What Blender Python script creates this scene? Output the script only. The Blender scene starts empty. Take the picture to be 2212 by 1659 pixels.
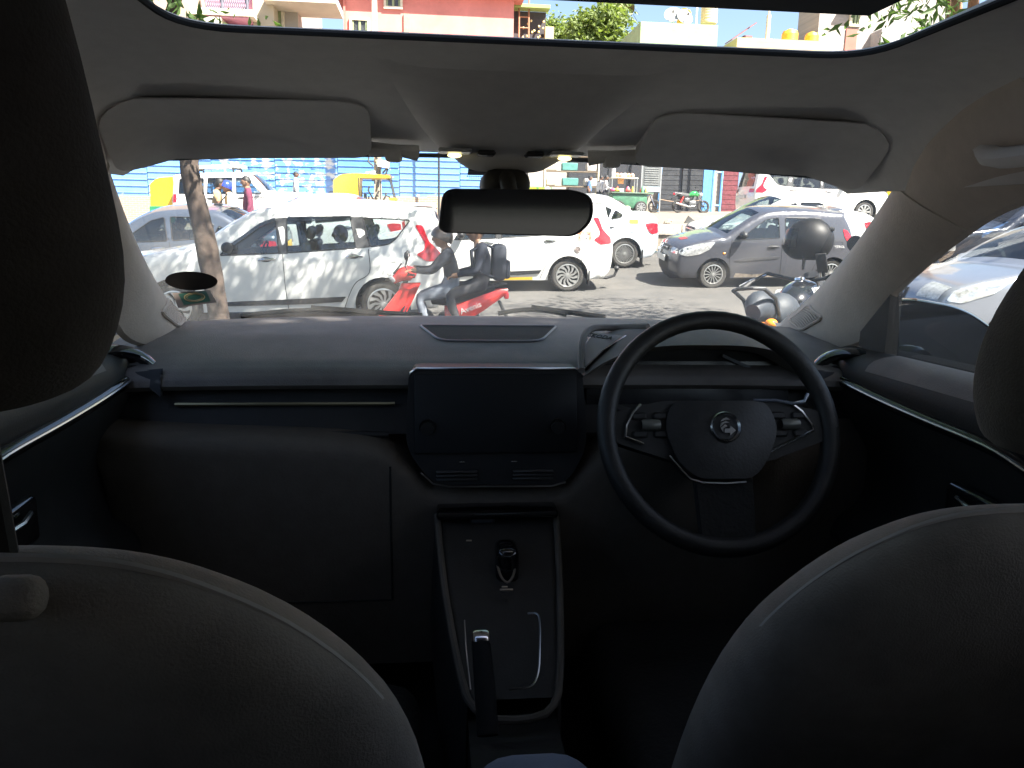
import bpy, bmesh, math, random
from mathutils import Vector, Matrix, noise
from mathutils.geometry import delaunay_2d_cdt
R = math.radians
PI = math.pi
random.seed(7)
scene = bpy.context.scene
COL = scene.collection

# ---------------------------------------------------------------- camera
CAM = Vector((-0.126, 0.0, 1.30))
YAW, PITCH, ROLL = R(5.9), R(11.6), R(1.13)
cd = bpy.data.cameras.new('camera')
cam = bpy.data.objects.new('camera', cd)
COL.objects.link(cam)
cd.sensor_width = 36.0
cd.lens = 27.06
cd.clip_start = 0.02
cd.clip_end = 3000
cam.location = CAM
CAMR = Matrix.Rotation(-YAW, 3, 'Z') @ Matrix.Rotation(PI / 2 - PITCH, 3, 'X') @ Matrix.Rotation(ROLL, 3, 'Z')
cam.rotation_euler = CAMR.to_euler()
scene.camera = cam

# ---------------------------------------------------------------- sky, sun, exposure
SUN_DIR = Vector((0.55, -0.55, 1.0)).normalized()      # towards the sun
w = bpy.data.worlds.new('World')
scene.world = w
w.use_nodes = True
nt = w.node_tree
bgn = nt.nodes['Background']
sky = nt.nodes.new('ShaderNodeTexSky')
sky.sky_type = 'NISHITA'
sky.sun_disc = False
sky.sun_elevation = math.asin(SUN_DIR.z)
sky.sun_rotation = math.atan2(SUN_DIR.x, SUN_DIR.y)
sky.air_density = 1.0
sky.dust_density = 1.6
sky.ozone_density = 1.0
nt.links.new(sky.outputs['Color'], bgn.inputs['Color'])
bgn.inputs['Strength'].default_value = 0.05
sd = bpy.data.lights.new('sun', 'SUN')
sd.energy = 4.6
sd.angle = R(0.53)
sd.color = (1.0, 0.94, 0.84)
sun = bpy.data.objects.new('sun', sd)
COL.objects.link(sun)
sun.location = SUN_DIR * 60
sun.rotation_euler = SUN_DIR.to_track_quat('Z', 'Y').to_euler()
vs = scene.view_settings
scene.display_settings.display_device = 'sRGB'
vs.view_transform = 'Standard'
vs.look = 'None'
vs.exposure = 2.5
vs.gamma = 1.0
vs.use_curve_mapping = False
cy = scene.cycles
cy.use_denoising = True
try:
    cy.denoiser = 'OPENIMAGEDENOISE'
except Exception:
    pass
cy.max_bounces = 10
cy.diffuse_bounces = 5
cy.glossy_bounces = 4
cy.transmission_bounces = 6
cy.transparent_max_bounces = 24
cy.caustics_reflective = False
cy.caustics_refractive = False
cy.sample_clamp_indirect = 6.0

# ---------------------------------------------------------------- materials
MATS = {}
def mat(name, col=(0.5, 0.5, 0.5), rough=0.6, metal=0.0, var=0.12, vscale=6.0, bump=0.0, bscale=60.0,
        coat=0.0, col2=None, emit=None, estr=1.0, spec=0.5, alpha=None):
    if name in MATS:
        return MATS[name]
    m = bpy.data.materials.new(name)
    m.use_nodes = True
    t = m.node_tree
    b = t.nodes['Principled BSDF']
    b.inputs['Roughness'].default_value = rough
    b.inputs['Metallic'].default_value = metal
    b.inputs['Specular IOR Level'].default_value = spec
    if coat:
        b.inputs['Coat Weight'].default_value = coat
        b.inputs['Coat Roughness'].default_value = 0.04
    tc = t.nodes.new('ShaderNodeTexCoord')
    nz = t.nodes.new('ShaderNodeTexNoise')
    nz.inputs['Scale'].default_value = vscale
    nz.inputs['Detail'].default_value = 5
    nz.inputs['Roughness'].default_value = 0.65
    t.links.new(tc.outputs['Object'], nz.inputs['Vector'])
    mx = t.nodes.new('ShaderNodeMix')
    mx.data_type = 'RGBA'
    c2 = col2 if col2 else tuple(max(0, c * (1 - 2 * var)) for c in col)
    c1 = col if col2 else tuple(min(1, c * (1 + var)) for c in col)
    mx.inputs['A'].default_value = (*c1, 1)
    mx.inputs['B'].default_value = (*c2, 1)
    rp = t.nodes.new('ShaderNodeValToRGB')
    rp.color_ramp.elements[0].position = 0.35
    rp.color_ramp.elements[1].position = 0.72
    t.links.new(nz.outputs['Fac'], rp.inputs['Fac'])
    t.links.new(rp.outputs['Color'], mx.inputs['Factor'])
    t.links.new(mx.outputs['Result'], b.inputs['Base Color'])
    if bump:
        n2 = t.nodes.new('ShaderNodeTexNoise')
        n2.inputs['Scale'].default_value = bscale
        n2.inputs['Detail'].default_value = 3
        t.links.new(tc.outputs['Object'], n2.inputs['Vector'])
        bp = t.nodes.new('ShaderNodeBump')
        bp.inputs['Strength'].default_value = bump
        bp.inputs['Distance'].default_value = 0.01
        t.links.new(n2.outputs['Fac'], bp.inputs['Height'])
        t.links.new(bp.outputs['Normal'], b.inputs['Normal'])
    if emit:
        b.inputs['Emission Color'].default_value = (*emit, 1)
        b.inputs['Emission Strength'].default_value = estr
    MATS[name] = m
    return m

def glass_mat(name, tint=(0.75, 0.8, 0.8), refl=0.10, rough=0.02, veil=0.0, veilcol=(0.8, 0.78, 0.74), frk=1.0):
    if name in MATS:
        return MATS[name]
    m = bpy.data.materials.new(name)
    m.use_nodes = True
    t = m.node_tree
    t.nodes.remove(t.nodes['Principled BSDF'])
    out = t.nodes['Material Output']
    tr = t.nodes.new('ShaderNodeBsdfTransparent')
    tr.inputs['Color'].default_value = (*tint, 1)
    gl = t.nodes.new('ShaderNodeBsdfGlossy')
    gl.inputs['Roughness'].default_value = rough
    fr = t.nodes.new('ShaderNodeFresnel')
    fr.inputs['IOR'].default_value = 1.5
    mt = t.nodes.new('ShaderNodeMath')
    mt.operation = 'MULTIPLY_ADD'
    mt.inputs[1].default_value = frk
    mt.inputs[2].default_value = refl
    mt.use_clamp = True
    geo = t.nodes.new('ShaderNodeNewGeometry')
    t.links.new(fr.outputs['Fac'], mt.inputs[0])
    mx = t.nodes.new('ShaderNodeMixShader')
    t.links.new(mt.outputs[0], mx.inputs['Fac'])
    t.links.new(tr.outputs[0], mx.inputs[1])
    t.links.new(gl.outputs[0], mx.inputs[2])
    last = mx
    if veil:
        tl = t.nodes.new('ShaderNodeBsdfTranslucent')  # translucent film put in as a pale veil of glare
        tl.inputs['Color'].default_value = (*veilcol, 1)
        tc = t.nodes.new('ShaderNodeTexCoord')
        nz = t.nodes.new('ShaderNodeTexNoise')
        nz.inputs['Scale'].default_value = 3.0
        nz.inputs['Detail'].default_value = 4
        t.links.new(tc.outputs['Object'], nz.inputs['Vector'])
        mr = t.nodes.new('ShaderNodeMapRange')
        mr.inputs['From Min'].default_value = 0.3
        mr.inputs['From Max'].default_value = 0.7
        mr.inputs['To Min'].default_value = veil * 0.4
        mr.inputs['To Max'].default_value = veil * 1.7
        t.links.new(nz.outputs['Fac'], mr.inputs['Value'])
        m2 = t.nodes.new('ShaderNodeMixShader')
        t.links.new(mr.outputs[0], m2.inputs['Fac'])
        t.links.new(mx.outputs[0], m2.inputs[1])
        t.links.new(tl.outputs[0], m2.inputs[2])
        last = m2
    t.links.new(last.outputs[0], out.inputs['Surface'])
    MATS[name] = m
    return m

# ---------------------------------------------------------------- mesh builder
class MB:
    def __init__(s):
        s.v = []; s.f = []; s.m = []
    def add(s, verts, faces, mi=0, M=None):
        o = len(s.v)
        if M is not None:
            verts = [M @ Vector(p) for p in verts]
        s.v.extend([tuple(p) for p in verts])
        for f in faces:
            s.f.append(tuple(o + i for i in f)); s.m.append(mi)
        return s
    def box(s, c, d, mi=0, M=None):
        x, y, z = c; a, b, e = d[0] / 2, d[1] / 2, d[2] / 2
        vs_ = [(x + i * a, y + j * b, z + k * e) for i in (-1, 1) for j in (-1, 1) for k in (-1, 1)]
        return s.add(vs_, [(0, 1, 3, 2), (4, 6, 7, 5), (0, 4, 5, 1), (2, 3, 7, 6), (0, 2, 6, 4), (1, 5, 7, 3)], mi, M)
    def rbox(s, c, d, r=0.02, seg=2, mi=0, M=None):
        bm = bmesh.new()
        bmesh.ops.create_cube(bm, size=1.0)
        for v in bm.verts:
            v.co = Vector((v.co.x * d[0], v.co.y * d[1], v.co.z * d[2]))
        bmesh.ops.bevel(bm, geom=list(bm.edges), offset=min(r, 0.49 * min(d)), segments=seg, profile=0.5, affect='EDGES', clamp_overlap=True)
        bm.verts.index_update()
        vs_ = [v.co + Vector(c) for v in bm.verts]
        fs = [[v.index for v in f.verts] for f in bm.faces]
        bm.free()
        return s.add(vs_, fs, mi, M)
    def tube(s, pts, rad, n=8, mi=0, M=None, cap=True, sx=1.0, up=None):
        pts = [Vector(p) for p in pts]
        if not isinstance(rad, (list, tuple)):
            rad = [rad] * len(pts)
        vs_ = []; fs = []
        prev = Vector(up) if up else None
        for i, p in enumerate(pts):
            d = (pts[min(i + 1, len(pts) - 1)] - pts[max(i - 1, 0)])
            d = d.normalized() if d.length > 1e-9 else Vector((0, 0, 1))
            if prev is None:
                prev = Vector((0, 0, 1)) if abs(d.z) < 0.9 else Vector((1, 0, 0))
            a = d.cross(prev)
            if a.length < 1e-6:
                a = d.cross(Vector((1, 0.3, 0.1)))
            a.normalize()
            b = a.cross(d).normalized()
            prev = b
            for k in range(n):
                t = 2 * PI * k / n
                vs_.append(p + (a * math.cos(t) * sx + b * math.sin(t)) * rad[i])
        for i in range(len(pts) - 1):
            for k in range(n):
                k2 = (k + 1) % n
                fs.append((i * n + k, i * n + k2, (i + 1) * n + k2, (i + 1) * n + k))
        if cap:
            fs.append(tuple(range(n - 1, -1, -1)))
            fs.append(tuple(range((len(pts) - 1) * n, len(pts) * n)))
        return s.add(vs_, fs, mi, M)
    def lathe(s, prof, n=24, mi=0, M=None, a0=0.0, a1=2 * PI, closed=False):
        full = abs(a1 - a0 - 2 * PI) < 1e-6
        k = n if full else n + 1
        vs_ = []; fs = []
        for j in range(k):
            t = a0 + (a1 - a0) * j / n
            for (r, z) in prof:
                vs_.append((r * math.cos(t), r * math.sin(t), z))
        q = len(prof)
        for j in range(n):
            j2 = (j + 1) % k
            for i in range(q - 1 if not closed else q):
                i2 = (i + 1) % q
                fs.append((j * q + i, j2 * q + i, j2 * q + i2, j * q + i2))
        return s.add(vs_, fs, mi, M)
    def grid(s, fn, nu, nv, mi=0, M=None, flip=False):
        vs_ = [fn(i / nu, j / nv) for i in range(nu + 1) for j in range(nv + 1)]
        fs = []
        for i in range(nu):
            for j in range(nv):
                a = i * (nv + 1) + j
                q = (a, a + nv + 1, a + nv + 2, a + 1)
                fs.append(q[::-1] if flip else q)
        return s.add(vs_, fs, mi, M)
    def prism(s, poly, h0, h1, mi=0, M=None):
        n = len(poly)
        vs_ = [(p[0], p[1], h0) for p in poly] + [(p[0], p[1], h1) for p in poly]
        fs = [tuple(range(n - 1, -1, -1)), tuple(range(n, 2 * n))]
        for i in range(n):
            j = (i + 1) % n
            fs.append((i, j, n + j, n + i))
        return s.add(vs_, fs, mi, M)
    def ball(s, c, r, nu=16, nv=10, mi=0, M=None):
        if not isinstance(r, (list, tuple)):
            r = (r, r, r)
        vs_ = []; fs = []
        for i in range(nv + 1):
            ph = PI * i / nv
            for j in range(nu):
                t = 2 * PI * j / nu
                vs_.append((c[0] + r[0] * math.sin(ph) * math.cos(t), c[1] + r[1] * math.sin(ph) * math.sin(t), c[2] - r[2] * math.cos(ph)))
        for i in range(nv):
            for j in range(nu):
                j2 = (j + 1) % nu
                fs.append((i * nu + j, i * nu + j2, (i + 1) * nu + j2, (i + 1) * nu + j))
        return s.add(vs_, fs, mi, M)
    def mesh(s, name, ang=40, clean=False):
        me = bpy.data.meshes.new(name)
        me.from_pydata(s.v, [], s.f)
        me.polygons.foreach_set('material_index', s.m)
        if clean:
            bm = bmesh.new(); bm.from_mesh(me)
            bmesh.ops.remove_doubles(bm, verts=bm.verts, dist=1e-4)
            bmesh.ops.recalc_face_normals(bm, faces=bm.faces)
            bm.to_mesh(me); bm.free()
        if ang:
            me.shade_smooth()
            me.set_sharp_from_angle(angle=R(ang))
        me.update()
        return me

def obj(name, mb, mats, parent=None, ang=40, M=None, clean=False):
    me = mb.mesh(name, ang, clean) if isinstance(mb, MB) else mb
    if not isinstance(mats, (list, tuple)):
        mats = [mats]
    if not me.materials:
        for m in mats:
            me.materials.append(m)
    o = bpy.data.objects.new(name, me)
    COL.objects.link(o)
    if parent:
        o.parent = parent
    if M is not None:
        o.matrix_local = M
    return o

def tag(o, label, cat, group=None, kind=None):
    if label: o['label'] = label
    if cat: o['category'] = cat
    if group: o['group'] = group
    if kind: o['kind'] = kind
    return o

def thing(name, label, cat, loc=(0, 0, 0), rot=(0, 0, 0), group=None):
    o = bpy.data.objects.new(name, None)
    o.empty_display_size = 0.2
    COL.objects.link(o)
    o.location = loc
    o.rotation_euler = rot
    return tag(o, label, cat, group)

def struct(name, mb, mats, ang=40, label=None):
    o = obj(name, mb, mats, None, ang)
    o['kind'] = 'structure'
    if label: o['label'] = label
    return o

def copy_tree(o, parent=None):
    c = o.copy()
    COL.objects.link(c)
    c.parent = parent
    for ch in list(o.children):
        k = copy_tree(ch, c)
    return c

def text_mb(body, size, M, extrude=0.0015, align='CENTER'):
    cu = bpy.data.curves.new('txt', 'FONT')
    cu.body = body
    cu.size = size
    cu.extrude = extrude
    cu.align_x = align
    cu.align_y = 'CENTER'
    cu.resolution_u = 2
    o = bpy.data.objects.new('txt', cu)
    COL.objects.link(o)
    dg = bpy.context.evaluated_depsgraph_get()
    me = bpy.data.meshes.new_from_object(o.evaluated_get(dg))
    mb = MB()
    mb.add([v.co.copy() for v in me.vertices], [tuple(p.vertices) for p in me.polygons], 0, M)
    bpy.data.objects.remove(o)
    bpy.data.curves.remove(cu)
    bpy.data.meshes.remove(me)
    return mb

def T(x, y, z): return Matrix.Translation((x, y, z))
def RX(a): return Matrix.Rotation(R(a), 4, 'X')
def RY(a): return Matrix.Rotation(R(a), 4, 'Y')
def RZ(a): return Matrix.Rotation(R(a), 4, 'Z')
def axes(o, x, y, z):
    return Matrix(((x[0], y[0], z[0], o[0]), (x[1], y[1], z[1], o[1]), (x[2], y[2], z[2], o[2]), (0, 0, 0, 1)))

def unp(px, py, Y):
    """Point of the place at distance Y in front of the viewer for a spot of the 2212-wide survey picture."""
    d = CAMR @ Vector(((px - 1106) / 1663, (829.5 - py) / 1663, -1))
    return CAM + d * ((Y - CAM.y) / d.y)

def crom(pts, n=6, closed=False):
    P = [Vector(p) for p in pts]
    out = []
    N = len(P)
    rng = N if closed else N - 1
    for i in range(rng):
        if closed:
            p0, p1, p2, p3 = P[(i - 1) % N], P[i], P[(i + 1) % N], P[(i + 2) % N]
        else:
            p1, p2 = P[i], P[i + 1]
            p0 = P[i - 1] if i > 0 else p1 * 2 - p2
            p3 = P[i + 2] if i + 2 < N else p2 * 2 - p1
        for k in range(n):
            t = k / n
            out.append(0.5 * ((2 * p1) + (p2 - p0) * t + (2 * p0 - 5 * p1 + 4 * p2 - p3) * t * t + (3 * p1 - p0 - 3 * p2 + p3) * t ** 3))
    if not closed:
        out.append(P[-1])
    return out

def round_poly(pts, r=0.04, n=4):
    """Round the corners of a polygon (2D)."""
    out = []
    N = len(pts)
    for i in range(N):
        p = Vector(pts[i][:2]); a = Vector(pts[i - 1][:2]); b = Vector(pts[(i + 1) % N][:2])
        rr = pts[i][2] if len(pts[i]) > 2 else r
        da, db = a - p, b - p
        q = min(rr, da.length * 0.45, db.length * 0.45)
        if q < 1e-4:
            out.append(p); continue
        p0 = p + da.normalized() * q; p1 = p + db.normalized() * q
        for k in range(n + 1):
            t = k / n
            out.append(p0 * (1 - t) ** 2 + p * 2 * t * (1 - t) + p1 * t * t)
    return out

def inpoly(p, poly):
    c = False
    x, y = p[0], p[1]
    j = len(poly) - 1
    for i in range(len(poly)):
        a, b = poly[i], poly[j]
        if (a[1] > y) != (b[1] > y) and x < (b[0] - a[0]) * (y - a[1]) / (b[1] - a[1]) + a[0]:
            c = not c
        j = i
    return c

def poly_fill(outline, holes=(), step=0.1, extra=()):
    """Triangulate a 2D outline with holes; returns (verts2d, tris)."""
    vs_ = []; es = []; fs = []
    def addpoly(p):
        o = len(vs_)
        n = len(p)
        ar = sum(p[i][0] * p[(i + 1) % n][1] - p[(i + 1) % n][0] * p[i][1] for i in range(n))
        vs_.extend([Vector((q[0], q[1])) for q in p])
        fs.append([o + i for i in (range(n) if ar > 0 else range(n - 1, -1, -1))])
    addpoly(outline)
    for h in holes:
        addpoly(h)
    xs = [p[0] for p in outline]; ys = [p[1] for p in outline]
    nx = max(1, int((max(xs) - min(xs)) / step)); ny = max(1, int((max(ys) - min(ys)) / step))
    for i in range(1, nx):
        for j in range(1, ny):
            q = (min(xs) + (max(xs) - min(xs)) * (i + 0.13 * (j % 2)) / nx, min(ys) + (max(ys) - min(ys)) * j / ny)
            if inpoly(q, outline) and not any(inpoly(q, h) for h in holes):
                vs_.append(Vector(q))
    for q in extra:
        if inpoly(q, outline) and not any(inpoly(q, h) for h in holes):
            vs_.append(Vector(q))
    ov, oe, of, a, b, c = delaunay_2d_cdt(vs_, es, fs, 1, 1e-5)
    keep = [f for f, og in zip(of, c) if not any(k > 0 for k in og)]
    return ov, keep
# ================================================================= ground
DPTS = [(-60, 1.33), (9, 1.33), (10.5, 1.325), (12.2, 1.285), (14.3, 1.20), (15.5, 1.07), (16.7, 0.90), (18, 0.78), (20, 0.66)]
LPTS = [(19.9, -0.02), (27, -0.15), (38, -0.62), (46, -0.85), (70, -1.0), (400, -1.5)]
def _lin(P, y):
    if y <= P[0][0]: return P[0][1]
    for (a, b), (c, d) in zip(P, P[1:]):
        if y <= c: return b + (d - b) * (y - a) / (c - a)
    return P[-1][1]
def slope_x(X):
    return 0.022 * max(-24.0, min(X - 2, 34.0))
def road_z(X, Y):
    dip = 0.115 * math.exp(-((Y - 8.9) / 1.15) ** 2) * max(0.0, min(1.0, (3.2 - X) / 1.5))   # worn gutter along the verge
    return -dip + 1.30 - sum(_lin(DPTS, Y + k * 0.35) for k in (-2, -1, 0, 1, 2)) / 5 + slope_x(X)
def lot_hi(X, Y):
    return 1.30 - _lin(LPTS, Y) + slope_x(X)
def lot_z(X, Y):
    return lot_hi(X, Y) - 0.030 * max(0.0, min(3.0 - X, 14.0))
def gz(X, Y):
    return lot_z(X, Y) if Y > 19.98 else road_z(X, Y)

def ground_mat(name, c1, c2, c3, sc=1.2, rough=0.9, bump=0.5):
    m = mat(name, c1, rough, var=0.1, vscale=sc, bump=bump, bscale=140, col2=c2)
    t = m.node_tree
    b = t.nodes['Principled BSDF']
    lk = b.inputs['Base Color'].links[0].from_socket
    tc = t.nodes.new('ShaderNodeTexCoord')
    n = t.nodes.new('ShaderNodeTexNoise'); n.inputs['Scale'].default_value = 0.35; n.inputs['Detail'].default_value = 6
    t.links.new(tc.outputs['Object'], n.inputs['Vector'])
    rp = t.nodes.new('ShaderNodeValToRGB'); rp.color_ramp.elements[0].position = 0.5; rp.color_ramp.elements[1].position = 0.68
    t.links.new(n.outputs['Fac'], rp.inputs['Fac'])
    mx = t.nodes.new('ShaderNodeMix'); mx.data_type = 'RGBA'
    t.links.new(rp.outputs['Color'], mx.inputs['Factor'])
    t.links.new(lk, mx.inputs['A']); mx.inputs['B'].default_value = (*c3, 1)
    n3 = t.nodes.new('ShaderNodeTexNoise'); n3.inputs['Scale'].default_value = 55; n3.inputs['Detail'].default_value = 2
    t.links.new(tc.outputs['Object'], n3.inputs['Vector'])
    m3 = t.nodes.new('ShaderNodeMix'); m3.data_type = 'RGBA'; m3.blend_type = 'OVERLAY'; m3.inputs['Factor'].default_value = 0.5
    t.links.new(mx.outputs['Result'], m3.inputs['A']); t.links.new(n3.outputs['Fac'], m3.inputs['B'])
    t.links.new(m3.outputs['Result'], b.inputs['Base Color'])
    return m
M_road = ground_mat('asphalt', (0.085, 0.08, 0.074), (0.06, 0.058, 0.055), (0.12, 0.11, 0.098), 2.0)
M_lot = ground_mat('dusty_paving', (0.24, 0.195, 0.15), (0.18, 0.15, 0.12), (0.27, 0.225, 0.17), 1.2)
M_earth = ground_mat('earth', (0.20, 0.16, 0.11), (0.15, 0.12, 0.09), (0.22, 0.18, 0.13), 0.3)

mb = MB()
xs = [-60 + i * 4 for i in range(36)]
ys = [-30, -20, -10, 0, 4, 6] + [7 + 0.5 * i for i in range(26)] + [20.0]
mb.grid(lambda u, v: (xs[int(round(u * (len(xs) - 1)))], ys[int(round(v * (len(ys) - 1)))], road_z(xs[int(round(u * (len(xs) - 1)))], ys[int(round(v * (len(ys) - 1)))])), len(xs) - 1, len(ys) - 1)
struct('road', mb, M_road, 60)
ys2 = [19.995, 22, 24, 27, 30, 34, 38, 46, 70, 140]
mb = MB()
mb.grid(lambda u, v: (xs[int(round(u * (len(xs) - 1)))], ys2[int(round(v * (len(ys2) - 1)))], lot_z(xs[int(round(u * (len(xs) - 1)))], ys2[int(round(v * (len(ys2) - 1)))])), len(xs) - 1, len(ys2) - 1)
struct('footpath', mb, M_lot, 60)
mb = MB()
mb.grid(lambda u, v: (-900 + 1800 * u, -900 + 1800 * v, -1.2), 8, 8)
struct('ground', mb, M_earth, 60)

# white edge line of the carriageway along the kerb
mb = MB()
mb.grid(lambda u, v: (-30 + 60 * u, 19.45 + 0.14 * v, road_z(-30 + 60 * u, 19.45 + 0.14 * v) + 0.006), 60, 1)
struct('edge_line', mb, mat('worn_white_paint', (0.62, 0.60, 0.55), 0.8, var=0.25, vscale=14))

# kerb with painted stones on a stained base wall
kerb = thing('kerb', 'high stained kerb with worn black and white painted stones along the footpath', 'kerb', (0, 20, 0))
M_kw = mat('kerb_white', (0.50, 0.44, 0.36), 0.9, var=0.3, vscale=9, bump=0.5, bscale=40)
M_kb = mat('kerb_black', (0.035, 0.033, 0.03), 0.85, var=0.3, vscale=9, bump=0.4, bscale=40)
M_kbase = mat('kerb_base', (0.40, 0.34, 0.26), 0.95, col2=(0.13, 0.11, 0.09), vscale=5, bump=0.8, bscale=25)
mb = MB()
for i in range(48):
    x0 = -14 + i * 0.75
    zr, zl = road_z(x0 + 0.37, 19.98), lot_z(x0 + 0.37, 20.1)
    mb.box((x0 + 0.375, -0.02, (zr - 0.1 + zl - 0.28) / 2), (0.75, 0.16, zl - 0.28 - zr + 0.1))
obj('kerb_base', mb, M_kbase, kerb)
st = MB(); st.rbox((0, 0, 0), (0.735, 0.22, 0.27), 0.02, 2)
sm = st.mesh('kerb_stone')
sm.materials.append(M_kw)
for i in range(46):
    x = -13.6 + i * 0.75
    o = bpy.data.objects.new('kerb_stone', sm)
    COL.objects.link(o); o.parent = kerb
    o.material_slots[0].link = 'OBJECT'
    o.material_slots[0].material = M_kb if i % 3 == 1 else M_kw
    o.location = (x, -0.05 + random.uniform(-.008, .008), lot_z(x, 20.0) - 0.135 + 0.006 + random.uniform(-.006, .006))

# ================================================================= trees
def leaf_mat(name, c, c2):
    m = mat(name, c, 0.55, col2=c2, vscale=2.5)
    t = m.node_tree
    b = t.nodes['Principled BSDF']
    tl = t.nodes.new('ShaderNodeBsdfTranslucent')
    tl.inputs['Color'].default_value = (c[0] * 2.0, c[1] * 2.2, c[2] * 1.2, 1)
    mx = t.nodes.new('ShaderNodeMixShader'); mx.inputs['Fac'].default_value = 0.3
    t.links.new(b.outputs[0], mx.inputs[1]); t.links.new(tl.outputs[0], mx.inputs[2])
    t.links.new(mx.outputs[0], t.nodes['Material Output'].inputs['Surface'])
    return m
M_leaf = leaf_mat('street_leaf', (0.07, 0.12, 0.03), (0.035, 0.07, 0.02))
M_leaf2 = leaf_mat('far_leaf', (0.14, 0.18, 0.045), (0.07, 0.11, 0.03))
M_bark = mat('bark', (0.085, 0.06, 0.046), 0.95, col2=(0.035, 0.026, 0.02), vscale=7, bump=1.0, bscale=22)  # darkened so the colour carries the shade on the left trunk
M_bark2 = mat('bark_sunlit', (0.30, 0.17, 0.10), 0.95, col2=(0.14, 0.08, 0.05), vscale=7, bump=1.0, bscale=22)  # lighter, warmer copy of the bark with sunlight put into its colour

def leaves(mb, blobs, n, size, asp=0.32, droop=0.4, rnd=random):
    tot = sum(b[3] * b[4] * b[5] for b in blobs)
    for (cx, cy_, cz, rx, ry, rz) in blobs:
        k = max(12, int(n * rx * ry * rz / tot))
        tw = max(4, k // 9)
        for q in range(tw):
            # a twig with several leaves on it
            while True:
                a = Vector((rnd.uniform(-1, 1), rnd.uniform(-1, 1), rnd.uniform(-1, 1)))
                if 0.25 < a.length < 1: break
            p = Vector((cx + a.x * rx, cy_ + a.y * ry, cz + a.z * rz))
            d = Vector((a.x + rnd.uniform(-.5, .5), a.y + rnd.uniform(-.5, .5), a.z * 0.4 - droop + rnd.uniform(-.4, .4))).normalized()
            for j in range(9):
                pos = p + d * (j * size * 0.45)
                side = Vector((rnd.uniform(-1, 1), rnd.uniform(-1, 1), rnd.uniform(-1, .6))).normalized()
                ld = (d * 0.5 + side).normalized()
                s = size * rnd.uniform(0.7, 1.25)
                nrm = ld.cross(Vector((rnd.uniform(-1, 1), rnd.uniform(-1, 1), rnd.uniform(-.2, 1))))
                if nrm.length < 1e-3: continue
                wv = nrm.normalized() * s * asp * 0.5
                up = ld.cross(wv).normalized() * s * 0.06
                o = len(mb.v)
                mb.v += [tuple(pos), tuple(pos + ld * s * .45 + wv + up), tuple(pos + ld * s), tuple(pos + ld * s * .45 - wv + up)]
                mb.f += [(o, o + 1, o + 2), (o, o + 2, o + 3)]
                mb.m += [0, 0]

def knobbly(pts, rad, n=14, sub=6, amp=0.10):
    path = crom(pts, sub)
    rr = crom([(r, 0, 0) for r in rad], sub)
    mb = MB()
    mb.tube(path, [q[0] for q in rr], n, up=(0, 1, 0))
    out = []
    for i, v in enumerate(mb.v):
        v = Vector(v); c = path[min(i // n, len(path) - 1)]
        d = v - c
        k = noise.noise(Vector((v.x * 5, v.y * 5, v.z * 2.2))) * 1.2 + 0.6 * noise.noise(v * 13)
        out.append(tuple(c + d * (1 + amp * k)))
    mb.v = out
    return mb

def tree(name, label, base, pts, rad, blobs, nleaf, size, bark, leaf, asp=0.32, limbs=(), group=None, droop=0.4):
    t = thing(name, label, 'tree', base, group=group)
    B = Vector(base)
    tr = knobbly([Vector(p) - B for p in pts], rad)
    for lb in limbs:
        k = knobbly([Vector(p) - B for p in lb[0]], lb[1], 8, 4)
        tr.add(k.v, k.f)
    obj('trunk', tr, bark, t, 70)
    cr = MB()
    leaves(cr, [(b[0] - B.x, b[1] - B.y, b[2] - B.z, b[3], b[4], b[5]) for b in blobs], nleaf, size, asp, droop)
    obj('crown', cr, leaf, t, 0)
    return t

# ---- tree with a leaning trunk in front of the car, left
YT = 7.0
tp = [unp(x, y, YT) for x, y in ((474, 690), (462, 610), (446, 530), (428, 450), (411, 375), (398, 300))]
b0 = Vector((tp[0].x + 0.02, YT, road_z(tp[0].x, YT) - 0.05))
top = tp[-1]
pts = [b0, b0 + Vector((0.01, 0, .35))] + tp + [top + Vector((-.22, -.1, .6)), top + Vector((-.45, -.15, 1.4)), top + Vector((-.75, 0, 2.6))]
rad = [.135, .10, .092, .088, .088, .082, .078, .075, .07, .06, .035]
q0 = unp(372, 12, 6.3)
lowL = unp(352, 26, 6.0)
blobs = [(q0.x - .28, q0.y, q0.z + .15, .42, .5, .36), (lowL.x - .12, lowL.y, lowL.z + .02, .25, .4, .22), (-3.7, 6.4, 4.0, 1.0, .9, .7), (-3.3, 7.2, 5.0, 1.6, 1.5, 1.0), (-2.4, 6.2, 6.0, 1.8, 1.8, 1.1), (-4.2, 7.8, 5.6, 1.6, 1.6, 1.2), (-2.0, 4.2, 5.6, 1.7, 1.9, 0.9), (-1.2, 2.6, 5.3, 1.6, 1.5, .7), (-0.4, 6.9, 6.3, 1.4, 1.5, .8), (.1, 4.8, 5.5, 1.2, 1.1, .7), (q0.x - .05, q0.y + .2, q0.z + .05, .3, .5, .22), (lowL.x + .02, lowL.y + .3, lowL.z, .16, .4, .16)] + [(-1.7, 7.6, 5.6, .8, .40, .4), (-.5, 7.62, 5.6, .8, .40, .4), (.7, 7.65, 5.6, .8, .40, .4), (1.9, 7.7, 5.6, .8, .40, .4)] * 8  # last clumps, out of view, packed densely to shade the white carrier's side
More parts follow.
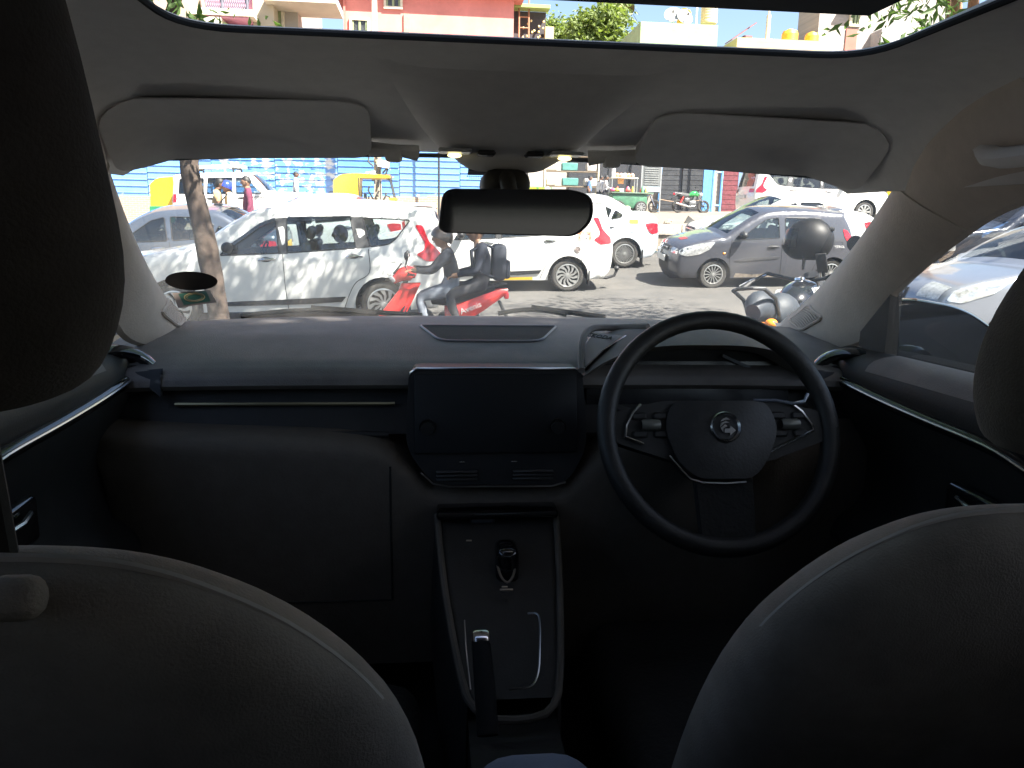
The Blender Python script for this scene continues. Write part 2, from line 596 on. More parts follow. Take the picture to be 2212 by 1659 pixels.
tree('street_tree', 'leaning brown street tree trunk just beyond the windscreen on the left', b0, pts, rad, blobs, 36000, 0.13, M_bark, M_leaf,
     limbs=[([top + Vector((-.2, -.1, .5)), top + Vector((.3, -.6, 1.4)), (-1.6, 5.2, 4.6), (-1.4, 4.0, 5.3)], [.05, .045, .035, .015]),
            ([top + Vector((-.4, -.15, 1.2)), (-3.0, 6.8, 3.6), (-3.5, 6.4, 4.2)], [.045, .03, .012]),
            ([top + Vector((-.25, -.1, .7)), top + Vector((-.7, -.4, .9)), q0 + Vector((-.3, 0, .25))], [.03, .02, .008])], group='street trees beside the parked car')
# ---- sunlit trunk seen through the driver's window, right
YR = 8.8
rp_ = [unp(x, y, YR) for x, y in ((1962, 700), (1966, 640), (1974, 585), (1984, 520), (1996, 440))]
b1 = Vector((rp_[0].x - .02, YR, road_z(rp_[0].x, YR) - 0.05))
top = rp_[-1]
pts = [b1, b1 + Vector((0, 0, .4))] + rp_ + [top + Vector((.1, -.1, .8)), top + Vector((.0, -.2, 1.8)), top + Vector((-.1, -.1, 3.0))]
rad = [.18, .14, .133, .128, .12, .115, .105, .09, .065, .03]
q1 = unp(2010, 15, 6.2); q2 = unp(1950, 30, 6.6); q3 = unp(2080, 30, 5.6)
blobs = [(q1.x + .1, q1.y, q1.z + .15, .42, .5, .3), (q2.x + .08, q2.y, q2.z + .1, .26, .4, .34), (q3.x + .1, q3.y, q3.z + .1, .5, .5, .4), (q1.x + .15, q1.y + .4, q1.z + .02, .45, .5, .36), (q1.x + .05, q1.y - .2, q1.z + .05, .4, .4, .28), (q2.x + .3, q2.y + .3, q2.z - .25, .2, .3, .2),
         (5.2, 7.2, 4.6, 1.6, 1.6, .9), (4.2, 8.4, 5.6, 1.7, 1.6, .9), (6.6, 7.0, 5.4, 1.9, 1.8, 1.1), (5.4, 9.4, 5.2, 1.5, 1.3, .9), (3.4, 6.2, 5.4, 1.5, 1.5, .8), (2.4, 4.8, 5.4, 1.6, 1.6, .8), (4.6, 5.4, 5.6, 1.7, 1.5, .9), (2.1, 6.5, 5.6, 1.4, 1.1, .7), (3.0, 7.0, 5.6, 1.2, 1.0, .7)]  # last two clumps added out of view to shade the scooter
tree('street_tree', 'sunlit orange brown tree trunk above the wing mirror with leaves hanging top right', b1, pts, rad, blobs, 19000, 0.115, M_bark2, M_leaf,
     limbs=[([top + Vector((.05, -.1, .6)), (4.4, 6.6, 3.6), (3.4, 6.0, 5.0)], [.05, .04, .015]), ([top + Vector((.1, -.1, .9)), (6.0, 7.2, 4.0), (6.6, 7.0, 5.2)], [.05, .04, .015]),
            ([top + Vector((.05, -.1, .5)), (q1.x + .4, q1.y + .4, q1.z + .2), (q1.x, q1.y, q1.z + .1)], [.03, .02, .008])], group='street trees beside the parked car', droop=0.7)
# sprout leaves on the two trunks
sp = MB()
# ---- unseen tree added behind the car, its crown packed to shade the cabin
b2 = Vector((5.4, -3.0, road_z(5.4, -3.0) - .05))
tree('street_tree', 'unseen tree added behind the right of the parked car for shade', b2,
     [b2, b2 + Vector((0, 0, .5)), b2 + Vector((.1, 0, 2)), b2 + Vector((-.1, .1, 3.4)), b2 + Vector((-.2, .1, 5.2))], [.2, .16, .14, .11, .04],
     [(5.4, -3.0, 6.4, 2.2, 1.8, 1.3), (2.5, -2.55, 6.0, 1.7, 1.25, .9), (3.6, -2.2, 6.0, 1.5, 1.2, .9), (4.6, -2.0, 6.0, 1.3, 1.2, .9), (2.6, -3.6, 6.2, 2.0, 1.4, 1.0), (1.6, -2.5, 5.8, 1.1, 1.0, .6)] + [(2.4, -1.65, 6.0, 1.5, .55, .5), (3.4, -1.6, 6.1, 1.0, .5, .5)] * 9, 48000, 0.16, M_bark, M_leaf,
     limbs=[([b2 + Vector((0, 0, 3)), (4.4, -2.6, 4.8), (3.0, -2.5, 5.8)], [.07, .05, .02]), ([b2 + Vector((0, 0, 3)), (4.9, -2.4, 4.8), (4.6, -2.0, 5.8)], [.07, .05, .02])], group='street trees beside the parked car', asp=0.45)

# ---- far trees behind the houses
def far_tree(px, py, Y, label, rr):
    c = unp(px, py, Y)
    g = lot_z(c.x, Y)
    B = Vector((c.x, Y, g))
    bl = [(c.x, Y, c.z, rr * .62, rr * .62, rr * .62)]
    for i in range(16):
        a = i * 2.4
        bl.append((c.x + math.cos(a) * rr * .6 * random.uniform(.5, 1.1), Y + math.sin(a) * rr * .6, c.z + random.uniform(-.75, .7) * rr, rr * random.uniform(.22, .4), rr * .35, rr * random.uniform(.2, .34)))
    return tree('broadleaf_tree', label, B, [B, B + Vector((0, 0, 2)), B + Vector((.2, 0, (c.z - g) * .6)), c], [.35, .3, .22, .08], bl, 5200, 0.42, M_bark, M_leaf2, 0.5)
far_tree(1290, 52, 60, 'green leafy treetop rising against the sky right of the pink house', 1.9)
far_tree(1196, 66, 75, 'tiny far treetop beside the pink house balcony', 1.1)
# palm
c = unp(1328, -12, 64); g = lot_z(c.x, 64); B = Vector((c.x, 64, g))
palm = thing('palm_tree', 'tall palm with a thin trunk and hanging dry fronds behind the leafy treetop', 'palm tree', B)
obj('trunk', knobbly([(0, 0, 0), (0.1, 0, 6), (0, 0, 12), (0, 0, c.z - g)], [.32, .26, .22, .2], 10, 8, .12), M_bark, palm, 60)
cr = MB()
for i in range(30):
    a = i * 2.399; el = random.uniform(-.9, .7)
    prev = None
    Ln = random.uniform(1.6, 2.5)
    for k in range(7):
        s = k / 6
        p = Vector((math.cos(a) * Ln * s, math.sin(a) * Ln * s, c.z - g + math.sin(el) * Ln * s * .7 - 1.5 * s * s))
        if prev is not None:
            for sd_ in (-1, 1):
                sidev = Vector((-math.sin(a), math.cos(a), -.5)) * sd_ * .55 * math.sin(PI * min(1, s + .15))
                cr.add([prev, p, p + sidev * .9, prev + sidev * .7], [(0, 1, 2, 3)])
        prev = p
obj('crown', cr, mat('dry_frond', (0.16, 0.13, 0.05), 0.8, col2=(0.08, 0.09, 0.03), vscale=1.5), palm, 0)

# ================================================================= fence
M_blue = mat('blue_sheet', (0.12, 0.31, 0.70), 0.45, var=0.1, vscale=2)
def patchy(m, c, lo=0.60, hi=0.66, sc=(2.2, 1, 3.2)):
    t = m.node_tree; b = t.nodes['Principled BSDF']
    lk = b.inputs['Base Color'].links[0].from_socket
    tc = t.nodes.new('ShaderNodeTexCoord'); mp = t.nodes.new('ShaderNodeMapping'); mp.inputs['Scale'].default_value = sc
    n = t.nodes.new('ShaderNodeTexNoise'); n.inputs['Scale'].default_value = 1.0; n.inputs['Detail'].default_value = 5; n.inputs['Roughness'].default_value = .6
    t.links.new(tc.outputs['Object'], mp.inputs['Vector']); t.links.new(mp.outputs[0], n.inputs['Vector'])
    rp = t.nodes.new('ShaderNodeValToRGB'); rp.color_ramp.elements[0].position = lo; rp.color_ramp.elements[1].position = hi
    t.links.new(n.outputs['Fac'], rp.inputs['Fac'])
    mx = t.nodes.new('ShaderNodeMix'); mx.data_type = 'RGBA'
    t.links.new(rp.outputs['Color'], mx.inputs['Factor']); t.links.new(lk, mx.inputs['A']); mx.inputs['B'].default_value = (*c, 1)
    t.links.new(mx.outputs['Result'], b.inputs['Base Color'])
    return m
patchy(M_blue, (0.75, 0.76, 0.76))
M_blue2 = patchy(mat('blue_sheet_pale', (0.17, 0.36, 0.72), 0.45, var=0.06, vscale=2), (0.70, 0.72, 0.74), .66, .70)
M_blue3 = patchy(patchy(mat('blue_sheet_worn', (0.13, 0.34, 0.75), 0.45, var=0.1, vscale=2), (0.8, 0.8, 0.8), .52, .58, (2.6, 1, 4)), (0.03, 0.09, 0.2), .62, .65, (1.5, 1, 2.4))
YF = 32.5
fence = thing('sheet_fence', 'long sky blue corrugated sheet fence with peeling posters behind the traffic', 'fence', (0, YF, 0))
pr = MB()
prof = []
H = 3.2
k = 0
z = 0.0
while z < H:
    prof += [(0.0, z), (0.0, z + .20), (-.035, z + .215), (-.035, z + .235), (0, z + .25)]
    z += .25
def panel_mesh(wd):
    m_ = MB()
    m_.grid(lambda u, v: (u * wd, prof[int(round(v * (len(prof) - 1)))][0], prof[int(round(v * (len(prof) - 1)))][1]), 1, len(prof) - 1)
    m_.grid(lambda u, v: (u * wd, 0.03 + prof[int(round(v * (len(prof) - 1)))][0], prof[int(round(v * (len(prof) - 1)))][1]), 1, len(prof) - 1, flip=True)
    return m_.mesh('sheet_panel', 0)
pm = [panel_mesh(2.42)]
for i in range(8):
    x0 = -16.2 + i * 2.45
    me = pm[0].copy()
    me.materials.clear(); me.materials.append([M_blue2, M_blue2, M_blue2, M_blue3, M_blue3, M_blue, M_blue2, M_blue2][i])
    o = bpy.data.objects.new('sheet_panel', me); COL.objects.link(o); o.parent = fence
    o.location = (x0, random.uniform(-.01, .01), lot_hi(x0 + 1.2, YF) + .72)
    if i:
        p = MB(); p.box((0, 0, 0), (.07, .07, 3.9)); q = obj('post', p, mat('fence_post', (.22, .2, .18), .7), fence); q.location = (x0 - .01, .10, lot_hi(x0, YF) + 1.9)
# low brick wall below the fence
M_brick = mat('weathered_brick', (0.42, 0.30, 0.22), 0.95, col2=(0.26, 0.19, 0.14), vscale=18, bump=.6, bscale=30)
t_ = M_brick.node_tree
bt = t_.nodes.new('ShaderNodeTexBrick'); bt.inputs['Scale'].default_value = 3.0
bt.inputs['Color1'].default_value = (.42, .29, .2, 1); bt.inputs['Color2'].default_value = (.33, .24, .17, 1); bt.inputs['Mortar'].default_value = (.5, .43, .35, 1)
bt.inputs['Row Height'].default_value = .25; bt.inputs['Brick Width'].default_value = .7; bt.inputs['Mortar Size'].default_value = .03
tc_ = t_.nodes.new('ShaderNodeTexCoord'); mp_ = t_.nodes.new('ShaderNodeMapping'); mp_.inputs['Rotation'].default_value = (R(90), 0, 0)
t_.links.new(tc_.outputs['Object'], mp_.inputs[0]); t_.links.new(mp_.outputs[0], bt.inputs['Vector'])
t_.links.new(bt.outputs['Color'], t_.nodes['Principled BSDF'].inputs['Base Color'])
mb = MB()
for i in range(10):
    x0 = -16.4 + i * 2
    mb.box((x0 + 1, 0, lot_hi(x0 + 1, YF) + .02), (2.0, .22, 1.5))
tag(obj('brick_wall', mb, M_brick), 'low weathered brick wall under the blue sheet fence', 'wall').location = (0, YF, 0)

# concrete electricity pole with notices in front of the fence
M_conc = mat('pole_concrete', (.42, .36, .29), .95, var=.2, vscale=5, bump=.4)
p = unp(817, 440, 30.5); g = lot_z(p.x, 30.5)
pole = thing('electricity_pole', 'concrete pole with white notices and black cable junk in front of the blue fence', 'pole', (p.x, 30.5, g))
mb = MB(); mb.tube([(0, 0, -.1), (0, 0, 3), (-.03, 0, 8.6)], [.19, .175, .12], 4, up=(.7, .7, 0)); obj('shaft', mb, M_conc, pole, 30)
mb = MB(); mb.box((-.06, -.24, 2.15), (.42, .03, .26), M=RY(8)); mb.box((0, -.2, 1.8), (.4, .03, .16), M=RY(-7)); obj('notice', mb, mat('paper_white', (.7, .7, .68), .7), pole)
mb = MB()
for i in range(14):
    a = random.uniform(-.42, .4); zz = random.uniform(.9, 2.6)
    mb.tube([(a, -.16, zz), (a + random.uniform(-.1, .1), -.22, zz - .15), (a * .5, -.2, zz - random.uniform(.2, .5))], .035, 5)
obj('cable_bundle', mb, mat('cable_black', (.03, .03, .03), .6), pole)['kind'] = 'stuff'
p = unp(948, 400, 31.5); g = lot_z(p.x, 31.5)
mb = MB(); mb.tube([(0, 0, -.1), (0, 0, 5.5)], .045, 8)
tag(obj('thin_pole', mb, mat('dark_steel', (.06, .06, .06), .5, .6)), 'thin dark metal pole against the blue fence beside the mirror', 'pole').location = (p.x, 31.5, g)
p = unp(284, 400, 29); g = lot_z(p.x, 29)

# ================================================================= houses
M_frame = mat('window_frame_cream', (.62, .58, .46), .6)
M_pane = mat('pane_dark', (.05, .055, .06), .12, var=.3, spec=.6)
M_grn = mat('shutter_green', (.24, .30, .16), .5)
def house(name, label, x0, x1, y0, dep, z1, wallm, wins=(), group=None, roofm=None, over=0.0, roofh=.25):
    g = lot_z((x0 + x1) / 2, y0) - .3
    t = thing(name, label, 'building', ((x0 + x1) / 2, y0, g), group=group)
    w_ = x1 - x0; h = z1 - g
    mb = MB(); mb.box((0, dep / 2, h / 2), (w_, dep, h)); obj('wall', mb, wallm, t, 30)
    mb = MB(); mb.box((0, dep / 2, h + roofh / 2 + .003), (w_ + 2 * over, dep + 2 * over, roofh)); obj('roof', mb, roofm or wallm, t, 30)
    for (a, b, c, d) in wins:
        cx, cz = (a + b) / 2 - (x0 + x1) / 2, (c + d) / 2 - g
        ww, hh = b - a, d - c
        f = MB()
        fw = .13
        for sx_ in (-1, 1):
            f.box((cx + sx_ * (ww / 2 - fw / 2), -.06, cz), (fw, .16, hh))
            f.box((cx, -.062, cz + sx_ * (hh / 2 - fw / 2)), (ww - 2 * fw, .156, fw))
        fo = obj('window', f, M_frame, t, 30)
        q = MB(); q.box((cx, -.012, cz), (ww - .2, .02, hh - .2)); obj('pane', q, M_pane, fo, 30)
        q = MB()
        q.box((cx, -.06, cz), (.12, .06, hh - 2 * fw))
        for s_ in (-1, 1):
            q.box((cx + s_ * (ww / 2 - fw - .05), -.055, cz), (.1, .05, hh - 2 * fw))
        obj('shutter_frame', q, M_grn, fo, 30)
        q = MB()
        for k in range(int(ww / .16)):
            q.tube([(cx - ww / 2 + .14 + k * .16, -.04, cz - hh / 2 + fw), (cx - ww / 2 + .14 + k * .16, -.04, cz + hh / 2 - fw)], .013, 4)
        obj('grille', q, mat('grille_dark', (.09, .09, .08), .5), fo, 30)
    return t, g

def stucco(name, c, v=.08):
    return mat(name, c, .9, var=v, vscale=.8, bump=.3, bscale=25)
M_pink = stucco('pink_render', (.62, .23, .20))
Yh = 46.0
a, b = unp(745, 30, Yh), unp(1110, 30, Yh)
zt = unp(900, 3, Yh).z
w1a, w1b = unp(829, 0, Yh), unp(870, 20, Yh)
w2a, w2b = unp(755, 38, Yh), unp(799, 60, Yh)
t, g = house('pink_house', 'salmon pink plastered house with cream framed windows seen through the sunroof', a.x, b.x, Yh, 9, zt + .35, M_pink,
      [(w1a.x, w1b.x, unp(850, 20, Yh).z, unp(850, 20, Yh).z + 1.7), (w2a.x, w2b.x, w2a.z - 1.6, w2a.z)], over=.55, roofh=.35)
mb = MB(); p1, p2 = unp(876, 30, Yh), unp(881, 75, Yh); mb.box(((p1.x + p2.x) / 2 - (a.x + b.x) / 2, -.05, (p1.z + p2.z) / 2 - g), (.32, .1, p1.z - p2.z)); obj('wall_patch', mb, mat('grey_patch', (.3, .26, .2), .9), t)
mb = MB(); mb.box((-(b.x - a.x) / 2 - .02, -.05, (zt - g) / 2), (.12, .12, zt - g)); obj('drain_pipe', mb, mat('pipe_pink', (.5, .16, .13), .6), t)
# balcony block on the right of the pink house with ladder and pots
c0, c1 = unp(1112, 40, Yh), unp(1163, 40, Yh)
t, g = house('balcony_house', 'narrow balcony bay with ladder and hanging lights right of the pink house', c0.x + .05, c1.x + .9, Yh + 1.6, 4, zt - 2.6, stucco('olive_wall', (.36, .36, .2)))
mb = MB()
cx = (c0.x + c1.x) / 2 + .45
lx = unp(1138, 20, Yh).x - (c0.x + c1.x + .95) / 2
for s_ in (-.28, .28):
    mb.tube([(lx + s_, -.6, zt - g - 3.4), (lx + s_, -.1, zt - g + 1.2)], .05, 6)
for k in range(8):
    mb.tube([(lx - .28, -.6 + k * .07, zt - g - 3.2 + k * .6), (lx + .28, -.6 + k * .07, zt - g - 3.2 + k * .6)], .04, 6)
obj('ladder', mb, mat('ladder_wood', (.34, .17, .1), .8), t)
mb = MB()
for k in range(22):
    mb.ball((random.uniform(-.85, .7), -.12, zt - g - 2.7 + random.uniform(-.2, 2.6) ), .07, 6, 4)
obj('garland', mb, mat('garland_yellow', (.75, .6, .3), .6), t)['kind'] = 'stuff'
mb = MB(); mb.box((-.1, .2, zt - g - 1.2), (1.9, .1, 2.8)); obj('back_panel', mb, mat('balcony_dark', (.05, .045, .05), .8), t)
mb = MB(); mb.box((1.0, -.25, zt - g - 1.8), (.5, .5, 2.2)); obj('parapet', mb, stucco('parapet_cream', (.5, .42, .22)), t)
mb = MB(); mb.box((-.1, -.25, zt - g - 2.75), (1.8, .5, .22)); obj('slab', mb, stucco('slab_green', (.3, .42, .14)), t); mb = MB(); mb.box((-.1, -.1, zt - g + .35), (2.2, .9, .18)); obj('slab', mb, stucco('slab_green', (.3, .42, .14)), t)

# left group: pink/cream balcony house, cream block, grey unfinished block
Yl = 36.0
M_cream = stucco('cream_render', (.42, .37, .28)); M_greyw = stucco('grey_cement', (.33, .31, .28)); M_pk2 = stucco('rose_render', (.62, .30, .42)); M_tan = stucco('tan_render', (.36, .27, .21))
xa, xb, xc, xd = unp(400, 20, Yl).x, unp(427, 20, Yl).x, unp(535, 20, Yl).x, unp(582, 20, Yl).x
zs = unp(480, 22, Yl).z
wq0, wq1 = unp(407, 12, Yl), unp(421, 12, Yl)
t, g = house('tan_house', 'tan plastered house with a tall grey window behind the leaves top left', xa - 6, xb, Yl + .5, 8, zs + 4, M_tan, [(wq0.x, wq1.x, zs - 2.0, zs + .1)])
t, g = house('rose_house', 'rose and coral house with a cream framed bay and wrought iron balcony', xb + .02, xc, Yl + 1.2, 8, zs + 3.6, M_pk2)
mx_ = (xb + .02 + xc) / 2
cb0, cb1 = unp(441, 40, Yl).x - mx_, unp(478, 40, Yl).x - mx_
mb = MB(); mb.box(((cb0 + cb1) / 2, -.6, (zs - g) / 2 - .3), (cb1 - cb0, 1.2, zs - g - .6)); obj('bay', mb, stucco('coral_render', (.64, .26, .23)), t)
mb = MB()
mb.box((cb0 - .18, -.62, (zs - g) / 2 - .3), (.34, 1.3, zs - g - .6)); mb.box((cb1 + .18, -.62, (zs - g) / 2 - .3), (.34, 1.3, zs - g - .6)); mb.box(((cb0 + cb1) / 2, -.62, zs - g - .45), (cb1 - cb0, 1.3, .32))
mb.box(((cb0 + cb1) / 2 + .4, -.55, zs - g - .08), (cb1 - cb0 + 1.9, 1.5, .26)); obj('bay_trim', mb, mat('trim_cream', (.62, .57, .46), .8), t, 30)
mb = MB()
bx0, bx1 = cb1 - .6, (xc - xb) / 2 - .05
for k in range(22):
    x = bx0 + (bx1 - bx0) * k / 21
    pts_ = [(x, -1.1, zs - g + .1), (x + .09, -1.1, zs - g + .45), (x - .09, -1.1, zs - g + .8), (x, -1.1, zs - g + 1.15)]
    mb.tube(pts_, .018, 4); mb.tube([(2 * x - q[0], q[1], q[2]) for q in pts_], .018, 4)
mb.tube([(bx0, -1.1, zs - g + 1.15), (bx1, -1.1, zs - g + 1.15)], .035, 5); mb.tube([(bx1, -1.1, zs - g), (bx1, -1.1, zs - g + 1.6)], .07, 6); mb.tube([((bx0 + bx1) / 2 - .2, -1.1, zs - g), ((bx0 + bx1) / 2 - .2, -1.1, zs - g + 1.4)], .07, 6)
obj('balcony_railing', mb, mat('wrought_iron', (.10, .10, .13), .5), t)
mb = MB(); mb.box(((bx0 + bx1) / 2, -.6, zs - g - .12), (bx1 - bx0 + .1, 1.14, .3)); obj('balcony_slab', mb, M_pk2, t)
t, g = house('cream_block', 'plain cream rendered house wall left of the sky gap', xc + .02, xd, Yl + .9, 9, zs + 5, M_cream)
xe = unp(626, 10, Yl).x
r0, r1 = unp(589, 8, Yl + 2), unp(604, 8, Yl + 2)
t, g = house('grey_block', 'grey cement house with a washing line window and jutting roof slab', xd + .02, xe, Yl + 2, 8, zs + 5.5, M_greyw, [(r0.x, r1.x + .2, zs - .5, zs + 1.3)])
mxx = (xd + .02 + xe) / 2
mb = MB(); mb.box((.8, -.5, unp(640, 3, Yl).z - g + .2), (xe - xd + 2.2, 2.6, .3)); obj('roof_slab', mb, stucco('slab_cream', (.48, .45, .38)), t)
mb = MB(); mb.box((r0.x - mxx - .2, -.18, zs - g + .55), (.6, .04, .8)); obj('cloth', mb, mat('red_cloth', (.7, .12, .14), .8), t)

# green house with tanks and dishes
Yg = 44.0
ga, gb, gtop = unp(1384, 60, Yg), unp(1551, 60, Yg), unp(1460, 50, Yg).z
M_gr = mat('pale_green_render', (.30, .42, .23), .9, var=.1, vscale=1.6, bump=.3, bscale=25)
house('green_house', 'pale green flat roofed house carrying water tanks and dishes', ga.x, gb.x, Yg, 8, gtop - .2, M_gr, roofh=.2)
def tank(px0, px1, py0, py1, Y, m, label, conical=False):
    a_, b_ = unp(px0, py1, Y), unp(px1, py1, Y)
    zt_, zb_ = unp(px0, py0, Y).z, a_.z
    r = (b_.x - a_.x) / 2; h = zt_ - zb_
    mb = MB()
    pf = [(0, 0), (r * .98, 0), (r, .05)]
    nr = 7
    top = .72 if not conical else .62
    for k in range(nr):
        z0 = .08 + (h * top - .08) * k / nr; z1 = .08 + (h * top - .08) * (k + .6) / nr
        pf += [(r, z0), (r, z1), (r * .965, z1 + .03), (r * .965, .08 + (h * top - .08) * (k + 1) / nr - .03)]
    pf += [(r, h * top), (r * .85, h * .86), (r * .4, h * .95), (r * .38, h), (0, h)]
    mb.lathe(pf, 24)
    o = obj('water_tank', mb, m, None, 35)
    o.location = ((a_.x + b_.x) / 2, Y + r * .2, zb_)
    tag(o, label, 'water tank')
    return o
M_yel = mat('tank_yellow', (.85, .45, .04), .5, var=.1, vscale=3)
M_ivory = mat('tank_ivory', (.62, .52, .32), .55, var=.1, vscale=3)
tank(1463, 1492, 17, 50, Yg + 1.6, M_yel, 'round yellow water tank between the two dishes on the green roof')
tank(1515, 1549, -14, 50, Yg + 2, M_ivory, 'tall ribbed cream water tank at the right end of the green roof')
def dish(px, py, rr, Y, label, turn):
    c = unp(px, py, Y); zb = gtop
    t = thing('satellite_dish', label, 'satellite dish', (c.x, Y, zb), (0, 0, R(turn)), 'satellite dishes on the green roof')
    hh = c.z - zb
    mb = MB()
    pf = [(rr * k / 8, .18 * rr * (k / 8) ** 2) for k in range(9)]
    mb.lathe(pf, 24, M=T(0, 0, hh) @ RX(62)); mb.lathe([(r_, z_ - .015) for r_, z_ in pf], 24, M=T(0, 0, hh) @ RX(62))
    obj('reflector', mb, mat('dish_grey', (.38, .38, .36), .5), t, 60)
    mb = MB(); mb.tube([(0, 0, hh), (0, -.1, hh * .5), (-.2, -.1, 0)], .03, 6); mb.tube([(0, -.1, hh * .5), (.25, -.1, 0)], .03, 6); obj('mast', mb, mat('white_steel', (.7, .7, .7), .5), t)
    mb = MB(); mb.tube([(0, -.1, hh - rr * .8), (0, -rr * .9, hh + .05)], .02, 6); mb.box((0, -rr * .9, hh + .08), (.09, .14, .12)); obj('feed_arm', mb, mat('dark_steel', (.06, .06, .06), .5, .6), t)
dish(1454, 33, .48, Yg + .8, 'grey satellite dish standing free left of the yellow tank', -18)
dish(1478, 38, .48, Yg + .7, 'grey satellite dish standing in front of the yellow tank', 12)
p = unp(1505, 30, Yg + 1); mb = MB(); mb.tube([(0, 0, 0), (0, 0, 2.6)], .05, 6)
tag(obj('vent_pipe', mb, mat('white_steel', (.7, .7, .7), .5)), 'white vent pipe beside the cream tank on the green roof', 'pipe').location = (p.x, Yg + 1, gtop)
# cream flat house with two squat tanks
ca, cb = unp(1592, 95, 45), unp(1793, 95, 45)
czt = unp(1690, 85, 45).z
house('cream_house', 'cream flat roofed house carrying two squat yellow tanks', ca.x, cb.x, 45, 8, czt - .2, stucco('butter_render', (.50, .39, .22)), roofh=.2)
tank(1690, 1723, 62, 90, 46, M_yel, 'squat yellow water tank nearer the white pole on the cream roof', True)
tank(1740, 1768, 68, 92, 46, M_yel, 'squat yellow water tank nearer the grey house on the cream roof', True)
p = unp(1659, 60, 45.6); mb = MB(); mb.tube([(0, 0, 0), (0, 0, 1.4)], .13, 8); mb.tube([(0, 0, 1.4), (-.1, 0, 4.6)], .05, 6)
tag(obj('roof_pole', mb, mat('ivory_paint', (.6, .52, .36), .6)), 'cream pole with a thin mast on the cream roof', 'pole').location = (p.x, 45.6, czt)
mb = MB(); c = unp(1600, 72, 47); mb.box((0, 0, 0), (1.7, 1.2, .06), M=RY(-35)); mb.box((.3, 0, -.5), (.5, .9, .6))
tag(obj('tin_canopy', mb, mat('maroon_tin', (.20, .10, .10), .5)), 'tilted maroon tin canopy edge between the green and cream houses', 'canopy').location = c
# grey stone clad house on the right
Ys = 47.0
sa, sb = unp(1768, 60, Ys), unp(2060, 60, Ys)
M_stone = mat('stone_cladding', (.30, .28, .265), .85, var=.2, vscale=3, bump=.5, bscale=20)
t_ = M_stone.node_tree
bt = t_.nodes.new('ShaderNodeTexBrick'); bt.inputs['Scale'].default_value = 2.2
bt.inputs['Color1'].default_value = (.34, .31, .29, 1); bt.inputs['Color2'].default_value = (.24, .23, .22, 1); bt.inputs['Mortar'].default_value = (.3, .28, .27, 1)
bt.inputs['Row Height'].default_value = .22; bt.inputs['Brick Width'].default_value = 1.1; bt.inputs['Mortar Size'].default_value = .015
tc_ = t_.nodes.new('ShaderNodeTexCoord'); mp_ = t_.nodes.new('ShaderNodeMapping'); mp_.inputs['Rotation'].default_value = (R(90), 0, 0)
t_.links.new(tc_.outputs['Object'], mp_.inputs[0]); t_.links.new(mp_.outputs[0], bt.inputs['Vector'])
t_.links.new(bt.outputs['Color'], t_.nodes['Principled BSDF'].inputs['Base Color'])
wa, wb = unp(1836, 22, Ys), unp(1856, 22, Ys)
t, g = house('stone_house', 'tall grey stone clad house with a slim window and brick red panel', sa.x, sb.x, Ys, 2.8, unp(1850, -60, Ys).z, M_stone, [(wa.x, wb.x + .15, unp(1845, 58, Ys).z, unp(1845, 16, Ys).z)])
mxx = (sa.x + sb.x) / 2
mb = MB(); p0, p1 = unp(1828, 62, Ys), unp(1848, 100, Ys); zz0 = p1.z - 3; mb.box(((p0.x + p1.x) / 2 - mxx, -.02, (p0.z + zz0) / 2 - g), (p1.x - p0.x, .09, p0.z - zz0)); obj('panel', mb, stucco('brick_red_panel', (.36, .14, .11)), t)
mb = MB(); mb.box((wa.x + .25 - mxx, -.3, unp(1845, 12, Ys).z - g), (1.5, .6, .12)); obj('sunshade', mb, stucco('shade_grey', (.3, .29, .27)), t)
p0 = unp(1878, 72, Ys); mb = MB(); mb.box((p0.x - mxx + 1.5, -.6, p0.z - g - 3), (2.8, 1.2, 6)); obj('porch', mb, stucco('porch_grey', (.34, .34, .35)), t)

# ================================================================= shops across the road (right)
Yw = 39.5
shop = thing('shop_row', 'dark shuttered shop fronts behind the footpath stall', 'building', (0, Yw, 0))
def pxr(p0, p1, y0, y1, Y):
    a_, b_ = unp(p0, y1, Y), unp(p1, y0, Y)
    return a_.x, b_.x, a_.z, b_.z
def shop_box(name, p0, p1, zlo, zhi, m, Y=Yw, th=.12):
    x0, x1 = unp(p0, 430, Y).x, unp(p1, 430, Y).x
    g_ = lot_z((x0 + x1) / 2, Y)
    mb = MB(); mb.box(((x0 + x1) / 2, Y - Yw + th / 2, g_ + (zlo + zhi) / 2), (x1 - x0, th, zhi - zlo))
    return obj(name, mb, m, shop, 30), x0, x1, g_
M_shut = mat('shutter_black', (.035, .036, .04), .55, var=.25, vscale=2)
x0 = unp(1040, 430, Yw).x; x1 = unp(2060, 430, Yw).x
mb = MB(); mb.box(((x0 + x1) / 2, 3.2, 3.3), (x1 - x0, 6, 7.0)); obj('wall', mb, stucco('shop_wall', (.32, .28, .24)), shop, 30)
shop_box('panel', 1140, 1222, -.1, 4, stucco('pale_panel', (.52, .48, .42)))
shop_box('panel', 1228, 1310, -.1, 4, mat('shop_dark_inside', (.03, .03, .035), .8), th=.10)  # dark sheet standing in for the shaded inside of the open shop
for k, (a_, b_) in enumerate(((1312, 1352), (1352, 1392))):
    shop_box('shutter', a_, b_ - 1, -.1, 4, mat('shop_dark_inside', (.03, .03, .035), .8), th=.09)
def shutter(p0, p1, m):
    x0, x1 = unp(p0, 430, Yw).x, unp(p1, 430, Yw).x
    g_ = lot_z((x0 + x1) / 2, Yw)
    mb = MB()
    for k in range(28):
        mb.box(((x0 + x1) / 2, .02 - .0, g_ + .06 + k * .12), (x1 - x0 - .04, .1 if k % 2 else .07, .118))
    return obj('shutter', mb, m, shop, 30)
shutter(1420, 1470, M_shut); shutter(1471, 1516, M_shut)
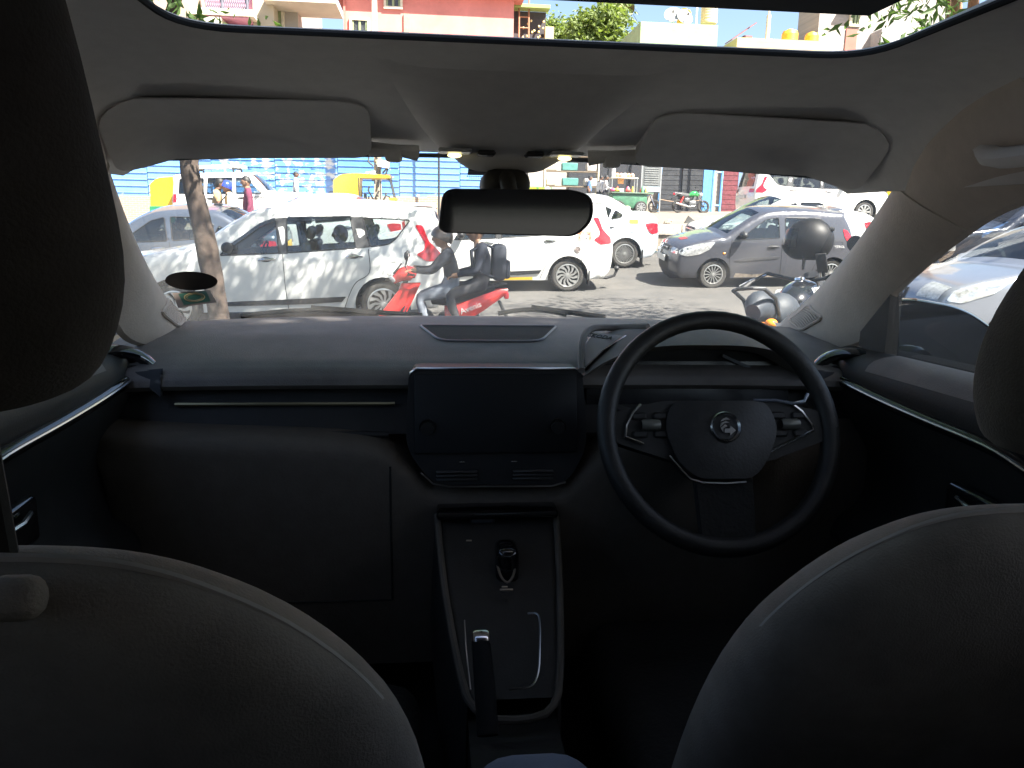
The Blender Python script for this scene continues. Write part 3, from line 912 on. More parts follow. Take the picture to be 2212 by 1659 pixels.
shop_box('blue_door', 1517, 1537, -.1, 4, mat('door_blue', (.10, .28, .62), .6), th=.14)
shutter(1558, 1592, mat('shutter_maroon', (.16, .035, .045), .55, var=.2))
shop_box('panel', 1592, 1640, -.1, 4, stucco('blue_wall', (.15, .25, .42)))
shop_box('panel', 1780, 1852, -.1, 5, stucco('beige_wall', (.48, .38, .24)))
shop_box('panel', 1856, 1872, -.1, 5, mat('door_navy', (.06, .08, .16), .6))
shop_box('panel', 1874, 1960, -.1, 5, mat('shop_dark_brown', (.09, .07, .07), .8))
# sign board strip with lettering-like marks low in front
x0, x1, z0, z1 = pxr(1142, 1192, 404, 416, 34)
sg = thing('shop_sign', 'green shop signboard with yellow lettering just above the mirror', 'sign', ((x0 + x1) / 2, 34, lot_z(x0, 34)))
gg = lot_z(x0, 34)
mb = MB(); mb.box((0, 0, (z0 + z1) / 2 - gg), (x1 - x0, .06, z1 - z0)); obj('board', mb, mat('sign_green', (.07, .22, .05), .5), sg)
mb = MB(); mb.lathe([(0, 0), (.14, 0), (.14, .03), (0, .03)], 20, M=T((x1 - x0) / 2 - .18, -.05, (z0 + z1) / 2 - gg) @ RX(90)); obj('badge', mb, mat('sign_white', (.8, .78, .76), .5), sg)
mb = MB()
for s_ in (-1, 1):
    mb.tube([(s_ * (x1 - x0) * .4, .05, 0), (s_ * (x1 - x0) * .4, .05, z1 - gg)], .03, 6)
obj('support_frame', mb, mat('white_steel', (.7, .7, .7), .5), sg)['kind'] = 'stuff'
# strokes shaped like rounded script, as on the board
mb = MB()
n_ = 9
for k in range(n_):
    cx = -(x1 - x0) * .44 + (x1 - x0) * .74 * (k + .5) / n_; cz = (z0 + z1) / 2 - gg; rr = (z1 - z0) * .3
    a0 = random.uniform(0, 6)
    mb.tube([(cx + rr * .8 * math.cos(a0 + q * .8), -.04, cz + rr * math.sin(a0 + q * .8)) for q in range(7)], .018, 5)
obj('lettering', mb, mat('sign_yellow', (.75, .68, .05), .5), sg)

# blue gate posts and rope
for k, (px, h) in enumerate(((1421, 4.6), (1536, 4.6), (1554, 4.6))):
    p = unp(px, 455, 38.2); g = lot_z(p.x, 38.2)
    mb = MB(); mb.tube([(0, 0, 0), (.04 if k else .12, 0, h)], .06, 8)
    if k == 2:
        for zz in (.3, 1.9):
            q = unp(1537, 455, 38.2).x - p.x
            mb.tube([(0, 0, zz), (q + .1, .0, zz)], .045, 6)
    tag(obj('blue_post', mb, mat('sky_blue_paint', (.16, .42, .78), .5, var=.2, vscale=8)), ['sky blue post left of the green motorcycle with a rope tied on', 'sky blue post directly behind the green motorcycle handlebar', 'sky blue post with cross bars between the motorcycle and maroon shutter'][k], 'post', 'blue posts before the shutters').location = (p.x, 38.2, g)
a_ = unp(1423, 430, 38.1); b_ = unp(1515, 430, 38.1)
mb = MB(); mb.tube([Vector((a_.x + (b_.x - a_.x) * k / 10, 38.1, a_.z - .12 * math.sin(PI * k / 10))) for k in range(11)], .022, 5)
tag(obj('rope', mb, mat('rope_tan', (.36, .25, .17), .9)), 'tan rope strung in front of the black shutters', 'rope')
# loose rubble on the footpath near the kerb
for k in range(4):
    x = [4.9, 5.6, 6.2, 6.9][k]; y = [21.2, 22.6, 20.9, 23.1][k]
    mb = MB(); mb.ball((0, 0, .03), (random.uniform(.05, .14), .08, random.uniform(.03, .07)), 7, 5)
    for i_, v_ in enumerate(mb.v):
        mb.v[i_] = tuple(Vector(v_) * (1 + .3 * noise.noise(Vector(v_) * 17 + Vector((k, 0, 0)))))
    o = obj('stone', mb, M_kbase, None, 0); o.location = (x, y, lot_z(x, y)); tag(o, ['leftmost of four loose stones on the dusty footpath', 'second loose stone from the left on the dusty footpath', 'loose stone right behind the kerb before the hatchback bonnet', 'rightmost of four loose stones on the dusty footpath'][k], 'stone', 'loose stones on the footpath')

p = unp(1492, 474, 22.4); mb = MB(); mb.add([(-.2, -.1, 0), (.22, -.12, 0), (.2, .14, 0), (-.16, .12, 0), (-.08, 0, .22), (.06, .02, .12)], [(0, 1, 5, 4), (1, 2, 5), (2, 3, 4, 5), (3, 0, 4)])
o = obj('rock', mb, M_kb, None, 0); o.location = (p.x, 22.4, lot_z(p.x, 22.4)); tag(o, 'dark jagged rock on the footpath left of the hatchback windscreen', 'rock')
# ================================================================= vehicles
def paint(name, c, rough=.32, metal=0.0, var=.03):
    return mat(name, c, rough, metal, var=var, vscale=1.5, coat=.9)
P_white = paint('car_white', (.72, .72, .70))
P_white2 = paint('car_white_cool', (.56, .61, .66))
P_alto = paint('car_charcoal', (.064, .066, .08), .35, .3)
P_dark = paint('car_slate', (.075, .09, .12), .3, .3)
P_black = paint('car_black', (.022, .027, .042), .22, .2)
P_silver = paint('car_silver', (.36, .38, .44), .28, .6)
M_glass = glass_mat('car_glass', (.55, .62, .62), .06)
M_glassd = glass_mat('car_glass_dark', (.22, .25, .27), .06)
M_tyre = mat('tyre_rubber', (.05, .047, .043), .85, var=.2, vscale=9)
M_rim = mat('alloy_silver', (.55, .55, .54), .35, .8, var=.08)
M_rimd = mat('wheel_well_dark', (.025, .024, .023), .8)
M_blackp = mat('black_plastic', (.022, .022, .024), .5, var=.2)
M_greyp = mat('grey_plastic', (.17, .17, .17), .6, var=.2)
M_chrome = mat('chrome', (.75, .75, .77), .12, 1.0, var=.03)
M_red = mat('lamp_red', (.55, .015, .03), .12, var=.15, vscale=20, coat=.6)
M_lamp = mat('lamp_clear', (.62, .63, .63), .08, .5, var=.25, vscale=18, coat=1.0)
M_amber = mat('lamp_amber', (.75, .25, .03), .2)
M_seat = mat('seat_beige', (.45, .37, .28), .9, bump=.2)
M_seatd = mat('seat_dark', (.05, .05, .052), .9, bump=.2)
M_ydk = mat('plate_yellow', (.85, .5, .04), .5, var=.05)
M_orange = mat('sticker_orange', (.75, .33, .2), .5, var=.05)
M_ink = mat('plate_ink', (.03, .03, .03), .6)
M_wtxt = mat('white_lettering', (.75, .74, .72), .5)

def ertiga_spec():
    return dict(L=4.41, half=.87, sill=.235, belt=1.0, roof=1.67, wheels=(.83, 3.57), r=.312, arch=.375,
        segs=[('nose', [(.16, .21), (.05, .30), (.0, .55), (.03, .78), (.15, .91)]), ('hood', [(.15, .91), (.55, 1.0), (1.0, 1.08), (1.16, 1.105)]),
              ('wind', [(1.16, 1.105), (1.55, 1.345), (1.95, 1.55)]), ('roof', [(1.95, 1.55), (2.3, 1.625), (2.9, 1.665), (3.5, 1.655), (4.05, 1.60), (4.28, 1.575)]),
              ('rear', [(4.28, 1.575), (4.27, 1.53), (4.32, 1.32), (4.37, 1.08)]), ('tail', [(4.37, 1.08), (4.41, .9), (4.41, .6), (4.37, .38), (4.27, .24)])],
        wins=[[(1.47, .985), (1.62, 1.12), (2.0, 1.375), (2.2, 1.445), (2.235, 1.01)], [(2.34, 1.015), (2.34, 1.455), (3.17, 1.47), (3.24, 1.07)],
              [(3.42, 1.085), (3.33, 1.465, .03), (3.96, 1.43, .03), (3.83, 1.27, .1), (3.70, 1.12, .08)]],
        pillars=[[(2.22, 1.0), (2.2, 1.46), (2.35, 1.47), (2.35, 1.0)], [(3.24, 1.06), (3.17, 1.475), (3.34, 1.475), (3.42, 1.08)]],
        tails=[[(4.02, 1.37), (4.12, 1.37), (4.2, 1.16), (4.36, 1.0), (4.37, .90), (4.16, .89), (4.03, .98), (4.14, 1.05), (4.15, 1.13)]],
        heads=[[(.06, .80), (.30, .95), (.52, .985), (.42, .86), (.20, .76)]],
        seams=[[(1.30, 1.02), (1.28, .6), (1.33, .26)], [(2.28, 1.0), (2.29, .6), (2.31, .26)], [(3.40, 1.06), (3.40, .75), (3.22, .62), (3.12, .45), (3.05, .27)]],
        handles=[(2.08, .93), (3.22, .965)], mirror=(1.62, 1.03), mould=[[(1.4, .37), (3.08, .43), (3.02, .36), (2.6, .335), (1.4, .315)]], flap=(3.72, .80), visor=True)
def alto_spec():
    return dict(L=3.55, half=.745, sill=.20, belt=.93, roof=1.46, wheels=(.72, 3.08), r=.272, arch=.325,
        segs=[('nose', [(.12, .19), (.03, .28), (.0, .48), (.03, .68), (.12, .80)]), ('hood', [(.12, .80), (.42, .895), (.78, .975), (.92, .99)]),
              ('wind', [(.92, .99), (1.25, 1.21), (1.60, 1.40)]), ('roof', [(1.60, 1.40), (1.95, 1.46), (2.5, 1.465), (3.0, 1.43), (3.30, 1.40)]),
              ('rear', [(3.30, 1.40), (3.27, 1.36), (3.38, 1.16), (3.46, .95)]), ('tail', [(3.46, .95), (3.53, .78), (3.55, .5), (3.50, .3), (3.42, .21)])],
        wins=[[(1.20, .935, .03), (1.38, 1.10), (1.68, 1.30), (1.93, 1.335), (1.96, .96)], [(2.07, .965), (2.06, 1.335), (2.75, 1.32), (2.92, 1.18), (2.86, 1.02)]],
        pillars=[], tails=[[(3.22, 1.12), (3.30, 1.10), (3.50, .90), (3.52, .74), (3.40, .78), (3.26, .98)]],
        heads=[[(.05, .645), (.03, .72), (.14, .79), (.42, .865), (.70, .90), (.60, .76), (.40, .655), (.18, .62)]],
        seams=[[(1.02, .93), (1.0, .6), (1.06, .22)], [(2.01, .93), (2.02, .6), (2.04, .22)], [(2.90, 1.0), (2.92, .8), (2.78, .6), (2.66, .3)]],
        handles=[(1.84, .80), (2.74, .83)], mirror=(1.22, .97), mould=[[(1.1, .545), (1.25, .585), (1.98, .625), (1.98, .585), (1.25, .53)]], flap=(3.14, .80), visor=False)
def sedan_spec():
    return dict(L=3.99, half=.86, sill=.21, belt=.95, roof=1.50, wheels=(.78, 3.24), r=.305, arch=.36,
        segs=[('nose', [(.14, .20), (.04, .30), (.0, .5), (.03, .70), (.14, .83)]), ('hood', [(.14, .83), (.5, .93), (.95, 1.0), (1.1, 1.02)]),
              ('wind', [(1.1, 1.02), (1.45, 1.25), (1.82, 1.43)]), ('roof', [(1.82, 1.43), (2.15, 1.49), (2.6, 1.50), (2.95, 1.455)]),
              ('rear', [(2.95, 1.455), (3.22, 1.32), (3.52, 1.12)]), ('tail', [(3.52, 1.12), (3.72, 1.085), (3.92, 1.06), (3.97, .95), (3.99, .62), (3.96, .38), (3.86, .22)])],
        wins=[[(1.36, .96, .03), (1.55, 1.12), (1.85, 1.32), (2.08, 1.38), (2.12, .98)], [(2.2, .985), (2.18, 1.385), (2.62, 1.375), (2.92, 1.25), (2.82, 1.03)], [(2.90, 1.04), (3.0, 1.235), (3.16, 1.14), (3.12, 1.08)]],
        pillars=[], tails=[[(3.66, .95), (3.78, .97), (3.95, .96), (3.97, .75), (3.82, .73), (3.74, .80)]],
        heads=[[(.06, .70), (.12, .80), (.42, .90), (.66, .92), (.48, .78), (.20, .68)]],
        seams=[[(1.2, .97), (1.18, .6), (1.24, .23)], [(2.15, .97), (2.16, .6), (2.19, .23)], [(3.0, 1.05), (3.02, .86), (2.88, .62), (2.78, .3)]],
        handles=[(1.96, .86), (2.86, .89)], mirror=(1.42, .98), mould=[], flap=(3.42, .86), visor=False)
def suv_spec():
    return dict(L=4.32, half=.90, sill=.27, belt=1.08, roof=1.65, wheels=(.86, 3.5), r=.342, arch=.42,
        segs=[('nose', [(.2, .24), (.06, .36), (.0, .6), (.02, .85), (.14, 1.0)]), ('hood', [(.14, 1.0), (.5, 1.07), (1.0, 1.13), (1.2, 1.15)]),
              ('wind', [(1.2, 1.15), (1.55, 1.40), (1.9, 1.58)]), ('roof', [(1.9, 1.58), (2.3, 1.65), (3.0, 1.65), (3.7, 1.60), (4.05, 1.56)]),
              ('rear', [(4.05, 1.56), (4.1, 1.45), (4.22, 1.12)]), ('tail', [(4.22, 1.12), (4.30, .9), (4.32, .6), (4.28, .4), (4.16, .28)])],
        wins=[[(1.5, 1.09, .03), (1.68, 1.24), (1.98, 1.46), (2.2, 1.52), (2.24, 1.11)], [(2.34, 1.12), (2.32, 1.52), (3.1, 1.50), (3.3, 1.4), (3.2, 1.16)]],
        pillars=[], tails=[[(4.0, 1.1), (4.2, 1.1), (4.28, .92), (4.1, .95)]],
        heads=[[(.04, .92), (.16, 1.0), (.42, 1.03), (.46, .97), (.2, .93)], [(.03, .66), (.05, .80), (.22, .82), (.24, .68)]],
        seams=[[(1.32, 1.1), (1.3, .7), (1.34, .3)], [(2.28, 1.1), (2.29, .7), (2.32, .3)]],
        handles=[(2.1, 1.0), (3.1, 1.02)], mirror=(1.55, 1.14), mould=[], flap=None, visor=False)
def boxy_spec():
    return dict(L=4.2, half=.86, sill=.32, belt=1.12, roof=1.80, wheels=(.85, 3.4), r=.36, arch=.43,
        segs=[('nose', [(.16, .3), (.04, .4), (.0, .7), (.02, .95), (.1, 1.06)]), ('hood', [(.1, 1.06), (.5, 1.12), (1.05, 1.16), (1.25, 1.17)]),
              ('wind', [(1.25, 1.17), (1.5, 1.44), (1.75, 1.70)]), ('roof', [(1.75, 1.70), (2.05, 1.78), (2.8, 1.80), (3.6, 1.79), (4.08, 1.76)]),
              ('rear', [(4.08, 1.76), (4.12, 1.5), (4.16, 1.18)]), ('tail', [(4.16, 1.18), (4.2, .9), (4.2, .6), (4.17, .44), (4.1, .33)])],
        wins=[[(1.45, 1.13, .03), (1.62, 1.32), (1.86, 1.60), (2.2, 1.64), (2.22, 1.14)], [(2.33, 1.15), (2.31, 1.645), (3.05, 1.65), (3.1, 1.16)], [(3.2, 1.17), (3.17, 1.65), (3.9, 1.64), (3.95, 1.2)]],
        pillars=[], tails=[[(4.02, 1.2), (4.12, 1.2), (4.16, .95), (4.04, .95)]], heads=[[(.04, .88), (.08, 1.0), (.34, 1.05), (.36, .9)]],
        seams=[[(1.35, 1.12), (1.34, .7), (1.4, .34)], [(2.27, 1.12), (2.28, .7), (2.3, .34)], [(3.14, 1.12), (3.12, .7), (3.0, .34)]],
        handles=[(2.08, 1.02), (3.0, 1.03)], mirror=(1.5, 1.2), mould=[[(1.35, 1.045), (4.1, 1.06), (4.1, 1.04), (1.35, 1.025)]], flap=None, visor=False)

class CarShape:
    def __init__(s, sp):
        s.sp = sp
        P = []; tagl = []
        for nm, pts in sp['segs']:
            for p in (pts if not P else pts[1:]):
                P.append(p); tagl.append(nm)
        n = 5
        C = crom([(p[0], p[1], 0) for p in P], n)
        s.top = [(c.x, c.y) for c in C]
        s.segof = [tagl[min((i - 1) // n + 1, len(tagl) - 1)] if i else tagl[0] for i in range(len(C))]
        cr = dict(nose=.11, hood=.035, wind=.075, roof=.04, rear=.05, tail=.075)
        raw = [cr[t] for t in s.segof]
        s.crown = [sum(raw[max(0, min(len(raw) - 1, i + k))] for k in range(-4, 5)) / 9 for i in range(len(raw))]
        s.nrm = []
        for i in range(len(C)):
            a = C[max(0, i - 1)]; b = C[min(len(C) - 1, i + 1)]
            d = Vector((b.x - a.x, b.y - a.y)).normalized()
            s.nrm.append((-d.y, d.x))
    def dist(s, x, z):
        m = 9
        T_ = s.top
        for i in range(len(T_) - 1):
            ax, az = T_[i]; bx, bz = T_[i + 1]
            if min(ax, bx) - .1 > x or max(ax, bx) + .1 < x: continue
            dx, dz = bx - ax, bz - az
            l2 = dx * dx + dz * dz
            t = 0 if l2 < 1e-12 else max(0, min(1, ((x - ax) * dx + (z - az) * dz) / l2))
            q = math.hypot(x - ax - dx * t, z - az - dz * t)
            if q < m: m = q
        return m
    def W(s, x, z, fil=True):
        sp = s.sp; L = sp['L']
        pl = 1 - .15 * max(0, 1 - x / .85) ** 2 - .09 * max(0, 1 - (L - x) / .7) ** 2
        zb = sp['belt']
        if z < zb:
            t = (z - sp['sill']) / (zb - sp['sill'])
            v = 1 - .05 * (max(0, .5 - t) / .5) ** 2 - .03 * (max(0, t - .5) / .5) ** 2
            k = (t - .72) / .05
            v -= .010 * (1 / (1 + math.exp(max(-30, min(30, k * 2)))))
        else:
            u = (z - zb) / (sp['roof'] - zb)
            v = .97 - .15 * u - .03 * u * u
        w_ = sp['half'] * pl * v
        if fil:
            d = s.dist(x, z); r = .09
            if d < r:
                w_ -= .06 * (1 - math.sqrt(max(0, 1 - (1 - d / r) ** 2)))
        return w_
    def S(s, fi, q, off=0.0):
        i = max(0, min(len(s.top) - 2, int(fi))); t = fi - i
        x = s.top[i][0] * (1 - t) + s.top[i + 1][0] * t; z = s.top[i][1] * (1 - t) + s.top[i + 1][1] * t
        nx = s.nrm[i][0] * (1 - t) + s.nrm[i + 1][0] * t; nz = s.nrm[i][1] * (1 - t) + s.nrm[i + 1][1] * t
        c = s.crown[i] * (1 - t) + s.crown[i + 1] * t
        we = s.W(x, z, False) - .06
        k = c * (1 - q * q) + off
        return (x + nx * k - s.sp['L'] / 2, q * we, z + nz * k)
    def idx(s, seg, z=None, x=None):
        best, bi = 9, 0
        for i, (a, b) in enumerate(s.top):
            if s.segof[i] != seg: continue
            e = abs(b - z) if z is not None else abs(a - x)
            if e < best: best, bi = e, i
        return bi
SHAPES = {}
def shape(kind):
    if kind not in SHAPES:
        SHAPES[kind] = CarShape(dict(ertiga=ertiga_spec, alto=alto_spec, sedan=sedan_spec, suv=suv_spec, boxy=boxy_spec)[kind]())
    return SHAPES[kind]

def side_patch(sh, poly, off=.003, step=.12, sides=(-1, 1), rim=True, depth=.012):
    L2 = sh.sp['L'] / 2
    mb = MB()
    V, F = poly_fill(poly, (), step)
    for sd_ in sides:
        vv = [(p.x - L2, sd_ * (sh.W(p.x, p.y) + off), p.y) for p in V]
        mb.add(vv, [f if sd_ < 0 else f[::-1] for f in F])
        if rim:
            n = len(poly)
            a = [(p[0] - L2, sd_ * (sh.W(p[0], p[1]) + off), p[1]) for p in poly]
            b = [(p[0] - L2, sd_ * (sh.W(p[0], p[1]) + off - depth), p[1]) for p in poly]
            mb.add(a + b, [(i, (i + 1) % n, n + (i + 1) % n, n + i) for i in range(n)])
    return mb

def wheel_meshes(r, style, dirt=None):
    ty = MB()
    w_ = .10
    pf = [(r * .66, -w_ * .8), (r * .80, -w_), (r * .93, -w_ * .95), (r * .985, -w_ * .7), (r, -w_ * .45), (r, w_ * .45), (r * .985, w_ * .7), (r * .93, w_ * .95), (r * .8, w_), (r * .66, w_ * .8)]
    ty.lathe(pf, 36, M=RX(90))
    tm = ty.mesh('wheel', 50); tm.materials.append(dirt or M_tyre)
    rm = MB()
    rr = r * .68
    rm.lathe([(0, w_ * .35), (rr, w_ * .35)], 28, mi=1, M=RX(90))
    rm.lathe([(rr * .90, w_ * .72), (rr * .95, w_ * .98), (rr * 1.03, w_ * .95), (rr * 1.03, w_ * .3), (rr * .92, w_ * .3)], 36, mi=0, M=RX(90))
    rm.lathe([(0, w_ * 1.0), (rr * .16, w_ * .98), (rr * .2, w_ * .6), (rr * .2, w_ * .3)], 20, mi=0, M=RX(90))
    n, sw, tw, ow = dict(turbine=(11, .15, .5, .30), multi=(30, .045, 0, .06), fourteen=(14, .07, 0, .085), five=(5, .34, .35, .5), steel=(9, .2, 0, .3))[style]
    for k in range(n):
        a = 2 * PI * k / n
        pts = []
        for (q, ww, da) in ((.16, sw * .7, 0), (.55, sw, tw * .4), (.93, ow, tw)):
            c = Vector((math.cos(a + da), math.sin(a + da))) * rr * q
            t_ = Vector((-math.sin(a + da), math.cos(a + da))) * rr * ww / 2
            pts.append((c - t_, c + t_))
        poly = [p[0] for p in pts] + [p[1] for p in pts[::-1]]
        rm.prism([(p.x, p.y) for p in poly], w_ * .5, w_ * .86, 0, RX(90))
    me = rm.mesh('rim', 35); me.materials.append(M_rim); me.materials.append(M_rimd)
    return tm, me
WM = {}

def car(name, label, kind, x_nose, y_near, facing, pm, style='steel', cat='car', glass=None, seatm=None, group=None, tilt=True, zfun=None, liner=True, spoiler=False, detail=True, yaw=0):
    """facing 'L': nose towards -X. x_nose/y_near: ground position of nose tip and of the side nearest the viewer."""
    sh = shape(kind); sp = sh.sp; L = sp['L']; L2 = L / 2
    cx = x_nose + L2 if facing == 'L' else x_nose - L2
    cyy = y_near + sp['half']
    zf = zfun or gz
    g = zf(cx, cyy)
    sx = (zf(cx + 1, cyy) - zf(cx - 1, cyy)) / 2
    sy = (zf(cx, cyy + .7) - zf(cx, cyy - .7)) / 1.4
    rz = 0 if facing == 'L' else PI
    rz += R(yaw)
    n_ = Vector((-sx, -sy, 1)).normalized()
    xa = Vector((math.cos(rz), math.sin(rz), 0)); xa = (xa - n_ * xa.dot(n_)).normalized(); ya = n_.cross(xa)
    root = thing(name, label, cat, (cx, cyy, g), Matrix((xa, ya, n_)).transposed().to_euler(), group)
    # --- outline
    top = sh.top
    out = list(top)
    sill = sp['sill']
    for xw in (sp['wheels'][1], sp['wheels'][0]):
        ra = sp['arch']; a0 = math.asin((sill - sp['r']) / ra)
        for k in range(15):
            a = a0 + (PI - 2 * a0) * k / 14
            out.append((xw + ra * math.cos(a), sp['r'] + ra * math.sin(a)))
    wins = [round_poly(w_, .035, 3) for w_ in sp['wins']]
    extra = []
    for i in range(0, len(top), 1):
        for d in (.012, .03, .055, .085):
            extra.append((top[i][0] - sh.nrm[i][0] * d, top[i][1] - sh.nrm[i][1] * d))
    V, F = poly_fill(out, wins, .075, extra)
    body = MB()
    for sd_ in (-1, 1):
        body.add([(p.x - L2, sd_ * sh.W(p.x, p.y), p.y) for p in V], [f if sd_ < 0 else f[::-1] for f in F])
        # window reveals
        for wv in wins:
            n = len(wv)
            a = [(p[0] - L2, sd_ * sh.W(p[0], p[1]), p[1]) for p in wv]; b = [(p[0] - L2, sd_ * (sh.W(p[0], p[1]) - .03), p[1]) for p in wv]
            body.add(a + b, [(i, (i + 1) % n, n + (i + 1) % n, n + i) for i in range(n)])
    QS = [-1, -.985, -.95, -.9, -.87, -.7, -.45, -.2, 0, .2, .45, .7, .87, .9, .95, .985, 1]
    wsm, rwm = MB(), MB()
    N = len(top)
    i_w = [i for i in range(N) if sh.segof[i] == 'wind']; i_r = [i for i in range(N) if sh.segof[i] == 'rear']
    def isg(i, rng, k): return rng[0] - 1 + 1 <= i < rng[-1] - 0 and .87 >= abs((QS[k] + QS[k + 1]) / 2)
    for i in range(N - 1):
        for k in range(len(QS) - 1):
            q = [sh.S(i, QS[k]), sh.S(i + 1, QS[k]), sh.S(i + 1, QS[k + 1]), sh.S(i, QS[k + 1])]
            tgt = body
            if isg(i, i_w, k): tgt = wsm
            elif isg(i, i_r, k): tgt = rwm
            tgt.add(q, [(3, 2, 1, 0)])
    # under side
    zb0 = sill + .03
    body.add([(.15 - L2, -.6, zb0), (L - .15 - L2, -.6, zb0), (L - .15 - L2, .6, zb0), (.15 - L2, .6, zb0)], [(0, 1, 2, 3)])
    obj('body', body, pm, root, 45, clean=True)
    gl = glass or M_glass
    obj('windscreen', wsm, gl, root, 60, clean=True); obj('rear_window', rwm, glass or M_glassd, root, 60, clean=True)
    for wv in wins:
        obj('side_window', side_patch(sh, wv, -.012, .15, (-1,), False), gl, root, 60)
        obj('side_window', side_patch(sh, wv, -.012, .15, (1,), False), gl, root, 60)
        # rubber frame
        fr = MB()
        for sd_ in (-1, 1):
            pts = [Vector((p[0] - L2, sd_ * (sh.W(p[0], p[1]) - .002), p[1])) for p in wv]
            fr.tube(pts + [pts[0], pts[1]], .010, 5, cap=False)
        obj('window_seal', fr, M_blackp, root)
    for pp in sp['pillars']:
        obj('pillar_trim', side_patch(sh, round_poly(pp, .01, 2), .002, .15), mat('pillar_grey', (.06, .06, .062), .4), root)
    for tp_ in sp['tails']:
        for sd_ in (-1, 1):
            obj('tail_light', side_patch(sh, round_poly(tp_, .03, 3), .010, .08, (sd_,)), M_red, root)
    for k, hp in enumerate(sp['heads']):
        for sd_ in (-1, 1):
            obj('headlight', side_patch(sh, round_poly(hp, .035, 3), .008, .08, (sd_,)), M_lamp, root)
    for sm_ in sp['seams']:
        fr = MB()
        path = crom([(p[0], p[1], 0) for p in sm_], 5)
        for sd_ in (-1, 1):
            fr.tube([Vector((p.x - L2, sd_ * (sh.W(p.x, p.y) + .0005), p.y)) for p in path], .0045, 4)
        obj('door_seam', fr, M_rimd, root)
    for (hx, hz) in sp['handles']:
        for sd_ in (-1, 1):
            h_ = MB(); yy = sd_ * (sh.W(hx, hz) + .014)
            h_.tube([(hx - .11 - L2, yy - sd_ * .012, hz - .01), (hx - .06 - L2, yy, hz + .002), (hx + .06 - L2, yy, hz + .006), (hx + .11 - L2, yy - sd_ * .012, hz + .004)], [.014, .019, .018, .012], 8)
            hd = obj('door_handle', h_, M_chrome if kind in ('ertiga', 'sedan') else M_blackp, root)
            c_ = MB(); c_.ball((hx - .02 - L2, sd_ * (sh.W(hx, hz) + .000), hz - .004), (.075, .006, .036), 14, 8)
            obj('handle_cup', c_, M_rimd, root)
    mx_, mz = sp['mirror']
    for sd_ in (-1, 1):
        m_ = MB(); yy = sd_ * (sh.W(mx_, mz) + .10)
        m_.ball((mx_ - .02 - L2, yy, mz + .06), (.075, .11, .075), 14, 10)
        m_.tube([(mx_ - .02 - L2, sd_ * (sh.W(mx_, mz) - .02), mz - .01), (mx_ - .02 - L2, yy, mz + .02)], .025, 6)
        obj('wing_mirror', m_, M_blackp if kind in ('ertiga', 'alto') else pm, root)
    for mp_ in sp['mould']:
        obj('side_moulding', side_patch(sh, round_poly(mp_, .015, 2), .014, .15), M_blackp if kind != 'alto' else mat('mould_grey', (.05, .05, .055), .45), root)
        if kind == 'ertiga':
            m2_ = [(p[0] * .98 + .05, p[1] * .4 + .23) for p in mp_]
    if sp['flap']:
        fx, fz = sp['flap']
        fr = MB(); s_ = .085
        path = round_poly([(fx - s_, fz - s_), (fx + s_, fz - s_), (fx + s_, fz + s_), (fx - s_, fz + s_)], .03, 3)
        pts = [Vector((p.x - L2, -(sh.W(p.x, p.y) + .0005), p.y)) for p in path]
        fr.tube(pts + [pts[0]], .003, 4); obj('fuel_flap', fr, M_rimd, root)
    if sp['visor']:
        for wv in ([(1.5, 1.05), (1.64, 1.15), (2.0, 1.40), (2.2, 1.47), (2.2, 1.425), (2.0, 1.35), (1.64, 1.10)], [(2.36, 1.478), (3.18, 1.49), (3.19, 1.43), (2.36, 1.42)]):
            obj('rain_visor', side_patch(sh, round_poly(wv, .015, 2), .022, .2, depth=.03), glass_mat('smoked_visor', (.18, .18, .2), .08, .1), root)
    # bumpers / grille on the nose
    i0, i1 = sh.idx('nose', z=sp['sill'] + .12), sh.idx('nose', z=sp['belt'] * .62)
    gm = MB(); gm.grid(lambda u, v: sh.S(i0 + (i1 - i0) * u, -.55 + 1.1 * v, .006), 6, 10); obj('lower_grille', gm, M_blackp, root)
    i2, i3 = sh.idx('nose', z=sp['belt'] * .70), sh.idx('nose', z=sp['belt'] * .80)
    gm = MB(); gm.grid(lambda u, v: sh.S(i2 + (i3 - i2) * u, -.42 + .84 * v, .008), 3, 10); obj('upper_grille', gm, M_blackp, root)
    gm = MB(); gm.tube([Vector(sh.S((i2 + i3) / 2, -.40 + .8 * k / 10, .02)) for k in range(11)], .015, 6)
    obj('grille_bar', gm, M_chrome, root)
    ip = sh.idx('nose', z=sp['belt'] * .54)
    c_ = Vector(sh.S(ip, 0, .02)); gm = MB(); gm.rbox((c_.x, 0, c_.z), (.02, .5, .12), .005, 1); obj('number_plate', gm, mat('plate_white', (.62, .62, .6), .5), root)
    it = sh.idx('tail', z=sp['belt'] * .80)
    c_ = Vector(sh.S(it, 0, .015)); gm = MB(); gm.rbox((c_.x, 0, c_.z), (.02, .5, .12), .005, 1); obj('number_plate', gm, mat('plate_white', (.62, .62, .6), .5), root)
    for q0, q1 in ((-1.0, -.62), (.62, 1.0)):
        j0, j1 = sh.idx('nose', z=sp['heads'][0][0][1]), sh.idx('nose', z=sp['heads'][0][1][1] + .02)
        if j1 <= j0: j1 = j0 + 2
        gm = MB(); gm.grid(lambda u, v: sh.S(j0 + (j1 - j0) * u, q0 + (q1 - q0) * v, .008), 3, 6); obj('headlight', gm, M_lamp, root)
        tz = [p[1] for p in sp['tails'][0]]
        j0, j1 = sh.idx('tail', z=max(min(max(tz), sp['belt'] + .02), min(tz) + .12)), sh.idx('tail', z=min(tz))
        if j1 <= j0: j1 = j0 + 2
        gm = MB(); gm.grid(lambda u, v: sh.S(j0 + (j1 - j0) * u, q0 + (q1 - q0) * v, .010), 4, 6); obj('tail_light', gm, M_red, root)
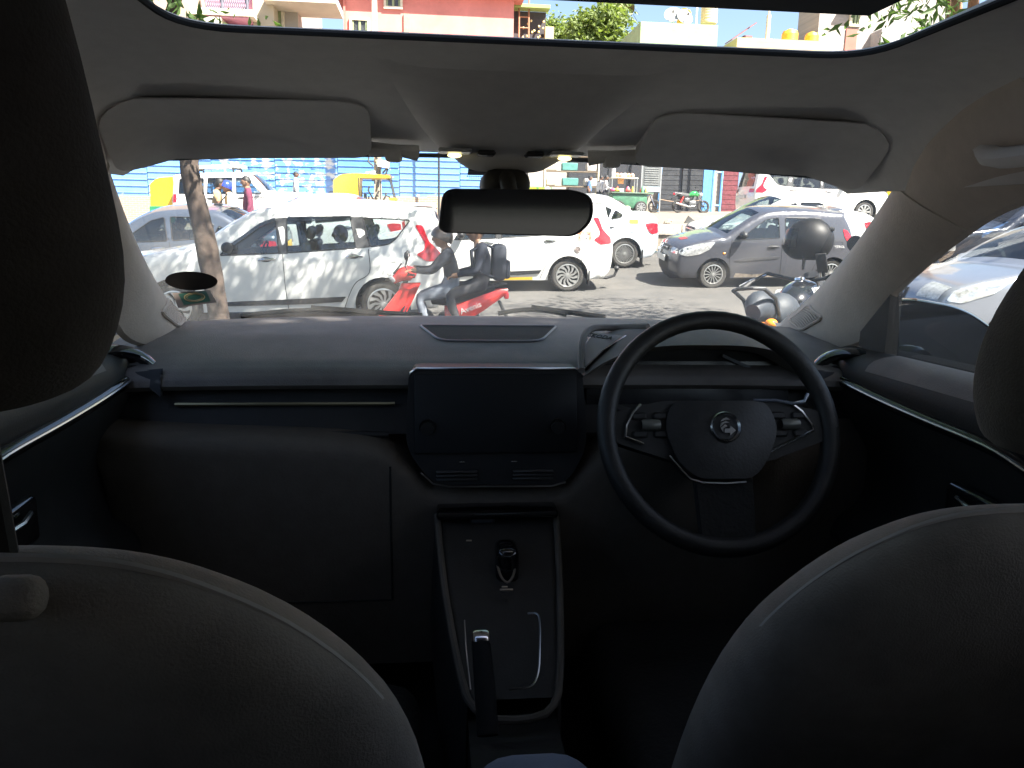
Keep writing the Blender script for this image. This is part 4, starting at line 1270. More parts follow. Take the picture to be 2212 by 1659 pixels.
    # wheels, arch liners
    key = (sp['r'], style)
    if key not in WM: WM[key] = wheel_meshes(sp['r'], style)
    tm, rm = WM[key]
    for xw in sp['wheels']:
        for sd_ in (-1, 1):
            wl = obj('wheel', tm, M_tyre, root); ro = obj('rim', rm, M_rim, wl)
            wl.location = (xw - L2, sd_ * (sh.W(xw, .3, False) - .115), sp['r'])
            if sd_ > 0: wl.rotation_euler = (0, 0, PI)
            ln = MB(); a0 = math.asin((sill - sp['r']) / sp['arch'])
            ln.grid(lambda u, v: (xw - L2 + (sp['arch'] - .004) * math.cos(a0 + (PI - 2 * a0) * u), sd_ * (sh.W(xw, .55) - .006 - .42 * v), sp['r'] + (sp['arch'] - .004) * math.sin(a0 + (PI - 2 * a0) * u)), 14, 1)
            ln.lathe([(0, 0), (sp['arch'], 0)], 20, M=T(xw - L2, sd_ * (sh.W(xw, .5) - .43), sp['r']) @ RX(90), a0=a0, a1=PI - a0)
            obj('wheel_arch', ln, M_rimd, root, 60)
    # cabin: floor, seats, dashboard, steering wheel
    smt = seatm or M_seatd
    fl = MB(); xa0 = sp['segs'][2][1][0][0]; xr0 = sp['segs'][4][1][-1][0]
    fl.box(((xa0 + xr0) / 2 - L2, 0, sp['sill'] + .12), (xr0 - xa0 - .1, 1.2, .1))
    fl.rbox((xa0 + .25 - L2, 0, sp['belt'] - .16), (.42, 1.3, .28), .06, 2)
    obj('cabin_floor', fl, M_seatd, root)
    nrow = 3 if kind == 'ertiga' else 2
    xs0 = xa0 + 1.15
    for rw in range(nrow):
        for sd_ in (-1, 1):
            xq = xs0 + rw * .82
            if xq > xr0 - .35: continue
            s_ = MB()
            s_.rbox((xq - .12 - L2, sd_ * .36, sp['belt'] - .42), (.5, .48, .14), .05, 2)
            s_.rbox((0, 0, .26), (.13, .46, .60), .05, 2, M=T(xq + .12 - L2, sd_ * .36, sp['belt'] - .40) @ RY(14))
            so = obj('seat', s_, smt, root)
            s_ = MB(); s_.rbox((0, 0, .68), (.10, .26, .18), .045, 2, M=T(xq + .12 - L2, sd_ * .36, sp['belt'] - .40) @ RY(14)); s_.tube([Vector((xq + .27 - L2, sd_ * .36, sp['belt'] + .1)), Vector((xq + .3 - L2, sd_ * .36, sp['belt'] + .25))], .02, 6)
            obj('headrest', s_, smt, so)
    s_ = MB()
    cen = Vector((xa0 + .62 - L2, .36, sp['belt'] - .06))
    ring = [cen + Vector((.06 * math.sin(a), .18 * math.cos(a), .17 * math.sin(a))) for a in [2 * PI * k / 20 for k in range(21)]]
    s_.tube(ring, .014, 6, cap=False); obj('steering_wheel', s_, M_blackp, root)
    return root, sh

def side_text(sh, root, body, x, z, size, m, name='lettering', off=.004):
    M = axes((x - sh.sp['L'] / 2, -(sh.W(x, z) + off), z), (1, 0, 0), (0, 0, 1), (0, -1, 0))
    return obj(name, text_mb(body, size, M, .001), m, root, 0)
def side_plate(sh, root, x, z, w_, h, m, name, off=.003):
    return obj(name, side_patch(sh, [(x - w_ / 2, z - h / 2), (x + w_ / 2, z - h / 2), (x + w_ / 2, z + h / 2), (x - w_ / 2, z + h / 2)], off, .5, (-1,), True, .005), m, root)

# ---- white people carrier, left
c1, sh = car('people_carrier', 'white people carrier nearest the car, left, with chrome door handles', 'ertiga', -4.37, 10.54, 'L', P_white, 'turbine', cat='people carrier', seatm=M_seat, glass=glass_mat('carrier_glass', (.62, .68, .68), .05))
# ---- white people carrier, centre right
c2, sh = car('people_carrier', 'white people carrier half hidden by the mirror, with orange plate sticker', 'ertiga', -1.22, 14.2, 'L', P_white, 'turbine', cat='people carrier', seatm=M_seat)
side_plate(sh, c2, 3.86, 1.04, .26, .17, M_orange, 'plate_sticker')
side_text(sh, c2, 'KA 04', 3.86, 1.075, .075, M_ink); side_text(sh, c2, 'AA 5673', 3.86, 1.01, .065, M_ink)
side_plate(sh, c2, 2.60, .27, .62, .055, M_ydk, 'sill_reflector')
mb = MB(); q = (3.73 - sh.sp['L'] / 2, -(sh.W(3.73, .8) + .003), .80)
mb.lathe([(.045, 0), (.058, 0), (.058, .004), (.045, .004)], 24, M=T(*q) @ RX(90)); mb.lathe([(0, 0), (.036, 0), (.036, .003), (0, .003)], 20, M=T(*q) @ RX(90)); obj('round_badge', mb, mat('badge_grey', (.2, .16, .15), .5), c2)
mb = MB(); xx = sh.sp['L'] / 2
mb.tube([(xx - .3, -.55, .24), (xx - .05, -.55, .22), (xx + .10, -.55, .26), (xx + .14, -.55, .36)], .028, 8); mb.ball((xx + .14, -.55, .40), .05, 12, 8); obj('tow_bar', mb, M_blackp, c2)
mb = MB(); mb.box((3.57 + .40 - sh.sp['L'] / 2, -.74, .27), (.02, .2, .28)); obj('mud_flap', mb, M_blackp, c2)
for cc in (c1, c2):
    mb = MB(); mb.grid(lambda u, v: sh.S(sh.idx('roof', x=4.0) + (sh.idx('roof', x=4.27) - sh.idx('roof', x=4.0)) * u, -.97 + 1.94 * v, .012 + .02 * u), 3, 12); obj('roof_spoiler', mb, P_white, cc, 60)
# ---- pale sedan behind
c3, sh = car('sedan_car', 'pale white sedan with wire spoked wheel and yellow sticker, right of the mirror', 'sedan', .78, 16.66, 'L', P_white2, 'multi', cat='car', seatm=M_seat)
side_plate(sh, c3, 3.40, 1.0, .20, .09, M_ydk, 'sticker')
mb = MB(); xx = sh.sp['L'] / 2; mb.tube([(xx - .2, -.5, .28), (xx + .08, -.5, .30), (xx + .12, -.5, .36)], .03, 8); mb.ball((xx + .12, -.5, .38), .06, 12, 8); obj('tow_bar', mb, M_chrome, c3)
mb = MB(); mb.box((3.24 + .39 - xx, -.74, .24), (.02, .2, .32)); obj('mud_flap', mb, M_blackp, c3)
# ---- grey hatchback
c4, sh = car('hatchback_car', 'small scuffed charcoal grey hatchback with silver alloys facing left', 'alto', 4.50, 14.43, 'L', P_alto, 'fourteen', cat='car')
obj('dirt_band', side_patch(sh, [(1.12, .215), (1.95, .215), (1.90, .30), (1.5, .27), (1.15, .30)], .002, .3, (-1,), False), mat('road_dirt', (.24, .20, .16), .95, var=.3, vscale=12), c4)
side_text(sh, c4, 'PETROL', 3.16, .79, .065, M_wtxt)
mb = MB(); mb.ball((.88 - sh.sp['L'] / 2, -(sh.W(.88, .68)), .68), (.03, .012, .02), 10, 6); obj('indicator', mb, M_amber, c4)
mb = MB()
i2, i3 = sh.idx('nose', z=sh.sp['belt'] * .70), sh.idx('nose', z=sh.sp['belt'] * .80)
for poly in ([(-.05, .045), (.05, .085), (.05, .05), (-.02, .02), (.05, -.02), (-.05, -.085), (-.05, -.05), (.02, -.015), (-.05, .02)],):
    mb.prism([(a_ * .7, b_ * .7) for a_, b_ in poly], 0, .012, M=T(*sh.S((i2 + i3) / 2, 0, .035)) @ axes((0, 0, 0), (0, -1, 0), (.25, 0, .97), (-.97, 0, .25)))
obj('emblem', mb, M_chrome, c4, 20)
mb = MB(); mb.grid(lambda u, v: sh.S(sh.idx('roof', x=3.05) + 4 * u, -.9 + 1.8 * v, .02 + .03 * u), 3, 10); obj('roof_spoiler', mb, P_alto, c4, 60)
mb = MB(); i5 = sh.idx('hood', x=.2)
mb.grid(lambda u, v: sh.S(i5 - .5 + 2.0 * u, -.42 + .28 * v, .004), 4, 4); obj('flower_decal', mb, mat('decal_red', (.35, .04, .04), .5), c4)
# ---- white sedan behind the hatchback
c5, sh = car('sedan_car', 'white sedan hidden behind the charcoal hatchback', 'sedan', 5.80, 16.75, 'L', P_white, 'steel', cat='car')
# ---- white people carrier parked on the far footpath, right, facing away
c6, sh = car('people_carrier', 'white people carrier with red tail lamps parked on the far footpath, facing right', 'ertiga', 14.1, 23.4, 'R', P_white, 'steel', cat='people carrier', zfun=lot_z)
mb = MB(); mb.grid(lambda u, v: sh.S(sh.idx('roof', x=4.0) + 6 * u, -.97 + 1.94 * v, .012 + .03 * u), 3, 12); obj('roof_spoiler', mb, P_white, c6, 60)
# ---- black SUV seen through the side window
c7, sh = car('sport_utility', 'black sport utility car with grey wheel arches seen through the side window', 'suv', 9.95, 14.55, 'L', P_black, 'five', cat='car')
for xw in sh.sp['wheels']:
    poly = [(xw + (sh.sp['arch'] + .07) * math.cos(a), sh.sp['r'] + (sh.sp['arch'] + .07) * math.sin(a)) for a in [R(-12) + R(204) * k / 16 for k in range(17)]] + [(xw + (sh.sp['arch'] - .0) * math.cos(a), sh.sp['r'] + (sh.sp['arch'] - .0) * math.sin(a)) for a in [R(192) - R(204) * k / 16 for k in range(17)]]
    obj('arch_cladding', side_patch(sh, poly, .016, .3), M_greyp, c7)
obj('sill_cladding', side_patch(sh, [(1.3, .275), (3.08, .275), (3.08, .42), (1.3, .42)], .014, .3), M_greyp, c7)
obj('bumper_cladding', side_patch(sh, [(.12, .26), (.42, .26), (.40, .40), (.10, .44)], .014, .2), M_greyp, c7)
# ---- slate sedan on the left
c8, sh = car('sedan_car', 'slate grey sedan left of the tree trunk with a sticker on its rear glass', 'sedan', -6.85, 14.25, 'L', P_dark, 'steel', cat='car', seatm=M_seat)
mb = MB(); ir = sh.idx('rear', x=3.35); mb.grid(lambda u, v: sh.S(ir - 1.2 + 2 * u, -.60 + .22 * v, .006), 4, 4); obj('glass_sticker', mb, mat('sticker_pale_blue', (.45, .6, .75), .4), c8)
mb = MB(); mb.grid(lambda u, v: sh.S(ir + .2 + 1.2 * u, -.30 + .25 * v, .006), 3, 4); obj('glass_sticker', mb, mat('sticker_pale_green', (.5, .65, .6), .4), c8)
mb = MB(); mb.tube([Vector(sh.S(sh.idx('roof', x=2.85), 0, .0)), Vector(sh.S(sh.idx('roof', x=2.85), 0, .0)) + Vector((.18, 0, .2))], .012, 6); mb.box(tuple(Vector(sh.S(sh.idx('roof', x=2.85), 0, .012))), (.14, .09, .03)); obj('antenna', mb, M_blackp, c8)
mb = MB(); c_ = Vector(sh.S(sh.idx('tail', z=.84), -.3, .03)); mb.rbox(tuple(c_), (.02, .5, .12), .005, 1); obj('number_plate', mb, M_ydk, c8)
# yellow taxi plate with lettering on the boot side
side_plate(sh, c8, 3.42, 1.0, .46, .11, M_ydk, 'plate_sticker'); side_text(sh, c8, 'U AP 4070', 3.42, 1.0, .085, M_ink)
# ---- white sedan beyond the nearest people carrier
c9, sh = car('sedan_car', 'white sedan visible through the windows of the left people carrier', 'sedan', -4.75, 16.7, 'L', P_white, 'steel', cat='car')
# ---- silver car parked beside ours
c10, sh = car('hatchback_car', 'silver car parked close on the right, its headlight above the wing mirror', 'sedan', 4.66, 6.75, 'L', P_silver, 'steel', cat='car')
c10.scale = (1, 1, .93)
# ---- boxy white SUV with roof rack
c11, sh = car('sport_utility', 'boxy white sport utility with a roof rack facing right before the blue fence', 'boxy', -3.95, 25.3, 'R', P_white, 'steel', cat='car', zfun=lot_z)
mb = MB()
for xx in (2.3, 3.5):
    for sd_ in (-1, 1):
        mb.tube([(xx - 2.1, sd_ * .55, 1.78), (xx - 2.1, sd_ * .55, 1.93)], .03, 6)
    mb.tube([(xx - 2.1, -.6, 1.93), (xx - 2.1, .6, 1.93)], .025, 6)
obj('rack_bar', mb, M_blackp, c11)
mb = MB(); mb.rbox((.85, 0, 2.0), (1.75, .9, .10), .04, 2); obj('roof_box', mb, P_white, c11)

# ================================================================= auto rickshaws
M_ay = mat('rickshaw_yellow', (.92, .58, .02), .45, var=.06)
M_ag = mat('rickshaw_green', (.02, .22, .10), .4, var=.08)
def rickshaw(label, x_tail, y_near, rot=0.0, dark=True):
    W_ = 1.26
    cx, cyy = x_tail + 1.3, y_near + W_ / 2
    t = thing('auto_rickshaw', label, 'auto rickshaw', (cx, cyy, lot_z(cx, cyy)), (0, 0, R(rot)), 'auto rickshaws on the far side')
    # local x: tail -1.3, front +1.3
    def shell(pts, w0, m, name, th=0, ang=40):
        mb = MB(); V, F = poly_fill(pts, (), .3)
        for sd_ in (-1, 1):
            mb.add([(p.x, sd_ * w0, p.y) for p in V], [f if sd_ < 0 else f[::-1] for f in F])
        n = len(pts)
        mb.add([(p[0], -w0, p[1]) for p in pts] + [(p[0], w0, p[1]) for p in pts], [(i, n + i, n + (i + 1) % n, (i + 1) % n) for i in range(n)])
        return obj(name, mb, m, t, ang)
    hood = round_poly([(-1.24, .78), (-1.22, 1.48), (-.98, 1.69, .25), (-.4, 1.74), (.75, 1.70, .1), (.80, 1.60), (-.30, 1.60, .02), (-.36, .80)], .05, 4)
    shell(hood, W_ / 2 - .02, M_ay, 'canopy')
    shell(round_poly([(-1.28, .32), (-1.27, .80), (-.34, .82), (-.30, .42), (.55, .38), (.72, .80), (.95, .84), (1.10, .55), (1.02, .30), (-.3, .28)], .05, 3), W_ / 2, M_ag, 'body')
    shell(round_poly([(.72, .80), (.95, .84), (.99, .92), (.74, .92)], .02, 2), W_ / 2 + .004, M_ay, 'front_panel')
    mb = MB()
    for sd_ in (-1, 1):
        mb.tube([(.92, sd_ * .56, .88), (.74, sd_ * .55, 1.62)], .03, 6)
    mb.tube([(.74, -.56, 1.62), (.74, .56, 1.62)], .03, 6); mb.tube([(.93, -.56, .88), (.93, .56, .88)], .025, 6)
    obj('windscreen_frame', mb, M_blackp, t)
    mb = MB(); mb.add([(.92, -.55, .9), (.92, .55, .9), (.75, .53, 1.6), (.75, -.53, 1.6)], [(0, 1, 2, 3)]); obj('windscreen', mb, M_glass, t)
    mb = MB(); mb.rbox((.70, 0, 1.66), (.2, W_ - .1, .16), .05, 2); obj('visor', mb, mat('rickshaw_brown', (.16, .10, .07), .6), t)
    mb = MB(); mb.rbox((-.75, 0, .72), (.5, 1.1, .16), .05, 2); mb.rbox((-1.02, 0, 1.0), (.12, 1.1, .5), .05, 2); mb.rbox((.05, 0, .70), (.4, .5, .14), .05, 2); mb.rbox((-.16, 0, .92), (.08, .5, .3), .04, 2); obj('seat', mb, mat('rickshaw_seat', (.05, .06, .09), .7), t)
    mb = MB(); mb.tube([(-.33, -.6, .82), (-.34, -.6, 1.6)], .025, 6); mb.tube([(-.33, .6, .82), (-.34, .6, 1.6)], .025, 6); mb.tube([(.35, .6, .5), (.35, .6, 1.6)], .015, 6); obj('side_bar', mb, M_blackp, t)
    mb = MB(); mb.tube([(.62, -.25, 1.0), (.7, 0, .98), (.62, .25, 1.0)], .018, 6); mb.tube([(.7, 0, .98), (.9, 0, .4)], .03, 6); obj('handlebar', mb, M_blackp, t)
    key = (.22, 'steel')
    if key not in WM: WM[key] = wheel_meshes(.22, 'steel')
    for (a_, b_) in ((.92, 0), (-.78, -.5), (-.78, .5)):
        wl = obj('wheel', WM[key][0], M_tyre, t); wl.location = (a_, b_, .22); obj('rim', WM[key][1], M_rim, wl)
    mb = MB(); mb.lathe([(0, .02), (.07, .02), (.08, 0)], 14, M=T(1.07, 0, .66) @ RY(90)); obj('headlight', mb, M_lamp, t)
    return t
rickshaw('yellow and green auto rickshaw behind the leaning tree trunk', -9.25, 26.4)
rickshaw('yellow and green auto rickshaw left of the rear view mirror', -3.75, 28.6)
p = unp(1912, 410, 30)
rk = rickshaw('yellow auto rickshaw peeping out above the right windscreen pillar', p.x - .6, 30, 70)

# ================================================================= two-wheelers
def wheel2(r, wd, parent, loc, spokes=True):
    mb = MB()
    mb.lathe([(r - .085, -wd * .4), (r - .03, -wd * .5), (r, -wd * .25), (r, wd * .25), (r - .03, wd * .5), (r - .085, wd * .4)], 32, M=RX(90))
    w_ = obj('wheel', mb, M_tyre, parent, 50); w_.location = loc
    mb = MB()
    mb.lathe([(r - .10, -wd * .35), (r - .08, -wd * .38), (r - .08, wd * .38), (r - .10, wd * .35)], 28, M=RX(90), closed=True)
    for k in range(6):
        a = 2 * PI * k / 6
        mb.tube([(0.03 * math.cos(a), 0, .03 * math.sin(a)), ((r - .09) * math.cos(a + .12), 0, (r - .09) * math.sin(a + .12))], .014, 5)
    mb.lathe([(0, -.05), (.045, -.05), (.045, .05), (0, .05)], 14, M=RX(90))
    obj('rim', mb, mat('rim_black', (.03, .03, .03), .4, .5), w_, 40)
    return w_
def blob(name, pts, rad, m, parent, sx=1.0, n=12, sub=5, up=(0, 1, 0)):
    mb = MB(); P_ = crom(pts, sub); rr = [q[0] for q in crom([(r_, 0, 0) for r_ in rad], sub)]
    mb.tube(P_, rr, n, sx=sx, up=up)
    return obj(name, mb, m, parent, 60)
M_sred = mat('scooter_red', (.62, .035, .03), .25, var=.06, coat=.8)
# ---- red scooter
gs = gz(0, 9.0)
SC = thing('motor_scooter', 'bright red motor scooter carrying two riders in front of the car', 'scooter', (0, 9.0, gs), (0, -0.022, 0))
SC.scale = (.96, .96, .94)
# local: nose towards -x
wheel2(.22, .10, SC, (-.78, 0, .22)); wheel2(.22, .11, SC, (.46, 0, .22))
mb = MB()
fr_ = round_poly([(-.80, .34), (-.74, .50), (-.52, .86), (-.42, .86), (-.34, .60), (-.40, .34), (-.62, .30)], .04, 3)
V, F = poly_fill(fr_, (), .08)
for sd_ in (-1, 1):
    mb.add([(p.x, sd_ * (.17 * max(.25, 1 - ((p.x + .32) / -.62) ** 2 * .5) if p.x < -.32 else sd_ * .17), p.y) for p in V], [f if sd_ < 0 else f[::-1] for f in F])
mb = MB()
def apron(u, v):
    z = .30 + .58 * u; q = -1 + 2 * v
    x = -.80 + .34 * u ** .8 + .20 * q * q
    w_ = .10 + .11 * math.sin(PI * min(1, u * .8 + .15))
    return (x, q * w_, z)
mb.grid(apron, 10, 12)
mb.grid(lambda u, v: (lambda p: (p[0] + .03, p[1] * .95, p[2]))(apron(u, v)), 10, 12, flip=True)
obj('front_apron', mb, M_sred, SC, 60, clean=False)
mb = MB()
for sd_ in (-1, 1):
    mb.add([(-.73, sd_ * .2, .50), (-.46, sd_ * .2, .84), (-.36, sd_ * .18, .82), (-.42, sd_ * .19, .62), (-.62, sd_ * .2, .40)], [(0, 1, 2, 3, 4) if sd_ < 0 else (4, 3, 2, 1, 0)])
    mb.add([(-.73, sd_ * .2, .50), (-.46, sd_ * .2, .84), (-.36, sd_ * .18, .82), (-.42, sd_ * .19, .62), (-.62, sd_ * .2, .40)] + [(-.70, sd_ * .12, .52), (-.46, sd_ * .12, .82), (-.38, sd_ * .12, .8), (-.44, sd_ * .12, .62), (-.6, sd_ * .12, .42)], [(i, (i + 1) % 5, 5 + (i + 1) % 5, 5 + i) for i in range(5)])
obj('apron_side', mb, M_sred, SC, 30)
mb = MB()
for sd_ in (-1, 1):
    mb.add([(-.60, sd_ * .203, .40), (-.42, sd_ * .195, .63), (-.38, sd_ * .185, .60), (-.40, sd_ * .19, .36), (-.52, sd_ * .2, .34)], [(0, 1, 2, 3, 4)])
obj('apron_inset', mb, M_blackp, SC, 30)
mb = MB()
for sd_ in (-1, 1):
    mb.add([(-.76, sd_ * .19, .44), (-.52, sd_ * .2, .38), (-.40, sd_ * .19, .34), (-.40, sd_ * .19, .22), (-.70, sd_ * .18, .22), (-.78, sd_ * .15, .36)], [(0, 1, 2, 3, 4, 5)])
mb.rbox((-.58, 0, .30), (.38, .36, .14), .05, 2)
obj('lower_fairing', mb, M_sred, SC, 30)
mb = MB(); mb.lathe([(.235, -.07), (.255, -.06), (.26, 0), (.255, .06), (.235, .07)], 16, M=T(-.78, 0, .22) @ RX(90) @ RZ(0), a0=R(-10), a1=R(-170)); obj('front_mudguard', mb, M_sred, SC, 60)
mb = MB(); mb.rbox((-.05, 0, .27), (.62, .34, .06), .02, 2); obj('footboard', mb, M_blackp, SC)
blob('head_cowl', [(-.56, 0, .90), (-.46, 0, .98), (-.34, 0, 1.0), (-.28, 0, .98)], [.03, .065, .07, .035], M_sred, SC, sx=1.25)
mb = MB(); mb.rbox((0, 0, 0), (.05, .16, .08), .02, 2, M=T(-.56, 0, .93) @ RY(-35)); obj('headlight', mb, M_lamp, SC)
mb = MB(); mb.rbox((0, 0, 0), (.02, .14, .16), .01, 2, M=T(-.50, 0, 1.06) @ RY(40)); obj('fly_screen', mb, M_blackp, SC)
mb = MB(); mb.tube([(-.30, -.34, 1.0), (-.36, -.2, 1.0), (-.38, 0, .98), (-.36, .2, 1.0), (-.30, .34, 1.0)], .016, 8); mb.tube([(-.38, 0, .98), (-.52, 0, .6)], .03, 8); obj('handlebar', mb, M_blackp, SC)
for sd_ in (-1, 1):
    mb = MB(); mb.tube([(-.36, sd_ * .22, 1.0), (-.40, sd_ * .27, 1.10), (-.38, sd_ * .30, 1.18)], .008, 6); mb.ball((-.385, sd_ * .30, 1.22), (.025, .065, .05), 14, 10); mo = obj('mirror', mb, M_blackp, SC)
    mb = MB(); mb.ball((-.36, sd_ * .30, 1.22), (.008, .055, .042), 14, 10); obj('mirror_glass', mb, M_chrome, mo)
blob('seat', [(-.12, 0, .68), (.02, 0, .72), (.3, 0, .74), (.52, 0, .80), (.66, 0, .80)], [.05, .09, .10, .085, .03], M_blackp, SC, sx=1.35)
def tailp(u, v, sd_):
    pts = [((.05, .40), (.05, .60)), ((.30, .42), (.30, .66)), ((.48, .52), (.52, .74)), ((.66, .64), (.70, .80)), ((.80, .74), (.82, .80))]
    f = u * 4; i = min(3, int(f)); t_ = f - i
    a_ = [pts[i][0][k] * (1 - t_) + pts[i + 1][0][k] * t_ for k in (0, 1)]; b_ = [pts[i][1][k] * (1 - t_) + pts[i + 1][1][k] * t_ for k in (0, 1)]
    w_ = (.15 + .035 * math.sin(PI * v)) * (1 - .55 * u * u)
    return (a_[0] * (1 - v) + b_[0] * v, sd_ * w_, a_[1] * (1 - v) + b_[1] * v)
for sd_ in (-1, 1):
    mb = MB(); mb.grid(lambda u, v: tailp(u, v, sd_), 10, 6, flip=sd_ > 0); mb.grid(lambda u, v: tuple(Vector(tailp(u, v, sd_)) - Vector((0, sd_ * .02, 0))), 10, 6, flip=sd_ < 0)
    obj('tail_panel', mb, M_sred, SC, 60)
obj('lettering', text_mb('Avenis', .10, axes((.36, -.188, .585), (.93, 0, .36), (-.36, 0, .93), (0, -1, 0)), .002), M_wtxt, SC, 0)
mb = MB(); mb.rbox((.22, 0, .40), (.5, .24, .24), .05, 2); mb.rbox((.46, .10, .24), (.4, .08, .12), .03, 2); obj('engine', mb, M_blackp, SC)
mb = MB(); mb.tube([(.10, -.16, .22), (.5, -.17, .26), (.75, -.17, .34)], [.03, .06, .05], 10); obj('exhaust', mb, mat('exhaust_dark', (.06, .06, .06), .4, .6), SC)
mb = MB(); mb.rbox((.80, 0, .72), (.06, .16, .09), .02, 2); obj('tail_light', mb, M_red, SC)
mb = MB(); mb.tube([(.50, -.12, .80), (.72, -.11, .86), (.80, 0, .86), (.72, .11, .86), (.50, .12, .80)], .014, 6); obj('grab_rail', mb, M_blackp, SC)
mb = MB(); mb.rbox((0, 0, 0), (.04, .16, .34), .02, 2, M=T(.78, 0, .50) @ RY(-24)); obj('rear_mudguard', mb, M_blackp, SC)
SC.location = (-.04, 9.0, gs)

# ---- parked green motorcycle before the shutters
def motorcycle(name, label, loc, rotz, tankm, seatm, group=None, z=None, lean=0):
    t = thing(name, label, 'motorcycle', loc, (R(lean), 0, R(rotz)), group)
    wheel2(.30, .10, t, (.64, 0, .30)); wheel2(.30, .12, t, (-.64, 0, .30))   # front at +x
    mb = MB()
    for sd_ in (-1, 1):
        mb.tube([(.64, sd_ * .09, .30), (.42, sd_ * .09, .80), (.36, sd_ * .09, .98)], .022, 8)
    obj('fork', mb, M_chrome, t)
    blob('fuel_tank', [(-.10, 0, .80), (.05, 0, .86), (.22, 0, .88), (.36, 0, .80)], [.05, .115, .13, .05], tankm, t, sx=1.05)
    blob('seat', [(-.74, 0, .86), (-.55, 0, .84), (-.3, 0, .80), (-.08, 0, .82)], [.03, .075, .08, .05], seatm, t, sx=1.5)
    mb = MB(); mb.rbox((.05, 0, .42), (.36, .26, .26), .05, 2); mb.tube([(.08, 0, .5), (.2, 0, .74)], .09, 10); mb.rbox((-.22, 0, .58), (.26, .2, .2), .04, 2); obj('engine', mb, mat('engine_grey', (.16, .16, .16), .4, .6, var=.3, vscale=20), t)
    mb = MB()
    mb.tube([(.36, 0, .84), (.24, 0, .3), (-.2, 0, .26), (-.3, 0, .6), (-.64, 0, .30)], .022, 8); mb.tube([(.3, 0, .78), (-.3, 0, .72), (-.8, 0, .78)], .022, 8); obj('frame', mb, M_blackp, t)
    mb = MB(); mb.tube([(.14, -.14, .3), (-.15, -.17, .26), (-.55, -.18, .36), (-.82, -.18, .42)], [.025, .03, .05, .045], 10); obj('exhaust', mb, M_chrome, t)
    for sd_ in (-1, 1):
        mb = MB(); mb.tube([(-.42, sd_ * .13, .72), (-.62, sd_ * .13, .34)], .035, 8); obj('shock_absorber', mb, mat('shock_red', (.6, .05, .04), .4), t)
    mb = MB(); mb.tube([(.26, -.36, 1.02), (.33, -.22, 1.06), (.36, 0, .98), (.33, .22, 1.06), (.26, .36, 1.02)], .014, 8); obj('handlebar', mb, M_blackp, t)
    for sd_ in (-1, 1):
        mb = MB(); mb.tube([(.32, sd_ * .25, 1.05), (.36, sd_ * .32, 1.2)], .008, 6); mb.ball((.37, sd_ * .34, 1.24), (.02, .06, .04), 12, 8); obj('mirror', mb, M_blackp, t)
    mb = MB(); mb.lathe([(0, .08), (.08, .06), (.10, 0), (.06, -.1), (0, -.12)], 18, M=T(.50, 0, .86) @ RY(90)); obj('headlight', mb, M_lamp, t)
    mb = MB(); mb.rbox((0, 0, 0), (.34, .15, .05), .02, 2, M=T(-.86, 0, .72) @ RY(-38)); obj('rear_mudguard', mb, M_blackp, t)
    mb = MB(); mb.rbox((-.86, 0, .86), (.10, .16, .09), .03, 2); obj('tail_light', mb, M_red, t)
    mb = MB(); mb.lathe([(.32, -.07), (.335, 0), (.32, .07)], 12, M=T(.64, 0, .30) @ RX(90), a0=R(-30), a1=R(-150)); obj('front_mudguard', mb, M_blackp, t)
    mb = MB(); mb.tube([(-.5, -.1, .86), (-.85, -.1, .92), (-.9, 0, .93), (-.85, .1, .92), (-.5, .1, .86)], .013, 6); obj('grab_rail', mb, M_chrome, t)
    mb = MB(); mb.tube([(-.05, -.1, .28), (-.12, -.32, .01)], .014, 6); obj('side_stand', mb, M_blackp, t)
    return t
p = unp(1492, 455, 36.6)
motorcycle('motorcycle', 'green and black motorcycle parked before the black shutters', (p.x, 36.6, lot_z(p.x, 36.6)), 4, mat('bike_green', (.04, .38, .09), .3, coat=.6), mat('bike_seat', (.06, .06, .06), .7), lean=-6)
p = unp(1408, 452, 37)
motorcycle('motorcycle', 'motorcycle front poking out right of the stall board', (p.x - .55, 37, lot_z(p.x, 37)), -8, mat('bike_blue', (.05, .14, .45), .3, coat=.6), mat('bike_seat', (.06, .06, .06), .7), lean=-6)

# ---- black classic motorcycle parked right in front of the car
tailP = Vector((1.66, 4.35)); headP = Vector((2.60, 5.35))
ang = math.degrees(math.atan2(headP.y - tailP.y, headP.x - tailP.x))
M_tankb = mat('tank_black', (.012, .013, .016), .15, var=.2, coat=1.0)
M_seatg = mat('saddle_slate', (.03, .036, .046), .6, var=.15, bump=.15)
dirv = (headP - tailP).normalized()
bc = tailP + dirv * .86
BK = thing('classic_motorcycle', 'black classic motorcycle with split saddle parked right before the windscreen', 'motorcycle', (bc.x + .13, bc.y - .03, road_z(bc.x, bc.y)), (R(-7), 0, R(ang)))
BK.scale = (.94, .94, .94)
wheel2(.33, .10, BK, (.72, 0, .33)); wheel2(.32, .12, BK, (-.66, 0, .32))
mb = MB()
for sd_ in (-1, 1):
    mb.tube([(.72, sd_ * .09, .33), (.48, sd_ * .09, .80), (.42, sd_ * .09, 1.0)], .024, 8)
obj('fork', mb, M_blackp, BK)
blob('fuel_tank', [(-.12, 0, .84), (-.02, 0, .88), (.14, 0, .92), (.28, 0, .91), (.38, 0, .84)], [.06, .13, .15, .14, .05], M_tankb, BK, sx=1.0, n=20)
